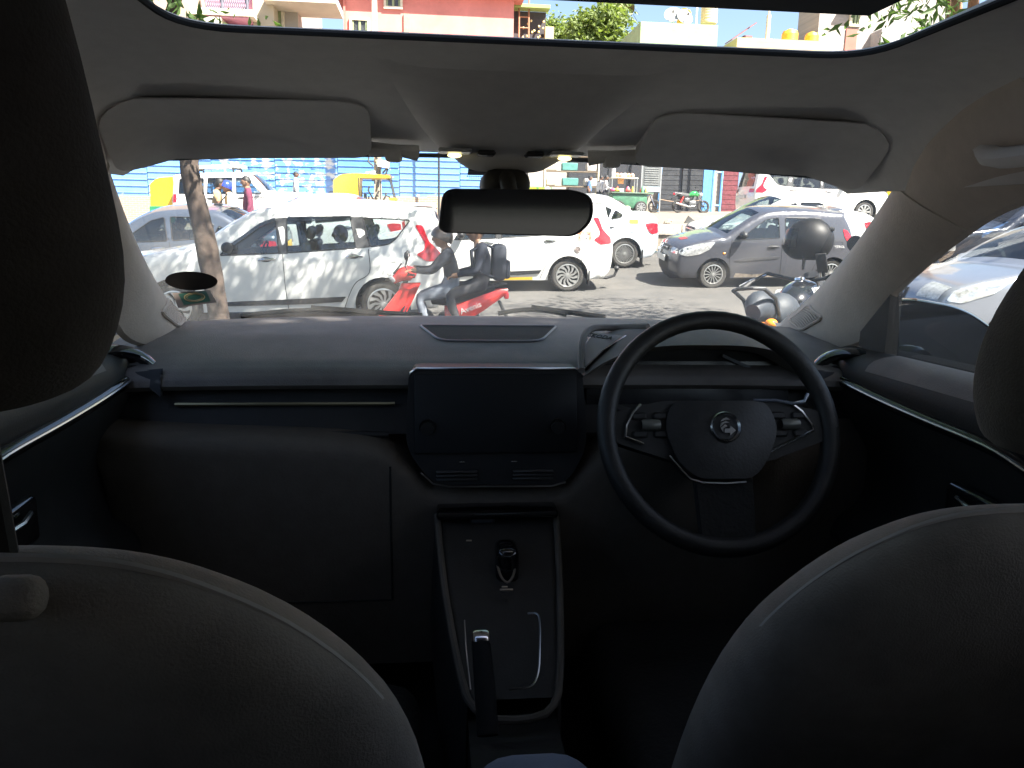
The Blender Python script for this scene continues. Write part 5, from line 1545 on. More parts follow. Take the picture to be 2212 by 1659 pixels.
# lettering on the left tank flank (facing the parked car)
TT = axes((.10, .137, .955), (-1, 0, 0), (0, -.35, .94), (0, .94, .35))
TT2 = axes((.10, -.137, .955), (1, 0, 0), (0, .35, .94), (0, -.94, .35))
for Tm in (TT, TT2):
    obj('lettering', text_mb('ROYAL', .062, Tm @ T(0, .03, .012), .002), M_wtxt, BK, 0)
    obj('lettering', text_mb('ENFIELD', .062, Tm @ T(0, -.035, .012), .002), M_wtxt, BK, 0)
mb = MB(); mb.lathe([(0, .02), (.035, .018), (.04, 0)], 16, M=T(.16, 0, 1.07)); obj('fuel_cap', mb, M_chrome, BK)
blob('saddle', [(-.44, 0, .82), (-.34, 0, .86), (-.2, 0, .84), (-.11, 0, .84)], [.06, .12, .12, .06], M_seatg, BK, sx=1.15, n=16)
blob('pillion_saddle', [(-.80, 0, .90), (-.7, 0, .93), (-.55, 0, .91), (-.46, 0, .88)], [.05, .09, .09, .05], M_seatg, BK, sx=1.15, n=16)
mb = MB(); mb.tube([(-.60, -.10, .86), (-.68, -.105, .98), (-.86, -.10, 1.05), (-.91, -.05, 1.06), (-.91, .05, 1.06), (-.86, .10, 1.05), (-.68, .105, .98), (-.60, .10, .86)], .013, 8); obj('grab_rail', mb, M_blackp, BK)
mb = MB(); mb.rbox((.06, 0, .42), (.42, .26, .26), .05, 2); mb.tube([(.1, 0, .5), (.16, 0, .78)], .10, 12)
for k in range(6):
    mb.lathe([(0, 0), (.135, 0), (.135, .012), (0, .012)], 16, M=T(.11 + k * .008, 0, .54 + k * .04))
obj('engine', mb, mat('engine_grey', (.16, .16, .16), .4, .6, var=.3, vscale=20), BK)
mb = MB(); mb.tube([(.42, 0, .86), (.3, 0, .3), (-.25, 0, .26), (-.34, 0, .66), (-.66, 0, .32)], .024, 8); mb.tube([(.36, 0, .8), (-.3, 0, .76), (-.85, 0, .84)], .024, 8); obj('frame', mb, M_blackp, BK)
mb = MB(); mb.tube([(.2, -.14, .3), (-.2, -.18, .28), (-.6, -.19, .34), (-.95, -.19, .38)], [.025, .03, .05, .05], 10); obj('exhaust', mb, M_chrome, BK)
for sd_ in (-1, 1):
    mb = MB(); mb.tube([(-.42, sd_ * .14, .78), (-.62, sd_ * .14, .36)], .04, 10); obj('shock_absorber', mb, M_blackp, BK)
    mb = MB(); mb.rbox((-.28, sd_ * .13, .62), (.28, .05, .2), .03, 2); obj('side_cover', mb, M_tankb, BK)
mb = MB(); mb.lathe([(.35, -.075), (.365, 0), (.35, .075)], 16, M=T(-.66, 0, .32) @ RX(90), a0=R(-20), a1=R(-185)); mb.lathe([(.36, -.06), (.37, 0), (.36, .06)], 14, M=T(.72, 0, .33) @ RX(90), a0=R(-20), a1=R(-160)); obj('mudguard', mb, M_tankb, BK, 60)
mb = MB(); mb.rbox((-1.0, 0, .80), (.08, .11, .11), .03, 2); obj('tail_light', mb, M_red, BK)
for sd_ in (-1, 1):
    mb = MB(); mb.ball((-.96, sd_ * .17, .84), (.04, .04, .03), 12, 8); mb.tube([(-.92, 0, .84), (-.95, sd_ * .15, .84)], .01, 6); obj('indicator', mb, M_amber, BK)
mb = MB(); mb.tube([(.22, -.40, 1.07), (.34, -.30, 1.13), (.41, -.1, 1.06), (.41, .1, 1.06), (.34, .30, 1.13), (.22, .40, 1.07)], .014, 8); obj('handlebar', mb, M_blackp, BK)
for sd_ in (-1, 1):
    mb = MB(); mb.tube([(.22, sd_ * .40, 1.07), (.14, sd_ * .43, 1.03)], .02, 8); obj('grip', mb, M_blackp, BK)
    mb = MB(); mb.tube([(.31, sd_ * .3, 1.12), (.26, sd_ * .4, 1.09), (.16, sd_ * .46, 1.05)], .007, 6); obj('lever', mb, M_chrome, BK)
    if sd_ < 0:
        mb = MB(); mb.tube([(.33, sd_ * .26, 1.12), (.34, sd_ * .33, 1.26)], .008, 6); mb.lathe([(0, 0), (.055, 0), (.06, .01), (.04, .025), (0, .03)], 16, M=T(.35, sd_ * .34, 1.30) @ RY(90)); obj('mirror', mb, M_blackp, BK)
mb = MB(); mb.lathe([(0, .10), (.085, .08), (.10, 0), (.08, -.1), (0, -.14)], 20, M=T(.56, 0, .96) @ RY(90)); obj('headlight', mb, M_blackp, BK)
mb = MB(); mb.lathe([(0, 0), (.06, 0), (.06, -.06), (0, -.08)], 18, M=T(.44, 0, 1.10) @ RY(-25)); obj('speedometer', mb, M_blackp, BK)
mb = MB(); mb.rbox((0, 0, 0), (.02, .08, .15), .01, 2, M=T(.30, -.12, 1.18) @ RY(-20)); mb.tube([(.34, -.12, 1.08), (.31, -.12, 1.16)], .014, 6); obj('phone_holder', mb, M_blackp, BK)
mb = MB(); mb.rbox((0, 0, 0), (.04, .09, .025), .01, 2, M=T(-.62, -.13, .80) @ RZ(18)); obj('yellow_strap', mb, mat('strap_yellow', (.75, .45, .05), .6), BK)
# helmet hung on the mirror
hp = unp(1748, 522, 5.3)
HL = thing('helmet', 'black full face helmet hung on the handlebar of the classic motorcycle', 'helmet', hp - Vector((0, 0, .16)), (R(0), R(0), R(150)))
mb = MB()
NU, NV = 28, 18
vs_, fs_ = [], []
for i in range(NV + 1):
    ph = PI * (.04 + .80 * i / NV)
    for j in range(NU):
        th = 2 * PI * j / NU
        d = Vector((math.sin(ph) * math.cos(th), math.sin(ph) * math.sin(th), math.cos(ph)))
        k = 1 + (.16 * max(0, math.cos(th)) ** 3 if d.z < -.1 else 0)
        vs_.append((d.x * .165 * k, d.y * .135, .17 + d.z * .155))
for i in range(NV):
    for j in range(NU):
        th = 2 * PI * (j + .5) / NU
        if abs(((th + PI) % (2 * PI)) - PI) < 1.05 and 7 <= i <= 11: continue
        fs_.append((i * NU + j, i * NU + (j + 1) % NU, (i + 1) * NU + (j + 1) % NU, (i + 1) * NU + j)[::-1])
fs_.append(tuple(range(NU)))
mb.add(vs_, fs_)
obj('shell', mb, mat('helmet_black', (.008, .008, .009), .5, var=.2, vscale=14, spec=.3), HL, 60)
mb = MB()
mb.grid(lambda u, v: (.172 * math.cos(-1.1 + 2.2 * u) * math.sin(PI * (.33 + .27 * v)), .140 * math.sin(-1.1 + 2.2 * u) * math.sin(PI * (.33 + .27 * v)), .17 + .155 * math.cos(PI * (.33 + .27 * v))), 16, 6)
obj('visor', mb, mat('visor_smoke', (.01, .01, .011), .2, spec=.4), HL, 60)
mb = MB(); mb.rbox((0, 0, .30), (.16, .03, .035), .012, 2); mb.rbox((-.12, 0, .25), (.08, .10, .03), .012, 2, M=RY(0)); mb.ball((0.01, -.137, .19), (.03, .012, .03), 12, 8); obj('vent', mb, M_blackp, HL)
mb = MB(); mb.tube([(.02, -.09, .06), (.03, -.06, -.02), (.02, .05, -.03), (.02, .09, .06)], .010, 6); obj('chin_strap', mb, M_blackp, HL)
# ================================================================= people
M_skin = mat('skin_brown', (.26, .145, .09), .55, var=.06)
M_skin2 = mat('skin_dark', (.17, .09, .055), .55, var=.06)
M_hair = mat('hair_black', (.012, .011, .011), .55)
M_shoe = mat('shoe_black', (.03, .028, .026), .5)
def cloth(name, c, **k):
    return mat(name, c, .9, var=.14, vscale=9, bump=.35, bscale=18, **k)

def head_mb(mb, c, f, s=1.0, mi=0, eye=3):
    """Head with brow, nose, mouth, chin and ears; c centre, f yaw of the gaze (0 = +x)."""
    M = T(*c) @ RZ(f) @ Matrix.Scale(s, 4)
    vs_, fs_ = [], []
    NU, NV = 20, 16
    for i in range(NV + 1):
        ph = PI * i / NV
        z = -math.cos(ph)
        for j in range(NU):
            th = 2 * PI * j / NU
            x = math.sin(ph) * math.cos(th); y = math.sin(ph) * math.sin(th)
            rx, ry, rz = .098, .076, .118
            k = 1.0
            if z < 0: k = 1 - .22 * (-z) ** 1.5
            px, py, pz = x * rx * (k if x < 0 else 1 - .08 * max(0, -z)), y * ry * k, z * rz
            if x > .2:
                fy = abs(py)
                px += .028 * math.exp(-(fy / .013) ** 2 - ((pz + .018) / .022) ** 2)          # nose
                px += .006 * math.exp(-((pz - .028) / .012) ** 2)                             # brow
                px -= .008 * math.exp(-((fy - .032) / .014) ** 2 - ((pz - .008) / .012) ** 2) # eye socket
                px += .006 * math.exp(-(fy / .026) ** 2 - ((pz + .058) / .008) ** 2)          # lips
                px += .010 * math.exp(-(fy / .03) ** 2 - ((pz + .098) / .018) ** 2)           # chin
            vs_.append((px, py, pz))
    for i in range(NV):
        for j in range(NU):
            fs_.append((i * NU + j, i * NU + (j + 1) % NU, (i + 1) * NU + (j + 1) % NU, (i + 1) * NU + j))
    mb.add(vs_, fs_, mi, M)
    for sd_ in (-1, 1):
        mb.ball((-.005, sd_ * .078, -.005), (.022, .010, .032), 8, 6, mi, M)
        mb.ball((.083, sd_ * .032, .008), (.010, .013, .007), 8, 6, eye, M)
    mb.ball((.098, 0, -.058), (.006, .024, .004), 8, 4, eye, M)

def hair_mb(c, f, s=1.0, longer=0.0):
    M = T(*c) @ RZ(f) @ Matrix.Scale(s, 4)
    mb = MB(); NU, NV = 20, 10
    vs_, fs_ = [], []
    for i in range(NV + 1):
        for j in range(NU):
            th = 2 * PI * j / NU
            lim = 1.15 + .75 * (1 - math.cos(th)) / 2 + longer * (1 - math.cos(th)) / 2
            ph = lim * i / NV
            k = 1.10 + .04 * noise.noise(Vector((math.cos(th) * 3, math.sin(th) * 3, ph * 4)))
            if i == NV: k = .98
            vs_.append((math.sin(ph) * math.cos(th) * .098 * k - .004, math.sin(ph) * math.sin(th) * .08 * k, math.cos(ph) * .118 * k))
    for i in range(NV):
        for j in range(NU):
            fs_.append((i * NU + j, (i + 1) * NU + j, (i + 1) * NU + (j + 1) % NU, i * NU + (j + 1) % NU))
    mb.add(vs_, fs_, 0, M)
    return mb

def person(label, loc, rotz, J, shirt, pants, skin=None, sleeve=1.0, hair=True, gaze=0, group=None, scale=1.0, helmet=None, shorts=False, longer=0.0):
    """J: joints (body faces +x). sleeve: 1 full, .5 half. One continuous body mesh coloured by region."""
    skin = skin or M_skin
    t = thing('person', label, 'person', loc, (0, 0, R(rotz)), group)
    t.scale = (scale,) * 3
    names = ['pelvis', 'spine', 'chest', 'neck', 'skull']
    V = [J['pelvis'], J['spine'], J['chest'], J['neck'], tuple(Vector(J['head']) + Vector((-.01, 0, -.06)))]
    RD = [(.15, .125), (.135, .115), (.165, .125), (.058, .058), (.06, .06)]
    E = [(0, 1), (1, 2), (2, 3), (3, 4)]
    reg = [('torso', V[0], V[1]), ('torso', V[1], V[2]), ('torso', V[2], tuple((Vector(V[2]) + Vector(V[3])) / 2)), ('skin', V[3], V[4])]
    hands = []
    for sd_, s_ in ((1, 'l'), (-1, 'r')):
        i = len(V)
        sh_, el, wr = J['sh_' + s_], J['el_' + s_], J['wr_' + s_]
        hd = tuple(Vector(wr) + (Vector(wr) - Vector(el)).normalized() * .07)
        V += [sh_, el, wr, hd]; RD += [(.075, .075), (.05, .05), (.034, .034), (.03, .042)]
        E += [(2, i), (i, i + 1), (i + 1, i + 2), (i + 2, i + 3)]
        mid = tuple((Vector(sh_) + Vector(el)) / 2 + (Vector(el) - Vector(sh_)) * .2)
        reg += [('torso', V[2], sh_), ('torso', sh_, mid), ('torso' if sleeve >= 1 else 'skin', mid, el), ('torso' if sleeve >= 1 else 'skin', el, tuple(Vector(el).lerp(Vector(wr), .88))), ('skin', wr, hd)]
        hands.append((Vector(wr), Vector(hd), sd_))
        i = len(V)
        hp, kn, an, to = J['hip_' + s_], J['kn_' + s_], J['an_' + s_], J['to_' + s_]
        V += [hp, kn, an, to]; RD += [(.10, .10), (.068, .068), (.046, .046), (.036, .045)]
        E += [(0, i), (i, i + 1), (i + 1, i + 2), (i + 2, i + 3)]
        mk = tuple(Vector(kn).lerp(Vector(an), .55))
        reg += [('legs', V[0], hp), ('legs', hp, kn), ('legs', kn, mk), ('skin' if shorts else 'legs', mk, an), ('shoe', an, to)]
    me = bpy.data.meshes.new('tmp'); me.from_pydata(V, E, [])
    ob = bpy.data.objects.new('tmp', me); COL.objects.link(ob)
    md = ob.modifiers.new('s', 'SKIN'); md.use_smooth_shade = True
    if not me.skin_vertices: pass
    sv = me.skin_vertices[0].data
    for k, r_ in enumerate(RD):
        sv[k].radius = (r_[0], r_[1]); sv[k].use_root = (k == 0)
    ob.modifiers.new('d', 'SUBSURF').levels = 1
    ob.modifiers['d'].render_levels = 1
    dg = bpy.context.evaluated_depsgraph_get()
    em = bpy.data.meshes.new_from_object(ob.evaluated_get(dg))
    bpy.data.objects.remove(ob)
    mb = MB()
    idx = dict(torso=0, legs=1, skin=2, shoe=4)
    segs = [(idx[r_[0]], Vector(r_[1]), Vector(r_[2])) for r_ in reg]
    vv = [v.co.copy() for v in em.vertices]
    for v_ in vv:       # folds in the cloth
        v_ += Vector((1, 1, .3)) * (.010 * noise.noise(v_ * 11))
    mb.v = [tuple(v_) for v_ in vv]
    for p_ in em.polygons:
        c = p_.center
        best, bi = 9, 0
        for (mi, a, b) in segs:
            d = b - a; tt = max(0, min(1, (c - a).dot(d) / max(1e-9, d.length_squared)))
            q = (c - a - d * tt).length
            if q < best: best, bi = q, mi
        mb.f.append(tuple(p_.vertices)); mb.m.append(bi)
    bpy.data.meshes.remove(em)
    # fingers
    for (wr, hd, sd_) in hands:
        d = (hd - wr).normalized()
        lat = d.cross(Vector((0, 0, 1)));  lat = lat.normalized() if lat.length > .1 else Vector((0, 1, 0))
        dn = lat.cross(d).normalized()
        for k in range(4):
            b_ = hd + lat * (.030 - .019 * k); ln = (.06, .07, .066, .05)[k]
            mb.tube([b_ - d * .02, b_ + d * ln * .5 - dn * .006, b_ + d * ln * .85 - dn * .028], [.010, .009, .007], 6, 2)
        tb = wr + d * .03 + lat * .03 * sd_
        mb.tube([tb, tb + lat * sd_ * .022 + d * .028, tb + lat * sd_ * .028 + d * .055 - dn * .01], [.012, .010, .008], 6, 2)
    head_mb(mb, J['head'], gaze, 1.0, 2, 3)
    obj('body', mb, [shirt, pants, skin, M_hair, M_shoe], t, 70)
    if hair and not helmet:
        obj('hair', hair_mb(J['head'], gaze, 1.0, longer), M_hair, t, 70)
    if helmet:
        mb = MB(); vs_, fs_ = [], []
        NU, NV = 24, 14
        for i in range(NV + 1):
            for j in range(NU):
                th = 2 * PI * j / NU
                lim = 1.45 + .75 * (1 - math.cos(th)) / 2
                ph = lim * i / NV
                vs_.append((math.sin(ph) * math.cos(th) * .138 - .006, math.sin(ph) * math.sin(th) * .118, math.cos(ph) * .145 + .008))
        for i in range(NV):
            for j in range(NU):
                fs_.append((i * NU + j, (i + 1) * NU + j, (i + 1) * NU + (j + 1) % NU, i * NU + (j + 1) % NU))
        mb.add(vs_, fs_, 0, T(*J['head']) @ RZ(gaze)); obj('helmet', mb, helmet, t, 70)
    return t

def stand(h=1.0, lean=0.0, arm='down', stride=0.0):
    a = lambda x, y, z: (x + lean * max(0, z - .9), y, z)
    J = dict(pelvis=a(0, 0, .96), spine=a(0, 0, 1.12), chest=a(.01, 0, 1.32), neck=a(0, 0, 1.48), head=a(.025, 0, 1.60))
    for s_, y in (('l', 1), ('r', -1)):
        J['sh_' + s_] = a(0, y * .185, 1.40)
        if arm == 'down' or (arm == 'one' and s_ == 'l'):
            J['el_' + s_] = a(-.03, y * .24, 1.13); J['wr_' + s_] = a(.05, y * .25, .90)
        else:
            J['el_' + s_] = a(.06, y * .24, 1.14); J['wr_' + s_] = a(.28, y * .17, 1.12)
        st = stride * y
        J['hip_' + s_] = a(0, y * .095, .92); J['kn_' + s_] = (.02 + st * .5, y * .10, .50); J['an_' + s_] = (-.02 + st, y * .10, .09); J['to_' + s_] = (.13 + st, y * .12, .045)
    return J
def seated(zs=0.0):
    J = dict(pelvis=(0, 0, .55 + zs), spine=(-.03, 0, .72 + zs), chest=(-.06, 0, .92 + zs), neck=(-.06, 0, 1.07 + zs), head=(-.03, 0, 1.19 + zs))
    for s_, y in (('l', 1), ('r', -1)):
        J['sh_' + s_] = (-.06, y * .18, 1.0 + zs); J['el_' + s_] = (.02, y * .23, .76 + zs); J['wr_' + s_] = (.26, y * .16, .72 + zs)
        J['hip_' + s_] = (.02, y * .09, .53 + zs); J['kn_' + s_] = (.40, y * .11, .55 + zs); J['an_' + s_] = (.45, y * .11, .20 + zs); J['to_' + s_] = (.58, y * .11, .17 + zs)
    return J

# ---- scooter riders (bodies face +x locally, scooter nose points to -x world)
c_navy = cloth('denim_navy', (.010, .014, .024)); c_slate = cloth('jacket_slate', (.017, .021, .034)); c_grey = cloth('trouser_grey', (.20, .22, .26)); c_blk = cloth('trouser_black', (.03, .03, .035))
sx_, sy_, sz_ = SC.location
J = dict(pelvis=(-.16, 0, .82), spine=(-.14, 0, .96), chest=(-.08, 0, 1.15), neck=(-.04, 0, 1.29), head=(0, 0, 1.41))
for s_, y in (('l', 1), ('r', -1)):
    J['sh_' + s_] = (-.08, y * .185, 1.22); J['el_' + s_] = (.12, y * .26, 1.02); J['wr_' + s_] = (.30, y * .29, 1.03)
    J['hip_' + s_] = (-.12, y * .10, .80); J['kn_' + s_] = (.28, y * .17, .70); J['an_' + s_] = (.17, y * .17, .36); J['to_' + s_] = (.31, y * .17, .31)
person('scooter rider in navy denim jacket and pale grey trousers with a dark helmet', (sx_, sy_, sz_), 180, J, c_navy, c_grey, M_skin, helmet=mat('helmet_brown', (.05, .04, .036), .3, coat=.6), group=None, scale=.95)
J = dict(pelvis=(-.50, 0, .88), spine=(-.52, 0, 1.03), chest=(-.50, 0, 1.22), neck=(-.44, 0, 1.36), head=(-.41, 0, 1.48))
for s_, y in (('l', 1), ('r', -1)):
    J['sh_' + s_] = (-.49, y * .19, 1.29); J['el_' + s_] = (-.42, y * .27, 1.04); J['wr_' + s_] = (-.18, y * .23, .98)
    J['hip_' + s_] = (-.46, y * .11, .86); J['kn_' + s_] = (-.08, y * .24, .74); J['an_' + s_] = (-.20, y * .22, .40); J['to_' + s_] = (-.07, y * .23, .35)
person('scooter passenger in slate blue jacket wearing a backpack behind the rider', (sx_, sy_, sz_), 180, J, c_slate, c_blk, M_skin, gaze=12, scale=.95)
BP = thing('backpack', 'dark backpack on the back of the scooter passenger', 'backpack', (sx_ + .64, sy_, sz_ + .875))
mb = MB(); mb.rbox((.02, 0, .20), (.17, .30, .42), .06, 3); obj('bag', mb, cloth('bag_charcoal', (.04, .045, .06)), BP)
mb = MB(); mb.rbox((.11, 0, .12), (.08, .24, .22), .035, 2); obj('pocket', mb, cloth('bag_charcoal2', (.03, .035, .05)), BP)
for sd_ in (-1, 1):
    mb = MB(); mb.tube([(-.05, sd_ * .10, .36), (-.16, sd_ * .12, .41), (-.30, sd_ * .13, .32), (-.28, sd_ * .15, .12), (-.06, sd_ * .14, .03)], .016, 6, sx=1.6); obj('strap', mb, cloth('bag_charcoal2', (.03, .035, .05)), BP)
SC2 = None

def at(px, Y, zf=lot_z, dx=0):
    p_ = unp(px, 440, Y)
    return (p_.x + dx, Y, zf(p_.x, Y))
# ---- people by the fence, left
person('man in khaki shirt with dark hair leaning behind the tree trunk', at(464, 19.0, road_z), 10, stand(lean=.15, arm='fwd'), cloth('shirt_khaki', (.42, .29, .15)), c_blk, M_skin2, sleeve=.5, longer=.6, scale=1.07)
person('person in blue helmet and cream printed shirt beside the maroon shirted man', at(500, 19.1, road_z), -160, stand(arm='fwd', lean=.1), cloth('shirt_cream', (.66, .58, .36)), c_grey, M_skin, scale=1.02, helmet=mat('helmet_blue', (.03, .06, .42), .2, coat=1))
person('man in maroon shirt standing before the white sport utility', at(536, 18.95, road_z), -165, stand(), cloth('shirt_maroon', (.16, .03, .065)), c_blk, M_skin, scale=1.09)
person('man in white shirt walking along the blue fence', at(640, 31.2, lot_hi), 15, stand(stride=.14), cloth('shirt_white', (.74, .75, .76)), c_grey, M_skin2)
# ---- people at the stall, right
person('man in blue shirt at the dark shop doorway', at(1272, 37.6), -20, stand(), cloth('shirt_blue', (.10, .18, .34)), c_blk, M_skin2, sleeve=.5)
person('left one of two men in white shirts at the stall', at(1293, 36.9), 15, stand(lean=.1), cloth('shirt_white', (.74, .75, .76)), c_blk, M_skin2)
person('right one of two men in white shirts at the stall, reaching over it', at(1304, 36.5), 0, stand(lean=.1, arm='fwd'), cloth('shirt_white2', (.78, .77, .78)), c_blk, M_skin2)
person('person in pink and red clothes behind the far people carrier', at(1878, 30.5), -90, stand(), cloth('dress_pink', (.55, .14, .16)), cloth('dress_pale_pink', (.60, .36, .34)), M_skin2, longer=.8)
person('rider in red shirt and grey helmet beside the right windscreen pillar', at(1904, 27), 190, stand(arm='fwd'), cloth('shirt_red', (.50, .10, .07)), c_blk, M_skin, helmet=mat('helmet_grey', (.25, .25, .25), .3, coat=1))
# ---- people inside cars
g_ = gz(-1.2, 11.3)
person('dark haired passenger on the middle row of the left people carrier', (-1.45, 11.05, g_), 180, seated(.03), cloth('shirt_beige', (.3, .25, .2)), c_blk, M_skin2, longer=1.0)
g_ = gz(-5, 15.1)
person('driver sitting in the slate grey sedan', (-4.75, 14.85, g_), 180, seated(.0), cloth('shirt_driver', (.05, .05, .06)), c_blk, M_skin2)

# ================================================================= stall on the footpath
Yst = 35.2
pa, pb = unp(1318, 440, Yst), unp(1392, 440, Yst)
gS = lot_z((pa.x + pb.x) / 2, Yst)
ST = thing('food_stall', 'green wheeled stall with a glass counter and a slatted board', 'stall', ((pa.x + pb.x) / 2, Yst, gS))
wS = pb.x - pa.x
mb = MB(); mb.rbox((0, 0, .55), (wS, .9, .62), .03, 2); obj('cart_body', mb, mat('stall_green', (.05, .16, .09), .6, var=.2), ST)
mb = MB(); mb.rbox((.1, 0, .90), (wS + .35, 1.05, .06), .02, 2); obj('counter', mb, mat('stall_top', (.10, .16, .11), .5), ST)
mb = MB(); mb.rbox((-.25, -.1, 1.55), (wS * .78, .55, .04), .015, 2); obj('shelf', mb, mat('steel_shelf', (.6, .58, .5), .4, .4), ST)
for k in range(4):
    mb = MB(); mb.tube([(-.25 + (-1 if k % 2 else 1) * wS * .36, -.1 + (-.24 if k < 2 else .24), .92), (-.25 + (-1 if k % 2 else 1) * wS * .36, -.1 + (-.24 if k < 2 else .24), 1.55)], .025, 6); obj('leg', mb, M_rim, ST)
key = (.28, 'steel')
WM[key] = wheel_meshes(.28, 'steel')
for sx1 in (-1, 1):
    for sy1 in (-1, 1):
        wl = obj('wheel', WM[key][0], M_tyre, ST); wl.location = (sx1 * wS * .32, sy1 * .46, .28); obj('rim', WM[key][1], M_rim, wl)
mb = MB()
bx = unp(1404, 440, Yst + .3).x - ST.location.x
mb.box((bx, .3, 2.1), (.86, .05, 2.3)); brd = obj('board', mb, mat('board_grey', (.13, .14, .14), .7), ST)
mb = MB()
for k in range(16):
    mb.box((bx, .262, 1.35 + k * .10), (.66, .02, .055))
obj('slat', mb, mat('slat_grey', (.2, .21, .21), .7), brd)
for sd_ in (-1, 1):
    mb = MB(); mb.box((bx + sd_ * .45, .3, 1.6), (.05, .06, 3.2)); obj('post', mb, M_rim, ST)
mb = MB(); mb.box((bx, .28, 1.12), (.86, .08, .22)); obj('board_foot', mb, mat('stall_blue', (.35, .45, .55), .6), ST)
ncol = [(.75, .1, .08), (.1, .4, .15), (.8, .7, .1), (.75, .75, .72), (.1, .25, .6), (.7, .3, .1), (.55, .08, .2)]
for k in range(18):
    a_ = random.uniform(-.5, .52) * wS
    mcol = mat('goods_%d' % (k % 7), ncol[k % 7], .5)
    mb = MB()
    if k % 3 == 0: mb.lathe([(0, 0), (.06, 0), (.06, .16), (.025, .22), (.025, .27), (0, .27)], 12)
    elif k % 3 == 1: mb.ball((0, 0, .09), (.12, .12, .09), 12, 8)
    else: mb.rbox((0, 0, .08), (.2, .16, .16), .03, 2)
    o = obj('bottle' if k % 3 == 0 else 'bowl' if k % 3 == 1 else 'packet', mb, mcol)
    o.location = (ST.location.x + a_, Yst + random.uniform(-.38, -.1), gS + .932)
    nm = ['red', 'green', 'yellow', 'white', 'blue', 'orange', 'crimson'][k % 7]
    tag(o, nm + (' bottle' if k % 3 == 0 else ' rounded bowl' if k % 3 == 1 else ' packet') + ' among the goods on the stall counter', 'bottle' if k % 3 == 0 else 'bowl' if k % 3 == 1 else 'packet', 'goods on the stall counter')
for k in range(6):
    mb = MB(); mb.lathe([(0, 0), (.10, 0), (.11, .12), (.05, .2), (0, .2)], 12) if k else mb.lathe([(0, 0), (.09, 0), (.09, .42), (.05, .46), (0, .46)], 14)
    o = obj('jar', mb, mat('jar_%d' % (k % 3), [(.78, .78, .76), (.7, .4, .2), (.5, .3, .25)][k % 3], .4))
    o.location = (ST.location.x - .25 - wS * .3 + k * wS * .11, Yst - .1, gS + 1.575)
    tag(o, ['tall white flask', 'amber jar next to the white flask', 'brown jar third from the left', 'white jar in the middle', 'amber jar near the board', 'brown jar at the right end'][k] + ' on the upper shelf of the stall', 'jar', 'jars on the stall shelf')
p_ = unp(1342, 395, Yst - .2)
mb = MB(); mb.tube([(0, 0, 0), (0, 0, p_.z - gS - 1.5)], .05, 6); mb.rbox((0, 0, p_.z - gS - 1.45), (.28, .04, .32), .05, 2)
o = obj('price_board', mb, mat('board_orange', (.8, .45, .15), .5)); o.location = (p_.x, Yst - .1, gS + 1.573); tag(o, 'small orange price board sticking up from the stall', 'sign')
# side cupboard with shop goods left of the stall
p_ = unp(1232, 430, 38); gC = lot_z(p_.x, 38)
CB = thing('display_rack', 'cream display rack with stacked goods before the shop left of the stall', 'rack', (p_.x, 38, gC))
for sd_ in (-1, 1):
    mb = MB(); mb.box((sd_ * 1.3, 0, 1.5), (.07, .5, 3.0)); obj('upright', mb, mat('rack_cream', (.6, .55, .42), .6), CB)
for k in range(4):
    mb = MB(); mb.box((0, 0, .5 + k * .7), (2.55, .5, .05)); obj('shelf', mb, mat('rack_brown', (.2, .15, .1), .6), CB)
for k in range(9):
    mb = MB(); mb.rbox((-1.1 + (k % 3) * 1.0 + random.uniform(-.1, .1), -.02, .53 + .7 * (k // 3) + .19), (random.uniform(.4, .8), .4, .36), .03, 1); obj('carton', mb, mat('carton_%d' % (k % 3), [(.6, .55, .4), (.08, .25, .22), (.55, .5, .45)][k % 3], .7), CB)
# ================================================================= our parked car, seen from its rear seat
CARR = thing('parked_car', 'dark cabin of the parked car we look out of, steering wheel on the right', 'car', (0, 0, 0))
I_head = mat('headliner_cloth', (.76, .745, .73), .95, var=.03, vscale=30, bump=.06, bscale=300)
I_beige = mat('trim_beige', (.50, .43, .37), .7, var=.05, vscale=20, bump=.12, bscale=250)
I_pad = mat('dash_soft_grey', (.17, .152, .143), .62, var=.14, vscale=7, bump=.18, bscale=420)
I_blk = mat('trim_black', (.017, .0158, .015), .6, var=.15, vscale=30, bump=.06, bscale=300)
I_gloss = mat('piano_black', (.008, .008, .009), .12, var=.1, coat=.7)
I_low = mat('dash_lower_beige', (.115, .096, .078), .8, var=.06, vscale=30, bump=.12, bscale=250)
I_hrest = mat('headrest_cloth_dark', (.12, .108, .098), .95, var=.18, vscale=9, bump=.22, bscale=500)
I_seat = mat('seat_cloth_beige', (.27, .222, .185), .95, var=.16, vscale=9, bump=.22, bscale=500)
I_floor = mat('carpet_black', (.02, .019, .018), .95, bump=.3, bscale=120)
I_leather = mat('wheel_leather', (.02, .019, .0185), .5, var=.25, vscale=22, bump=.1, bscale=200)
I_chrome = mat('cabin_chrome', (.62, .62, .62), .2, 1.0, var=.05)
I_ext = paint('own_car_paint', (.78, .78, .77), .35, 0)  # unseen paint, made white so the sunlit bonnet brightens the headliner
def part(name, mb, m, parent=None, ang=45, **k):
    return obj(name, mb, m, parent or CARR, ang, **k)
def smin(a, b): return min(a, b)
_zc = [(-1.4, 1.40), (-.9, 1.47), (0, 1.525), (.6, 1.530), (.985, 1.517), (1.2, 1.488), (1.42, 1.441), (1.6, 1.436)]
def zc(Y):
    for (a, b), (c, d) in zip(_zc, _zc[1:]):
        if Y <= c:
            t = (Y - a) / (c - a); t = max(0, t)
            return b + (d - b) * t
    return _zc[-1][1]
def zroof(X, Y):
    base = sum(zc(Y + k * .05) for k in (-1, 0, 1)) / 3
    return base - .075 * (max(0, abs(X) - .50) / .18) ** 2
def yfront(X): return 1.565 - .10 * (X / .66) ** 2
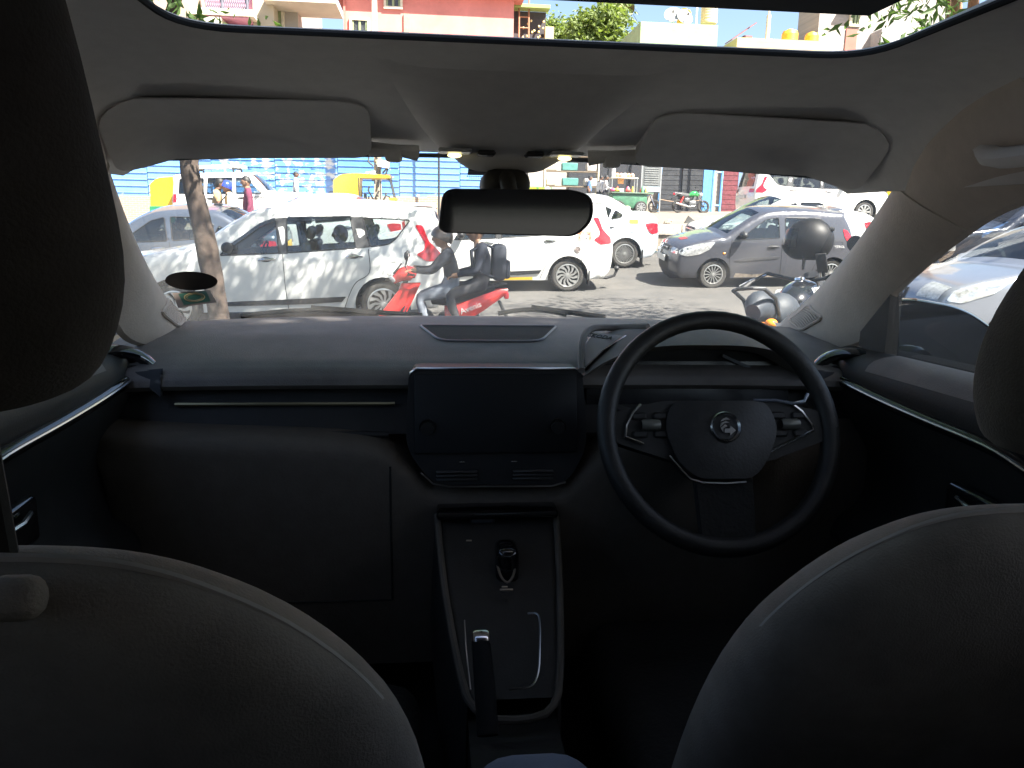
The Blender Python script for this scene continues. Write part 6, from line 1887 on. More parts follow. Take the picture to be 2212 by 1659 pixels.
HOLE = round_poly([(-.425, .10, .07), (.425, .10, .07), (.425, .985, .075), (-.425, .985, .075)], .07, 7)
outl = [(-.67, -1.3), (.67, -1.3)] + [(.67 - 1.34 * k / 24, yfront(.67 - 1.34 * k / 24)) for k in range(25)]
V, F = poly_fill(outl, [HOLE], .06)
mb = MB(); mb.add([(p.x, p.y, zroof(p.x, p.y)) for p in V], [f[::-1] for f in F])
n = len(HOLE)
mb.add([(p.x, p.y, zroof(p.x, p.y)) for p in HOLE] + [(p.x, p.y, zroof(p.x, p.y) + .007) for p in HOLE], [(i, (i + 1) % n, n + (i + 1) % n, n + i) for i in range(n)])
part('headliner', mb, I_head, ang=60)
mb = MB(); mb.add([(p.x * (1 + .06 * max(0, abs(p.x) - .45) / .22), p.y, zroof(p.x, p.y) + .007 + .04 * min(1, max(0, max(abs(p.x) - .43, p.y - .99, .1 - p.y)) / .15)) for p in V], F); part('roof_skin', mb, I_ext, ang=60)
# rubber rim of the sunroof opening
mb = MB(); pts = [Vector((p.x, p.y, zroof(p.x, p.y) + .002)) for p in HOLE]; mb.tube(pts + [pts[0]], .004, 6, cap=False); part('sunroof_seal', mb, mat('seal_matte', (.03, .03, .03), .9, spec=.1))
# glass panel slid back
mb = MB(); mb.rbox((0, .34, .011), (.72, 1.08, .022), .008, 2, M=T(0, 0, 1.535)); sg_ = part('sunroof_panel', mb, mat('sunroof_shade', (.015, .015, .016), .8, spec=.1))
for sd_ in (-1, 1):
    mb = MB(); mb.tube([(sd_ * .385, .86, 1.565), (sd_ * .395, .80, 1.555), (sd_ * .405, .70, 1.56)], .009, 6); obj('hinge_arm', mb, I_blk, sg_)
mb = MB(); mb.tube([(-.40, .97, 1.565), (0, 1.0, 1.575), (.40, .97, 1.565)], .007, 6); 
# cant rails down to the doors
for sd_ in (-1, 1):
    mb = MB()
    def rail(u, v):
        Y = -1.3 + 2.02 * u
        X0 = .67; z0 = zroof(.67, Y)
        X1, z1 = .705, 1.358 - .012 * abs(Y)
        a = v * PI / 2
        return (sd_ * (X0 + (X1 - X0) * math.sin(a)), Y, z1 + (z0 - z1) * math.cos(a))
    mb.grid(rail, 24, 6, flip=sd_ < 0)
    mb.grid(lambda u, v: (sd_ * (.705 + .07 * v), -1.3 + 2.02 * u, 1.358 - .012 * abs(-1.3 + 2.02 * u)), 24, 1)
    part('roof_rail_trim', mb, I_head, ang=70)
    mb = MB(); mb.tube(crom([(sd_ * .655, .70, 1.43), (sd_ * .630, .76, 1.408), (sd_ * .622, .88, 1.402), (sd_ * .628, 1.00, 1.402), (sd_ * .655, 1.06, 1.42)], 5), .014, 8, sx=1.5); part('grab_handle', mb, I_head)

# sun visors
def voff(Y): return .0035 + .026 * max(0, min(1, (Y - 1.25) / .19)) ** 2
for sd_, lb in ((-1, 'left'), (1, 'right')):
    pl = round_poly([(.225, 1.235, .05), (.62, 1.225, .06), (.655, 1.40, .03), (.60, 1.435, .03), (.235, 1.445, .05)], .04, 5)
    pl = [Vector((sd_ * p.x, p.y)) for p in pl]
    V, F = poly_fill(pl, (), .06)
    mb = MB()
    mb.add([(p.x, p.y, zroof(p.x, p.y) - voff(p.y)) for p in V], [f[::-1] for f in F]); mb.add([(p.x, p.y, zroof(p.x, p.y) - .001) for p in V], F)
    n = len(pl)
    mb.add([(p.x, p.y, zroof(p.x, p.y) - voff(p.y)) for p in pl] + [(p.x, p.y, zroof(p.x, p.y) - .001) for p in pl], [(i, (i + 1) % n, n + (i + 1) % n, n + i) for i in range(n)])
    vo = part('sun_visor', mb, I_head, ang=50)
    mb = MB(); mb.tube([(sd_ * .24, 1.425, zroof(.24, 1.425) - .016), (sd_ * .19, 1.43, zroof(.19, 1.43) - .016), (sd_ * .155, 1.44, zroof(.155, 1.44) - .018)], [.013, .010, .014], 8); obj('visor_rod', mb, I_head, vo)
    mb = MB(); mb.rbox((sd_ * .197, 1.435, zroof(.2, 1.435) - .022), (.03, .03, .026), .006, 2); obj('visor_clip', mb, I_head, vo)
    # vanity flap seam and label edge

# overhead console with two reading lamps
mb = MB()
def ohc(u, v):
    q = -1 + 2 * v
    Y = 1.06 + .345 * u
    wd = .105 + .06 * (1 - u) ** .5 + (.012 if u < .9 else 0)
    drop = (-.006 + .058 * u ** 1.1) * (1 - abs(q) ** 5)
    return (q * wd * (1.0 + .12 * (1 - u)), Y, zroof(0, Y) - .002 - drop)
mb.grid(ohc, 12, 16)
mb.grid(lambda u, v: (lambda p: (p[0], p[1] + .02 * u, p[2] + (.05 * u)))(ohc(1.0, v)), 2, 16)
oc = part('overhead_console', mb, I_head, ang=60)
for k, sd_ in enumerate((-1, 1)):
    mb = MB(); mb.rbox((sd_ * .092, 1.315, zroof(0, 1.315) - .045), (.055, .05, .006), .003, 1); lp = obj('reading_lamp', mb, mat('lamp_lens', (.5, .5, .48), .3), oc)
    mb = MB(); mb.ball((sd_ * .092, 1.325, zroof(0, 1.325) - .049), (.012, .012, .004), 10, 6); obj('bulb', mb, mat('bulb_warm', (1, .9, .5), .4, emit=(1.0, .85, .35), estr=.55), lp)
    mb = MB(); mb.rbox((sd_ * .04, 1.32, zroof(0, 1.32) - .046), (.03, .04, .008), .003, 1); obj('button', mb, I_blk, oc)

# rear view mirror
mir = round_poly([(-.122, -.028, .03), (-.112, -.036, .04), (.10, -.038, .05), (.126, -.012, .03), (.124, .026, .02), (.09, .036, .03), (-.115, .033, .02)], .03, 6)
MM = T(0.002, 1.25, 1.323) @ RZ(-6) @ RX(90.4)
mb = MB()
n = len(mir)
for (sc_, h) in ((.93, -.034), (1.0, -.016), (1.0, .0), (.985, .006), (.95, .006)):
    mb.add([(p.x * sc_, p.y * sc_, h) for p in mir], [], 0, MM)
for k in range(4):
    mb.f += [(k * n + i, k * n + (i + 1) % n, (k + 1) * n + (i + 1) % n, (k + 1) * n + i) for i in range(n)]; mb.m += [0] * n
mb.f.append(tuple(range(n))); mb.m.append(0)
rv = part('rear_view_mirror', mb, I_blk, ang=50)
mb = MB(); mb.add([(p.x * .955, p.y * .955, .0045) for p in mir], [tuple(range(n))], 0, MM); obj('mirror_glass', mb, mat('dark_mirror', (.34, .37, .41), .06, 1.0, var=.02), rv, 0)
mb = MB(); mb.tube(crom([(0, 1.285, 1.33), (0, 1.32, 1.352), (0, 1.36, 1.374), (0, 1.43, 1.375), (0, 1.50, 1.385)], 4), [.014] * 9 + [.02] * 8, 10); obj('mirror_arm', mb, I_blk, rv)
mb = MB(); mb.rbox((0, 1.425, 1.372), (.085, .12, .05), .022, 3, M=None); obj('sensor_cover', mb, I_blk, rv)

# windscreen
def wscr(u, v, off=0.0):
    q = -1 + 2 * u
    base = Vector((q * .90, 2.10 - .14 * q * q, 1.050)); topp = Vector((q * .80, 1.575 - .12 * q * q, 1.440 - .045 * q * q))
    p = base.lerp(topp, v)
    nrm = Vector((q * .1, .55, .83)).normalized()
    return tuple(p + nrm * (.035 * math.sin(PI * v) + off))
mb = MB(); mb.grid(wscr, 24, 14); part('windscreen', mb, glass_mat('windscreen_glass', (.93, .95, .95), .0, .01, veil=.085), ang=80)  # pale film stands in for veiling glare over the view outside
mb = MB()
for (u0, u1, v0, v1) in ((0, 1, .975, 1), (.465, .535, .88, .975)):
    mb.grid(lambda u, v: wscr(u0 + (u1 - u0) * u, v0 + (v1 - v0) * v, -.003), 14, 8)
part('frit_band', mb, mat('frit_black', (.01, .01, .011), .4), ang=80)
# frit dots along the edge of the mirror patch
mb = MB()
for i in range(26):
    for j in range(3):
        u = .465 + .07 * i / 25 + (.003 if j % 2 else 0); v = .873 - j * .011
        c = Vector(wscr(u, v, -.003)); r_ = .0022 - .0005 * j
        ax = Vector((1, 0, 0)); ay = (Vector(wscr(u, v + .02)) - Vector(wscr(u, v))).normalized()
        mb.add([c + ax * r_ * math.cos(a) + ay * r_ * math.sin(a) for a in [k * PI / 3 for k in range(6)]], [(0, 1, 2, 3, 4, 5)])
fd = part('frit_dots', mb, MATS['frit_black'], ang=0); fd['kind'] = 'stuff'

# wiper blades resting at the foot of the glass
for (xa_, xb_, zb_) in ((-.62, -.28, 1.076), (.05, .24, 1.078)):
    mb = MB(); pts = [Vector((xa_ + (xb_ - xa_) * k / 8, 2.12 - .14 * ((xa_ + (xb_ - xa_) * k / 8) / .775) ** 2, zb_ - .016 + .012 * math.sin(PI * (k / 8)) )) for k in range(9)]
    mb.tube(pts, .007, 6); wo = part('wiper', mb, mat('wiper_rubber', (.012, .012, .012), .9, spec=.1))
    mb = MB(); mb.tube([pts[4] + Vector((0, .01, .005)), Vector((xb_ + .12, 2.16, 1.05))], .008, 6); obj('wiper_arm', mb, mat('wiper_rubber', (.012, .012, .012), .9, spec=.1), wo)

# A pillar trims with tweeter grilles
def pillar_pt(sd_, u, v):
    A = [Vector((.80, 1.99, 1.045)), Vector((.785, 1.80, 1.135)), Vector((.75, 1.58, 1.25)), Vector((.695, 1.36, 1.365)), Vector((.64, 1.18, 1.46)), Vector((.60, 1.0, 1.53))]
    B = [Vector((.755, 1.66, 1.035)), Vector((.757, 1.50, 1.085)), Vector((.752, 1.40, 1.192)), Vector((.733, 1.22, 1.293)), Vector((.702, 1.04, 1.349)), Vector((.69, .80, 1.362))]
    f = u * 5; i = min(4, int(f)); t = f - i
    def cr_(P):
        p0 = P[i - 1] if i else P[0] * 2 - P[1]; p3 = P[i + 2] if i < 4 else P[5] * 2 - P[4]
        p1, p2 = P[i], P[i + 1]
        return .5 * ((2 * p1) + (p2 - p0) * t + (2 * p0 - 5 * p1 + 4 * p2 - p3) * t * t + (3 * p1 - p0 - 3 * p2 + p3) * t ** 3)
    a, b = cr_(A), cr_(B)
    p = a.lerp(b, v)
    p += Vector((-.030, -.004, .006)) * math.sin(PI * v) ** .8
    return Vector((sd_ * p.x + (.062 - .03 * u if sd_ < 0 else 0), p.y, p.z))
for sd_ in (-1, 1):
    mb = MB(); mb.grid(lambda u, v: tuple(pillar_pt(sd_, u, v)), 28, 12, flip=sd_ > 0)
    # return edges towards glass and door
    mb.grid(lambda u, v: tuple(pillar_pt(sd_, u, 0) + Vector((sd_ * .02, .03, .01)) * v), 28, 1); mb.grid(lambda u, v: tuple(pillar_pt(sd_, u, 1) + Vector((sd_ * .012, .0, -.004)) * v), 28, 1)
    pt_ = part('pillar_trim', mb, I_beige, ang=70)
    # grille: frame and curved ribs
    u0, u1, v0, v1 = .08, .19, .16, .52
    mb = MB(); fr_ = [pillar_pt(sd_, a, b) + Vector((-sd_ * .002, -.001, .001)) for a, b in ((u0, v0), (u0, (v0 + v1) / 2), (u0, v1), ((u0 + u1) / 2, v1), (u1, v1), (u1, (v0 + v1) / 2), (u1, v0), ((u0 + u1) / 2, v0))]
    mb.tube(crom(fr_, 4, True) + [fr_[0]], .004, 6, cap=False); go = obj('speaker_grille', mb, I_beige, pt_)
    mb = MB(); mb.grid(lambda a, b: tuple(pillar_pt(sd_, u0 + (u1 - u0) * a, v0 + (v1 - v0) * b) + Vector((-sd_ * .0015, -.0005, .0005))), 6, 6, flip=sd_ > 0); obj('grille_back', mb, mat('grille_brown', (.10, .08, .065), .8), go)
    for k in range(10):
        uu = u0 + (u1 - u0) * (k + .5) / 10
        mb = MB(); mb.tube([pillar_pt(sd_, uu + .010 * math.sin(PI * j / 6), v0 + (v1 - v0) * (.04 + .92 * j / 6)) + Vector((-sd_ * .003, -.001, .001)) for j in range(7)], .0026, 5); obj('grille_rib', mb, I_beige, go)
    mb = MB(); mb.tube([pillar_pt(sd_, .64, v / 8) + Vector((-sd_ * .001, 0, 0)) for v in range(9)], .0018, 4); obj('trim_joint', mb, mat('joint_line', (.5, .45, .38), .7), pt_)

# dashboard -------------------------------------------------------------------------
PROF = [(2.14, 1.045), (2.04, 1.064), (1.92, 1.074), (1.78, 1.074), (1.66, 1.067), (1.55, 1.054), (1.47, 1.043), (1.435, 1.033), (1.418, 1.020), (1.416, 1.006), (1.43, .996), (1.47, .992)]
mb = MB()
def pad(u, v):
    X = -.765 + 1.53 * u
    k = v * (len(PROF) - 1); i = min(len(PROF) - 2, int(k)); t = k - i
    Y = PROF[i][0] * (1 - t) + PROF[i + 1][0] * t; z = PROF[i][1] * (1 - t) + PROF[i + 1][1] * t
    q = X / .765
    Y -= .13 * q * q * max(0, (Y - 1.42) / .7)
    return (X, Y, z - .008 * q ** 4)
mb.grid(pad, 60, 33, flip=True)
dash = part('dashboard', mb, I_pad, ang=60)
def padz(X, Y):
    for (a, b), (c, d) in zip(PROF[:8], PROF[1:8]):
        if c <= Y <= a: return b + (d - b) * (a - Y) / (a - c)
    return 1.05
# slot in the top of the dashboard
sl = round_poly([(-.158, 1.755, .012), (.156, 1.755, .012), (.10, 1.60, .035), (-.115, 1.60, .035)], .02, 5)
V, F = poly_fill(sl, (), .05)
mb = MB(); mb.add([(p.x, p.y, padz(p.x, p.y) + .0015) for p in V], F); so_ = obj('speaker_slot', mb, mat('slot_mesh', (.03, .03, .028), .8, bump=.5, bscale=900), dash)
mb = MB(); pts = [Vector((p.x, p.y, padz(p.x, p.y) + .002)) for p in sl]; mb.tube(pts + [pts[0]], .0028, 6, cap=False); obj('slot_rim', mb, mat('slot_rim_grey', (.16, .165, .18), .35), dash)
# black band, trim line
mb = MB(); mb.grid(lambda u, v: (-.765 + 1.53 * u, 1.462 - .05 * v, .998 - .085 * v), 20, 6, flip=True); obj('black_band', mb, I_blk, dash)
mb = MB(); mb.tube([(-.60, 1.432, .967), (-.20, 1.432, .967)], .0035, 6); obj('trim_line', mb, mat('trim_gold', (.30, .27, .16), .35, .8), dash)
mb = MB(); mb.tube([(-.76, 1.405, .925), (-.21, 1.40, .915)], .006, 6); obj('ledge_trim', mb, I_blk, dash)
# lower dashboard with a raised rounded edge around the centre stack
LOW = [(-.77, .945), (-.55, .932), (-.30, .922), (-.215, .905), (-.17, .868), (-.135, .836), (-.105, .826), (.085, .826), (.12, .84), (.17, .885), (.215, .915), (.30, .93), (.77, .935)]
lowc = [(c.x, c.y) for c in crom([(a, b, 0) for a, b in LOW], 4)]
lout = lowc + [(.77, .45), (-.77, .45)]
def dlow(x, z):
    m = 9
    for (ax, az), (bx, bz) in zip(lowc, lowc[1:]):
        dx, dz = bx - ax, bz - az; l2 = dx * dx + dz * dz
        t = max(0, min(1, ((x - ax) * dx + (z - az) * dz) / l2)) if l2 else 0
        m = min(m, math.hypot(x - ax - dx * t, z - az - dz * t))
    return m
ex = []
for i in range(1, len(lowc) - 1):
    dx, dz = lowc[i + 1][0] - lowc[i - 1][0], lowc[i + 1][1] - lowc[i - 1][1]; l_ = math.hypot(dx, dz)
    for d in (.004, .010, .018, .028, .04): ex.append((lowc[i][0] + dz / l_ * d, lowc[i][1] - dx / l_ * d))
V, F = poly_fill(lout, (), .07, ex)
def ylow(x, z):
    d = dlow(x, z); r_ = .03
    y = 1.345 + .10 * max(0, (.80 - z)) + .05 * max(0, abs(x) - .5)
    if d < r_: y += .06 * (1 - math.sqrt(max(0, 1 - (1 - d / r_) ** 2)))
    return y
mb = MB(); mb.add([(p.x, ylow(p.x, p.y), p.y) for p in V], F)
n = len(lowc); mb.add([(p[0], ylow(*p), p[1]) for p in lowc] + [(p[0], 1.50, p[1] + .002) for p in lowc], [(i, i + 1, n + i + 1, n + i) for i in range(n - 1)])
lowd = obj('lower_dash', mb, I_low, dash, 60)
mb = MB(); mb.tube([(-.205, ylow(-.205, z) - .0005, z) for z in [.87 - .03 * k for k in range(10)]], .002, 4); mb.tube([(-.205 - .04 * k, ylow(-.205 - .04 * k, .6), .60) for k in range(12)], .002, 4); obj('glovebox_seam', mb, I_floor, lowd)
# centre stack: touch screen, knobs, climate panel
st_ = round_poly([(-.172, 1.040, .02), (.150, 1.040, .02), (.158, .90, .03), (.118, .833, .03), (-.128, .836, .03), (-.178, .90, .03)], .02, 6)
def ystack(z): return 1.398 - .055 * (1.04 - z) / .2
V, F = poly_fill(st_, (), .08)
mb = MB(); mb.add([(p.x, ystack(p.y), p.y) for p in V], F)
n = len(st_); mb.add([(p.x, ystack(p.y), p.y) for p in st_] + [(p.x, ystack(p.y) + .06, p.y) for p in st_], [(i, (i + 1) % n, n + (i + 1) % n, n + i) for i in range(n)])
stk = obj('centre_stack', mb, mat('stack_satin', (.02, .02, .022), .5, var=.05, spec=.3), dash)
mb = MB(); mb.rbox((0, 0, 0), (.30, .006, .145), .004, 2, M=T(-.012, ystack(.96) - .006, .962) @ RX(-15)); obj('touch_screen', mb, mat('screen_off', (.014, .015, .017), .5, var=.02, spec=.25), stk)
mb = MB(); mb.tube([(-.171, 1.397, 1.022), (-.169, 1.395, 1.034), (-.158, 1.394, 1.0415), (.136, 1.394, 1.0415), (.148, 1.395, 1.034)], .0022, 6); obj('chrome_line', mb, I_chrome, stk)
mb = MB(); mb.tube([(-.150, ystack(.855) - .002, .858), (-.128, ystack(.84) - .002, .838), (-.10, ystack(.834) - .002, .833), (.09, ystack(.834) - .002, .831), (.116, ystack(.84) - .002, .838)], .0018, 6); obj('chrome_line', mb, mat('chrome_dull', (.35, .34, .33), .3, 1.0), stk)
for xk in (-.138, .101):
    mb = MB(); mb.lathe([(.013, .006), (.0155, .008), (.0155, 0)], 24, M=T(xk, ystack(.94) - .004, .938) @ RX(90)); mb.lathe([(0, .014), (.012, .014), (.013, 0)], 20, M=T(xk, ystack(.94) - .004, .938) @ RX(90)); obj('rotary_knob', mb, mat('knob_dark', (.06, .06, .06), .3, .6), stk)
for (xk, zk, w_) in ((-.075, .876, .012), (.02, .876, .012)):
    mb = MB(); mb.rbox((xk, ystack(zk) - .003, zk), (w_, .004, .0025), .001, 1); obj('button_mark', mb, I_chrome, stk)
for xk in (-.085, .055):
    for j in range(3):
        mb = MB(); mb.rbox((xk, ystack(.853) - .004, .846 + j * .007), (.075, .008, .0035), .0015, 1); obj('vent_slat', mb, mat('slat_satin', (.10, .10, .10), .3, .4), stk)
# binnacle hood over the instruments
mb = MB()
def hood(u, v):
    q = -1 + 2 * u
    X = .375 + q * .225
    prof_ = (1 - abs(q) ** 3.2)
    z = 1.030 + .062 * prof_
    Y = 1.36 + .40 * v
    zz = z + (.018 * math.sin(PI * min(1, v * 1.2)) - .020 * v * v) * prof_ - (.0 if v < .6 else .04 * (v - .6))
    return (X, Y + .02 * q * q, zz)
mb.grid(hood, 28, 10, flip=True)
mb.grid(lambda u, v: (lambda p: (p[0] * 1.0 - (p[0] - .375) * .06 * v, p[1] + .10 * v, p[2] - .016 * (1 if v else 0)))(hood(u, 0)), 28, 2)
bn = obj('binnacle', mb, I_pad, dash, 60)
mb = MB(); mb.add([(.17, 1.455, 1.045), (.58, 1.455, 1.045), (.58, 1.43, .90), (.17, 1.43, .90)], [(0, 3, 2, 1)]); mb.add([(hood(k / 14, 0)[0], 1.455, hood(k / 14, 0)[2] - .012) for k in range(15)], [tuple(range(15))]); cl = obj('instrument_cluster', mb, mat('cluster_dark', (.012, .012, .014), .25), bn)
mb = MB(); mb.rbox((.285, 1.449, 1.01), (.02, .004, .034), .003, 1); obj('display_icon', mb, mat('icon_glint_grey', (.20, .21, .23), .5), cl)
mb = MB(); mb.tube([(.44, 1.447, 1.058), (.47, 1.447, 1.045), (.50, 1.447, 1.032)], .003, 5); obj('cover_glint', mb, mat('icon_glint_grey', (.20, .21, .23), .5), cl)  # highlight on the cover put in as a pale grey rod
# bevelled brand panel on the binnacle flank
bp_ = [unp(x, y, Y) for x, y, Y in ((1262, 797, 1.395), (1266, 742, 1.46), (1283, 718, 1.52), (1352, 726, 1.47), (1304, 757, 1.42))]
mb = MB(); mb.add(bp_ + [p + Vector((0, .05, -.02)) for p in bp_], [(0, 1, 2, 3, 4)[::-1], (0, 5, 6, 1), (1, 6, 7, 2), (2, 7, 8, 3), (3, 8, 9, 4), (4, 9, 5, 0)])
bpl = obj('brand_panel', mb, mat('brand_panel_rose', (.36, .31, .315), .5, .1), bn, 20)
xa_ = (bp_[3] - bp_[2]).normalized(); nn = (bp_[2] - bp_[0]).cross(bp_[3] - bp_[0]).normalized()
if nn.y > 0: nn = -nn
xa_ = (xa_ + Vector((0, 0, -.12))).normalized(); xa_ = (xa_ - nn * xa_.dot(nn)).normalized(); ya_ = nn.cross(xa_)
cc = (bp_[1] + bp_[2] + bp_[3]) / 3 + nn * .0015 + Vector((-.003, 0, 0))
obj('lettering', text_mb('ŠKODA', .017, axes(cc, xa_, ya_, nn), .0006), mat('letter_dark', (.03, .028, .03), .5), bpl, 0)
mb = MB(); mb.tube([bp_[0] + nn * .001, bp_[4] + nn * .001, bp_[3] + nn * .001], .0016, 5); obj('panel_edge', mb, I_chrome, bpl)
# hood ridge left of the brand panel
rg = [unp(x, y, Y) for x, y, Y in ((1256, 800, 1.39), (1258, 740, 1.46), (1276, 711, 1.53), (1330, 708, 1.56), (1400, 706, 1.50))]
mb = MB(); mb.tube(crom(rg, 4), .007, 8); obj('binnacle_ridge', mb, I_pad, bn)

# end air vents
for sd_ in (-1, 1):
    MV = T(sd_ * .70, 1.44, .985) @ RZ(-sd_ * 30) @ RX(90)
    mb = MB(); mb.lathe([(.066, 0), (.072, .010), (.080, .012), (.086, .004), (.088, -.02)], 36, M=MV); vo = obj('air_vent', mb, I_gloss, dash, 60)
    mb = MB(); mb.lathe([(0, -.012), (.066, -.012)], 28, M=MV); obj('vent_back', mb, I_floor, vo)
    for k in range(5):
        h_ = -.048 + k * .024; w_ = math.sqrt(max(0, .066 ** 2 - h_ ** 2))
        mb = MB(); mb.rbox((0, h_, -.002), (2 * w_, .006, .012), .002, 1, M=MV); obj('vent_slat', mb, I_blk, vo)
    mb = MB(); mb.lathe([(.074, .0125), (.0785, .0135), (.0795, .0125)], 36, M=MV, a0=R(20), a1=R(60)); obj('vent_ring', mb, I_chrome, vo)
    a_ = [Vector((sd_ * .615, 1.415, 1.035)), Vector((sd_ * .665, 1.43, 1.028)), Vector((sd_ * .635, 1.415, 1.0)), Vector((sd_ * .617, 1.41, .985))]
    mb = MB(); mb.add(a_, [(0, 1, 2, 3)]); mb.add([p + Vector((0, .012, 0)) for p in a_], [(0, 1, 2, 3)]); obj('vent_corner', mb, mat('corner_gloss', (.18, .19, .21), .12, .6), dash, 0)

# steering wheel --------------------------------------------------------------------
SWM = axes((.357, 1.225, .967), (1, 0, 0), (0, .42, .9075), (0, -.9075, .42))
mb = MB(); ring = [SWM @ Vector((.196 * math.cos(a), .196 * math.sin(a), 0)) for a in [2 * PI * k / 56 for k in range(57)]]
mb.tube(ring, .0165, 12, cap=False, up=tuple(SWM.to_3x3() @ Vector((0, 0, 1)))); sw = part('steering_wheel', mb, I_leather, ang=60)
def swpoly(pts, h0, h1, m, name, r=.012):
    mb = MB(); mb.prism([(p.x, p.y) for p in round_poly(pts, r, 4)], h0, h1, 0, SWM); return obj(name, mb, m, sw, 40)
def dome(pts, h, bul, m, name, r=.02, par=None):
    pl = round_poly(pts, r, 5); V, F = poly_fill(pl, (), .02)
    cx = sum(p.x for p in pl) / len(pl); cy__ = sum(p.y for p in pl) / len(pl)
    R_ = max((p - Vector((cx, cy__))).length for p in pl)
    mb = MB(); mb.add([(p.x, p.y, h + bul * (1 - ((p - Vector((cx, cy__))).length / R_) ** 2)) for p in V], F, 0, SWM)
    n = len(pl); mb.add([(p.x, p.y, h + bul * (1 - ((p - Vector((cx, cy__))).length / R_) ** 2)) for p in pl] + [(p.x, p.y, h - .035) for p in pl], [(i, n + i, n + (i + 1) % n, (i + 1) % n) for i in range(n)], 0, SWM)
    return obj(name, mb, m, par or sw, 50)
swpoly([(-.185, .030), (-.10, .050), (.10, .050), (.185, .030), (.185, -.02), (.08, -.055), (-.08, -.055), (-.185, -.02)], -.02, .004, I_blk, 'spoke')
swpoly([(-.05, -.05), (.05, -.05), (.045, -.186), (-.045, -.186)], -.016, .004, I_floor, 'lower_spoke')
hub = dome([(-.085, .048), (.085, .048), (.10, .0), (.072, -.055), (.045, -.085), (-.05, -.085), (-.082, -.055), (-.10, 0)], .010, .018, I_leather, 'hub', .03)
mb = MB(); mb.lathe([(.021, 0), (.0245, .003), (.0265, 0)], 32, M=SWM @ T(0, 0, .0295)); em = obj('emblem_ring', mb, mat('emblem_chrome', (.4, .4, .4), .25, 1.0), hub)
mb = MB(); [mb.prism(pl_, 0, .003, 0, SWM @ T(0, 0, .0285)) for pl_ in ([(-.004, -.010), (.006, -.010), (.005, -.015), (.016, -.006), (.007, .002), (.006, -.003), (-.003, -.003)], [(-.006, -.010), (-.005, -.002), (.003, .001), (-.002, .004), (-.010, -.002)], [(-.011, -.001), (-.003, .006), (.006, .007), (.0, .010), (-.009, .006)], [(-.010, .008), (-.001, .012), (.008, .012), (.001, .016), (-.006, .013)])]; obj('emblem', mb, mat('emblem_chrome', (.4, .4, .4), .25, 1.0), hub, 20)
for pts in ([(-.136, .043), (-.150, .030), (-.163, .008), (-.166, -.012), (-.136, -.024)], [(.128, .045), (.146, .030), (.160, .008), (.163, -.003), (.12, -.022), (.074, -.042)], [(-.093, -.044), (-.072, -.070), (-.060, -.083), (-.04, -.089), (0, -.091), (.035, -.089)]):
    mb = MB(); mb.tube([SWM @ Vector((a, b, .008)) for a, b in pts], .0026, 6); obj('chrome_trim', mb, I_chrome, sw)
mb = MB(); mb.tube([SWM @ Vector((a, b, .012)) for a, b in ((.06, .049), (.10, .049), (.13, .043), (.150, .046), (.158, .060))], .003, 6); obj('spoke_edge', mb, mat('edge_gloss', (.22, .25, .32), .15, .6), sw)
for sd_ in (-1, 1):
    mb = MB(); mb.lathe([(.008, -.016), (.0095, -.012), (.0095, .012), (.008, .016)], 14, M=SWM @ T(sd_ * .122, .008, .008) @ RY(90)); obj('roller', mb, mat('roller_grey', (.18, .18, .16), .4, .5), sw)
    for k in range(4):
        mb = MB(); mb.rbox((sd_ * .122 + (-.018 if k % 2 else .018), .008 + (.022 if k < 2 else -.022) * .7, .006), (.026, .013, .006), .003, 1, M=SWM); obj('button', mb, I_blk, sw)
mb = MB(); mb.tube([(.36, 1.26, .95), (.36, 1.50, .86)], [.055, .065], 14); part('steering_column', mb, I_blk)
mb = MB(); mb.tube([Vector(p) for p in (unp(1530, 1112, 1.30), unp(1540, 1130, 1.30), unp(1570, 1139, 1.30), unp(1597, 1136, 1.30), unp(1603, 1118, 1.30))], .0022, 6); part('keyhole_ring', mb, I_chrome)  # chrome curve drawn for the keyhole ring low on the column
for sd_ in (-1, 1):
    mb = MB(); mb.tube([SWM @ Vector((sd_ * .05, .02, -.05)), SWM @ Vector((sd_ * .15, .045, -.06)), SWM @ Vector((sd_ * .185, .055, -.055))], [.008, .009, .011], 8); part('stalk', mb, I_blk)

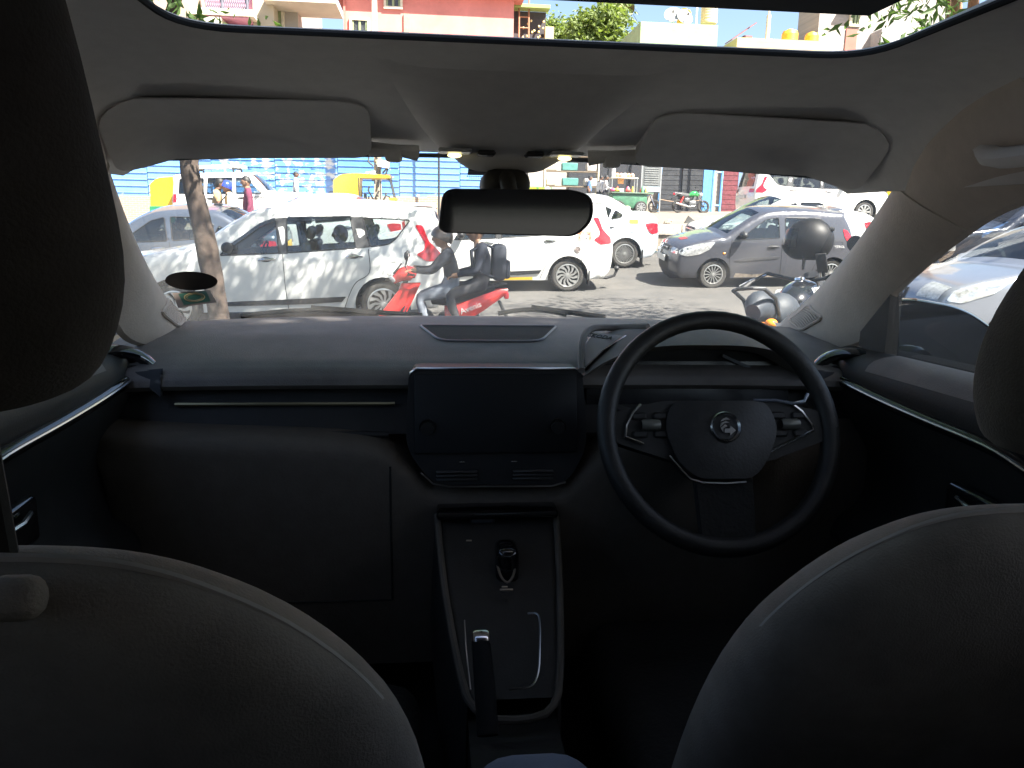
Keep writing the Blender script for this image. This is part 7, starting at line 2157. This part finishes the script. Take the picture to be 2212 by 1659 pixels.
# front seats ------------------------------------------------------------------------
def seat(cx, yt, sl, dz=0.0, hl=None, hx=0.0, wk=1.0):
    def ring(w_, t_, z, n=36, e=.55):
        out = []
        for k in range(n):
            a = 2 * PI * k / n
            c, s_ = math.cos(a), math.sin(a)
            out.append((cx + w_ * math.copysign(abs(c) ** e, c), yt + (1.10 + dz - z) * sl + t_ * math.copysign(abs(s_) ** .8, s_), z))
        return out
    lv = [(.40, .24, .06), (.60, .262, .075), (.78, .266, .075), (.90, .258, .07), (.98, .240, .062), (1.03, .215, .055), (1.07, .182, .048), (1.095, .150, .04), (1.112, .12, .03), (1.122, .085, .018), (1.126, .03, .006)]
    lv2 = []
    P = crom([(a, b, c) for a, b, c in lv], 3)
    mb = MB(); vs_ = []; n = 36
    for p in P: vs_ += ring(p.y * wk, p.z, p.x + dz)
    fs_ = []
    for i in range(len(P) - 1):
        for k in range(n):
            fs_.append((i * n + k, i * n + (k + 1) % n, (i + 1) * n + (k + 1) % n, (i + 1) * n + k))
    fs_.append(tuple(range((len(P) - 1) * n, len(P) * n)))
    mb.add(vs_, fs_)
    so = part('front_seat', mb, I_seat, ang=70)
    # pale bead along the shoulder, standing in for light caught on its edge
    for off in (.004,):
        mb = MB(); pts = []
        for p in P[5:]:
            k_ = Vector(ring(p.y, p.z, p.x + dz)[27])
            pts.append(Vector((cx + (p.y * wk * .985), yt + (1.10 - p.x) * sl - .010 + off, p.x + dz + .0005)))
        mirrorp = [Vector((2 * cx - q.x, q.y, q.z)) for q in pts[::-1]]
        mb.tube(pts + mirrorp, .0028, 6); obj('edge_highlight', mb, mat('highlight_beige', (.42, .36, .32), .8), so)
    mb = MB(); mb.rbox((cx, yt + .55, .46), (.50, .52, .16), .06, 3); obj('cushion', mb, I_floor, so)
    # headrest
    mb = MB(); vs_ = []
    P = crom(hl, 4)
    for p in P:
        for k in range(n):
            a = 2 * PI * k / n; c, s_ = math.cos(a), math.sin(a)
            vs_.append((cx + hx + p.y * math.copysign(abs(c) ** .6, c), yt + (1.10 - p.x) * sl * .55 - .012 + p.z * math.copysign(abs(s_) ** .85, s_), p.x))
    fs_ = [(i * n + k, i * n + (k + 1) % n, (i + 1) * n + (k + 1) % n, (i + 1) * n + k) for i in range(len(P) - 1) for k in range(n)]
    fs_ += [tuple(range((len(P) - 1) * n, len(P) * n)), tuple(range(n - 1, -1, -1))]
    mb.add(vs_, fs_); ho = obj('headrest', mb, I_hrest, so, 70)
    for sd_ in (-1, 1):
        mb = MB(); mb.tube([(cx + hx + sd_ * .055, yt - .002, 1.06 + dz), (cx + hx + sd_ * .055, yt - .02, 1.24 + dz)], .006, 8); obj('headrest_post', mb, I_blk, so)
    return so
s1 = seat(-.395, .415, .42, 0, [(1.208, .05, .02), (1.214, .095, .036), (1.23, .122, .046), (1.272, .140, .05), (1.33, .140, .05), (1.40, .134, .048), (1.46, .120, .042), (1.50, .09, .03), (1.515, .04, .012)], -.012, 1.02)
s2 = seat(.415, .60, .42, -.058, [(1.115, .06, .02), (1.125, .105, .04), (1.15, .125, .052), (1.19, .137, .056), (1.24, .135, .055), (1.30, .112, .05), (1.35, .085, .04), (1.37, .05, .02)], .04)
mb = MB(); mb.rbox((0, 0, 0), (.03, .02, .022), .009, 3, M=T(*unp(30, 1292, .372))); obj('seat_highlight', mb, I_seat, s1)  # small bead put in for a rounded beige highlight on the seat back

# centre console ------------------------------------------------------------------------
CT = [(1.36, .80, .122), (1.28, .755, .116), (1.20, .71, .108), (1.11, .668, .095), (1.04, .640, .083), (1.0, .625, .072)]
mb = MB()
def cons(u, v):
    k = u * (len(CT) - 1); i = min(len(CT) - 2, int(k)); t = k - i
    Y = CT[i][0] * (1 - t) + CT[i + 1][0] * t; z = CT[i][1] * (1 - t) + CT[i + 1][1] * t; w_ = CT[i][2] * (1 - t) + CT[i + 1][2] * t
    q = -1 + 2 * v
    return (-.012 + q * w_, Y, z - (.25 * max(0, abs(q) - .92) / .08 if abs(q) > .92 else 0))
mb.grid(cons, 20, 26, flip=True); con = part('centre_console', mb, I_blk, ang=50)
for sd_ in (-1, 1):
    pass
mb = MB(); bl = [Vector(cons(k / 12, .045)) + Vector((0, 0, .002)) for k in range(13)]; br = [Vector(cons(k / 12, .955)) + Vector((0, 0, .002)) for k in range(13)]
bl2 = bl[1:] + [Vector((-.055, .972, .618)), Vector((-.012, .965, .615)), Vector((.032, .972, .618))] + br[:0:-1]
mb.tube(crom(bl2, 2), .006, 8); obj('console_edge', mb, mat('edge_beige', (.10, .085, .07), .8), con)
mb = MB(); mb.box((-.012, 1.0, .42), (.13, .7, .34)); obj('console_side', mb, I_blk, con)
mb = MB(); gl_ = [unp(x, y, Y) for x, y, Y in ((1072, 1183, 1.245), (1074, 1215, 1.215), (1082, 1245, 1.19), (1096, 1258, 1.18), (1108, 1245, 1.19), (1114, 1215, 1.215), (1115, 1183, 1.245))]
mb.tube(crom(gl_, 3), .0022, 6); gs_ = obj('gear_selector', mb, mat('chrome_dull', (.35, .34, .33), .3, 1.0), con)
gc = unp(1094, 1215, 1.23); mb = MB(); mb.rbox((0, 0, 0), (.04, .06, .07), .014, 3, M=T(*gc)); mb.tube([gc, gc - Vector((0, 0, .08))], .012, 8); obj('gear_knob', mb, I_gloss, gs_)
gp = unp(1094, 1274, 1.16); mb = MB(); mb.rbox(tuple(gp), (.022, .004, .0035), .001, 1); obj('gear_mark', mb, mat('mark_warm', (.5, .4, .3), .4, .5), con)
# cubby outline
cu_ = [unp(x, y, Y) for x, y, Y in ((1003, 1340, 1.07), (1006, 1400, 1.03), (1016, 1490, .985))]; mb = MB(); mb.tube(cu_, .0016, 5); obj('cubby_trim', mb, mat('chrome_dull', (.35, .34, .33), .3, 1.0), con)
cu_ = [unp(x, y, Y) for x, y, Y in ((1140, 1325, 1.09), (1160, 1326, 1.085), (1166, 1345, 1.07), (1166, 1400, 1.03), (1163, 1450, 1.0), (1152, 1478, .985), (1130, 1486, .98), (1100, 1490, .98))]; mb = MB(); mb.tube(crom(cu_, 3), .0016, 5); obj('cubby_trim', mb, mat('chrome_dull', (.35, .34, .33), .3, 1.0), con)
# parking brake
hb = unp(1040, 1397, .98); mb = MB(); mb.tube([hb + Vector((0, .005, 0)), hb + Vector((.002, -.045, -.03)), hb + Vector((.004, -.09, -.075))], [.011, .012, .012], 12, sx=1.2); pb_ = part('parking_brake', mb, mat('brake_grip', (.012, .012, .012), .8, spec=.2))
mb = MB(); mb.rbox((0, 0, 0), (.026, .022, .022), .006, 2, M=T(*(hb + Vector((0, .012, .004)))) @ RX(25)); obj('release_button', mb, mat('chrome_bright', (.9, .9, .92), .15, 1.0), pb_)
# armrest between the seats
ar = unp(1124, 1640, .62); mb = MB(); mb.rbox((0, 0, 0), (.125, .30, .09), .044, 5, M=T(-.036, .49, .786)); ao = part('armrest', mb, mat('armrest_slate', (.16, .18, .24), .7, bump=.15, bscale=200))
for k in range(2):
    zz = unp([1013, 1090][k], [1168, 1268][k], [1.25, 1.15][k]); mb = MB(); mb.rbox(tuple(zz), (.010, .003, .003), .001, 1); obj('button_mark', mb, mat('mark_warm', (.5, .4, .3), .4, .5), con)
# tray under the climate panel
mb = MB(); mb.rbox((-.012, 1.33, .79), (.22, .06, .016), .006, 2); tr_ = obj('tray', mb, I_gloss, con)
tc = unp(1042, 1120, 1.31); mb = MB(); mb.rbox(tuple(tc), (.045, .01, .018), .003, 1); obj('socket_label', mb, mat('socket_grey', (.05, .055, .065), .5), con)

# doors -----------------------------------------------------------------------------------
for sd_ in (-1, 1):
    mb = MB()
    dp = [(.765, 1.098), (.745, 1.103), (.70, 1.092), (.683, 1.066), (.682, 1.03), (.70, .97), (.715, .90), (.70, .82), (.66, .78), (.655, .74), (.70, .70), (.72, .5), (.72, .28)]
    DP = crom([(a, b, 0) for a, b in dp], 3)
    def dfn(u, v):
        k = v * (len(DP) - 1); i = min(len(DP) - 2, int(k)); t = k - i
        p = DP[i].lerp(DP[i + 1], t); Y = 1.52 - 2.7 * u
        zoff = -.035 * max(0, (Y - .3)) / 1.2
        return (sd_ * p.x, Y, p.y + zoff)
    mb.grid(dfn, 40, 36, flip=sd_ < 0)
    dr = part('door', mb, I_blk, ang=60)
    # light upper ledge
    mb = MB(); mb.grid(lambda u, v: (lambda p: (p[0] - sd_ * .001, p[1], p[2] + .0015))(dfn(.06 + .9 * u, .03 + .20 * v)), 30, 6, flip=sd_ < 0); obj('door_ledge', mb, I_pad, dr, 60)
    # gloss strip and pull handle
    strip = [(.680, 1.44, 1.012), (.679, 1.30, 1.004), (.678, 1.15, 1.000), (.678, 1.0, .998), (.680, .92, .985), (.682, .87, .955), (.684, .85, .92)]
    mb = MB(); mb.tube(crom([(sd_ * a, b, c) for a, b, c in strip], 4), [.011] * 25, 8); obj('gloss_strip', mb, I_gloss, dr, 60)
    mb = MB(); mb.tube(crom([(sd_ * (a - .012), b, c + .004) for a, b, c in strip[:5]], 4), .0024, 6); obj('chrome_line', mb, I_chrome, dr)  # bright bead stands in for the white highlight along the gloss strip
    for (Y0, Y1, z0, z1) in ((1.05, .985, .905, .900), (1.0, .965, .868, .862)):
        mb = MB(); mb.tube([(sd_ * .672, Y0, z0), (sd_ * .666, (Y0 + Y1) / 2, (z0 + z1) / 2), (sd_ * .672, Y1, z1)], .0035, 6); obj('handle_edge', mb, I_chrome, dr)
    mb = MB(); mb.rbox((sd_ * .69, 1.02, .885), (.02, .14, .07), .02, 3); obj('inner_handle', mb, I_gloss, dr)
    mb = MB(); mb.tube([(sd_ * .652, 1.10, .792), (sd_ * .648, .80, .785), (sd_ * .65, .4, .78)], .010, 8); obj('armrest_edge', mb, I_pad, dr)
    # sail panel in front of the window
    mb = MB(); sp_ = [(1.50, 1.07), (1.50, 1.10), (1.41, 1.185), (1.405, 1.06)]
    mb.add([(sd_ * .75, a, b) for a, b in sp_] + [(sd_ * .775, a, b) for a, b in sp_], [(0, 1, 2, 3), (4, 5, 6, 7), (2, 3, 7, 6), (1, 2, 6, 5)]); obj('sail_panel', mb, I_blk, dr, 20)
    # glass
    mb = MB(); mb.add([(sd_ * .765, 1.41, 1.07), (sd_ * .758, 1.40, 1.20), (sd_ * .745, 1.20, 1.315), (sd_ * .73, 1.0, 1.365), (sd_ * .73, .10, 1.365), (sd_ * .765, .10, 1.07)], [(0, 1, 2, 3, 4, 5)]); obj('door_window', mb, glass_mat('side_glass', (.86, .89, .89), .0, .01, veil=.004, frk=.22), dr, 0)
    mb = MB(); mb.add([(sd_ * .765, .0, 1.07), (sd_ * .73, .0, 1.345), (sd_ * .73, -1.0, 1.33), (sd_ * .765, -1.0, 1.09)], [(0, 1, 2, 3)]); obj('rear_door_window', mb, glass_mat('dim_rear_glass', (.10, .10, .11), .04), dr, 0)  # glass behind the viewer, its dark tint added to keep the cabin dim
    mb = MB(); mb.box((sd_ * .735, .05, 1.2), (.07, .12, .34)); part('b_pillar', mb, I_blk)
    mb = MB(); mb.box((sd_ * .735, -1.2, 1.2), (.07, .45, .40)); part('c_pillar', mb, I_blk)
    # outer skin of the car side
    mb = MB(); osk = [(.79, 1.06), (.835, 1.0), (.865, .8), (.86, .55), (.83, .3)]
    mb.grid(lambda u, v: (sd_ * osk[int(round(v * 4))][0], 2.0 - 3.6 * u, osk[int(round(v * 4))][1]), 10, 4, flip=sd_ > 0); obj('outer_panel', mb, I_ext, dr, 60)
    mb = MB(); osk2 = [(.70, .985), (.82, .95), (.865, .8), (.86, .6), (.83, .35)]
    mb.grid(lambda u, v: (sd_ * (osk2[int(round(v * 4))][0] - .12 * u * u), 2.0 + 1.15 * u, osk2[int(round(v * 4))][1] - .10 * u * u), 8, 4); part('wing', mb, I_ext, ang=60)
    # wing mirror
    poly = round_poly([(.918, .99), (.905, 1.125, .02), (.98, 1.152, .04), (1.10, 1.135, .05), (1.175, 1.085, .03), (1.175, .99, .03), (1.10, .975)], .02, 5)
    mb = MB(); n = len(poly)
    cxm = sum(p.x for p in poly) / n; czm = sum(p.y for p in poly) / n
    for (s_, yy) in ((1.0, 1.66), (1.03, 1.675), (1.02, 1.71), (.85, 1.76), (.4, 1.79)):
        mb.add([(sd_ * (cxm + (p.x - cxm) * s_), yy, czm + (p.y - czm) * s_) for p in poly], [])
    for k in range(4):
        mb.f += [(k * n + i, k * n + (i + 1) % n, (k + 1) * n + (i + 1) % n, (k + 1) * n + i) for i in range(n)]; mb.m += [0] * n
    mb.f.append(tuple(range(4 * n, 5 * n))); mb.m.append(0)
    MR = T(sd_ * cxm, 1.70, 0) @ RZ(-sd_ * 30) @ T(-sd_ * cxm, -1.70, 0)
    mb.v = [tuple(MR @ Vector(q)) for q in mb.v]
    wm = part('wing_mirror', mb, I_gloss, ang=50)
    mb = MB(); mb.add([MR @ Vector((sd_ * p.x, 1.668, p.y)) for p in [Vector((cxm, czm)) + (q - Vector((cxm, czm))) * .96 for q in poly]], [tuple(range(n))]); obj('mirror_glass', mb, mat('wing_mirror_glass', (.025, .026, .028), .04, 1.0, var=.02), wm, 0)
    mb = MB(); mb.tube([(sd_ * .94, 1.70, 1.01), (sd_ * .82, 1.64, 1.0), (sd_ * .77, 1.60, 1.03)], [.03, .028, .03], 8); obj('mirror_foot', mb, I_gloss, wm)
# rear end, floor, firewall, bonnet
mb = MB(); mb.box((0, -.35, .28), (1.52, 4.6, .04)); part('floor', mb, I_floor)
mb = MB(); mb.box((0, 1.80, .65), (1.50, .05, .76)); part('firewall', mb, I_floor)
mb = MB(); mb.box((0, -1.45, .68), (1.5, .06, .84)); mb2 = part('rear_bulkhead', mb, I_blk)
mb = MB(); mb.add([(-.7, -1.45, 1.10), (.7, -1.45, 1.10), (.66, -1.40, 1.37), (-.66, -1.40, 1.37)], [(0, 1, 2, 3)]); part('rear_window', mb, glass_mat('rear_tint', (.11, .12, .13), .04), ang=0)  # pane behind the viewer, given a dark tint so little light enters
mb = MB(); mb.box((0, -1.40, 1.40), (1.42, .05, .08)); part('rear_header', mb, I_head)
mb = MB(); mb.rbox((0, -.62, .60), (1.36, .16, .70), .06, 2, M=None); mb.rbox((0, -.36, .42), (1.36, .50, .18), .06, 2); part('rear_seat', mb, I_seat)
def bonn(u, v):
    q = -1 + 2 * u; Y = 2.14 + 1.10 * v
    return (q * (.77 - .10 * v * v), Y - .12 * q * q, 0.955 - .02 * v - .16 * v ** 3 - .05 * q * q + .03 * math.sin(PI * v))
mb = MB(); mb.grid(bonn, 20, 12); part('bonnet', mb, I_ext, ang=60)
mb = MB(); mb.grid(lambda u, v: (lambda q, Y: (q * .67, Y, .835 - .55 * v))(-1 + 2 * u, 3.22 - .12 * (-1 + 2 * u) ** 2 + .06 * math.sin(PI * v)), 16, 6, flip=True); part('front_bumper', mb, I_ext, ang=60)
mb = MB(); mb.grid(lambda u, v: (-.775 + 1.55 * u, 2.105 - .14 * (-1 + 2 * u) ** 2 + .07 * v, 1.046 - .03 * v), 20, 2); part('cowl', mb, M_blackp, ang=60)
key = (.33, 'turbine'); WM[key] = wheel_meshes(.33, 'turbine')
for (xw, yw) in ((-.74, 2.35), (.74, 2.35), (-.74, -.95), (.74, -.95)):
    wl = part('wheel', WM[key][0], M_tyre); wl.location = (xw, yw, .33 + road_z(xw, yw)); wl.rotation_euler = (0, 0, PI / 2 if xw > 0 else -PI / 2); obj('rim', WM[key][1], M_rim, wl)

# stickers on the windscreen, bottom left
c = Vector(unp(413, 608, 1.86)); mb = MB()
uu = Vector((1, 0, .02)).normalized(); vv_ = Vector((0, -.55, .6)).normalized()
mb.add([c + uu * .058 * math.cos(a) + vv_ * .030 * math.sin(a) for a in [2 * PI * k / 40 for k in range(40)]] + [c + Vector((0, .003, .002)) + uu * .058 * math.cos(a) + vv_ * .030 * math.sin(a) for a in [2 * PI * k / 40 for k in range(40)]], [tuple(range(40)), tuple(range(79, 39, -1))])
tag(obj('oval_sticker', mb, mat('sticker_brown', (.02, .017, .016), .8, spec=.2), None, 0), 'dark brown oval sticker inside the windscreen above the green card', 'sticker')
cardq = [unp(x, y, Y) for x, y, Y in ((372, 633, 1.86), (453, 626, 1.90), (468, 653, 1.86), (385, 665, 1.82))]
cdt = thing('prayer_card', 'green card with a gold oval wreath in a clear sleeve on the windscreen', 'card', tuple(sum(cardq, Vector()) / 4))
oc_ = sum(cardq, Vector()) / 4
def cq(u, v, s_=1.0, off=0):
    p = (cardq[0].lerp(cardq[1], u)).lerp(cardq[3].lerp(cardq[2], u), v)
    nn_ = (cardq[1] - cardq[0]).cross(cardq[3] - cardq[0]).normalized()
    if nn_.y > 0: nn_ = -nn_
    return p - oc_ + nn_ * off
mb = MB(); mb.add([cq(0, 0), cq(1, 0), cq(1, 1), cq(0, 1)], [(0, 1, 2, 3)]); obj('sleeve', mb, mat('sleeve_grey', (.13, .105, .09), .4), cdt, 0)
mb = MB(); mb.add([cq(.14, .12, 1, .0015), cq(.88, .10, 1, .0015), cq(.86, .88, 1, .0015), cq(.16, .90, 1, .0015)], [(0, 1, 2, 3)]); obj('print', mb, mat('card_green', (.01, .05, .035), .5), cdt, 0)
mb = MB(); mb.tube([cq(.5 + .26 * math.cos(a), .5 + .30 * math.sin(a) * (1 + .04 * math.sin(9 * a)), 1, .003) for a in [2 * PI * k / 48 for k in range(49)]], .0014, 5, cap=False); mb.tube([cq(.5 + .20 * math.cos(a), .5 + .22 * math.sin(a), 1, .003) for a in [2 * PI * k / 48 for k in range(49)]], .0007, 5, cap=False); obj('wreath', mb, mat('wreath_gold', (.22, .17, .08), .5), cdt, 0)
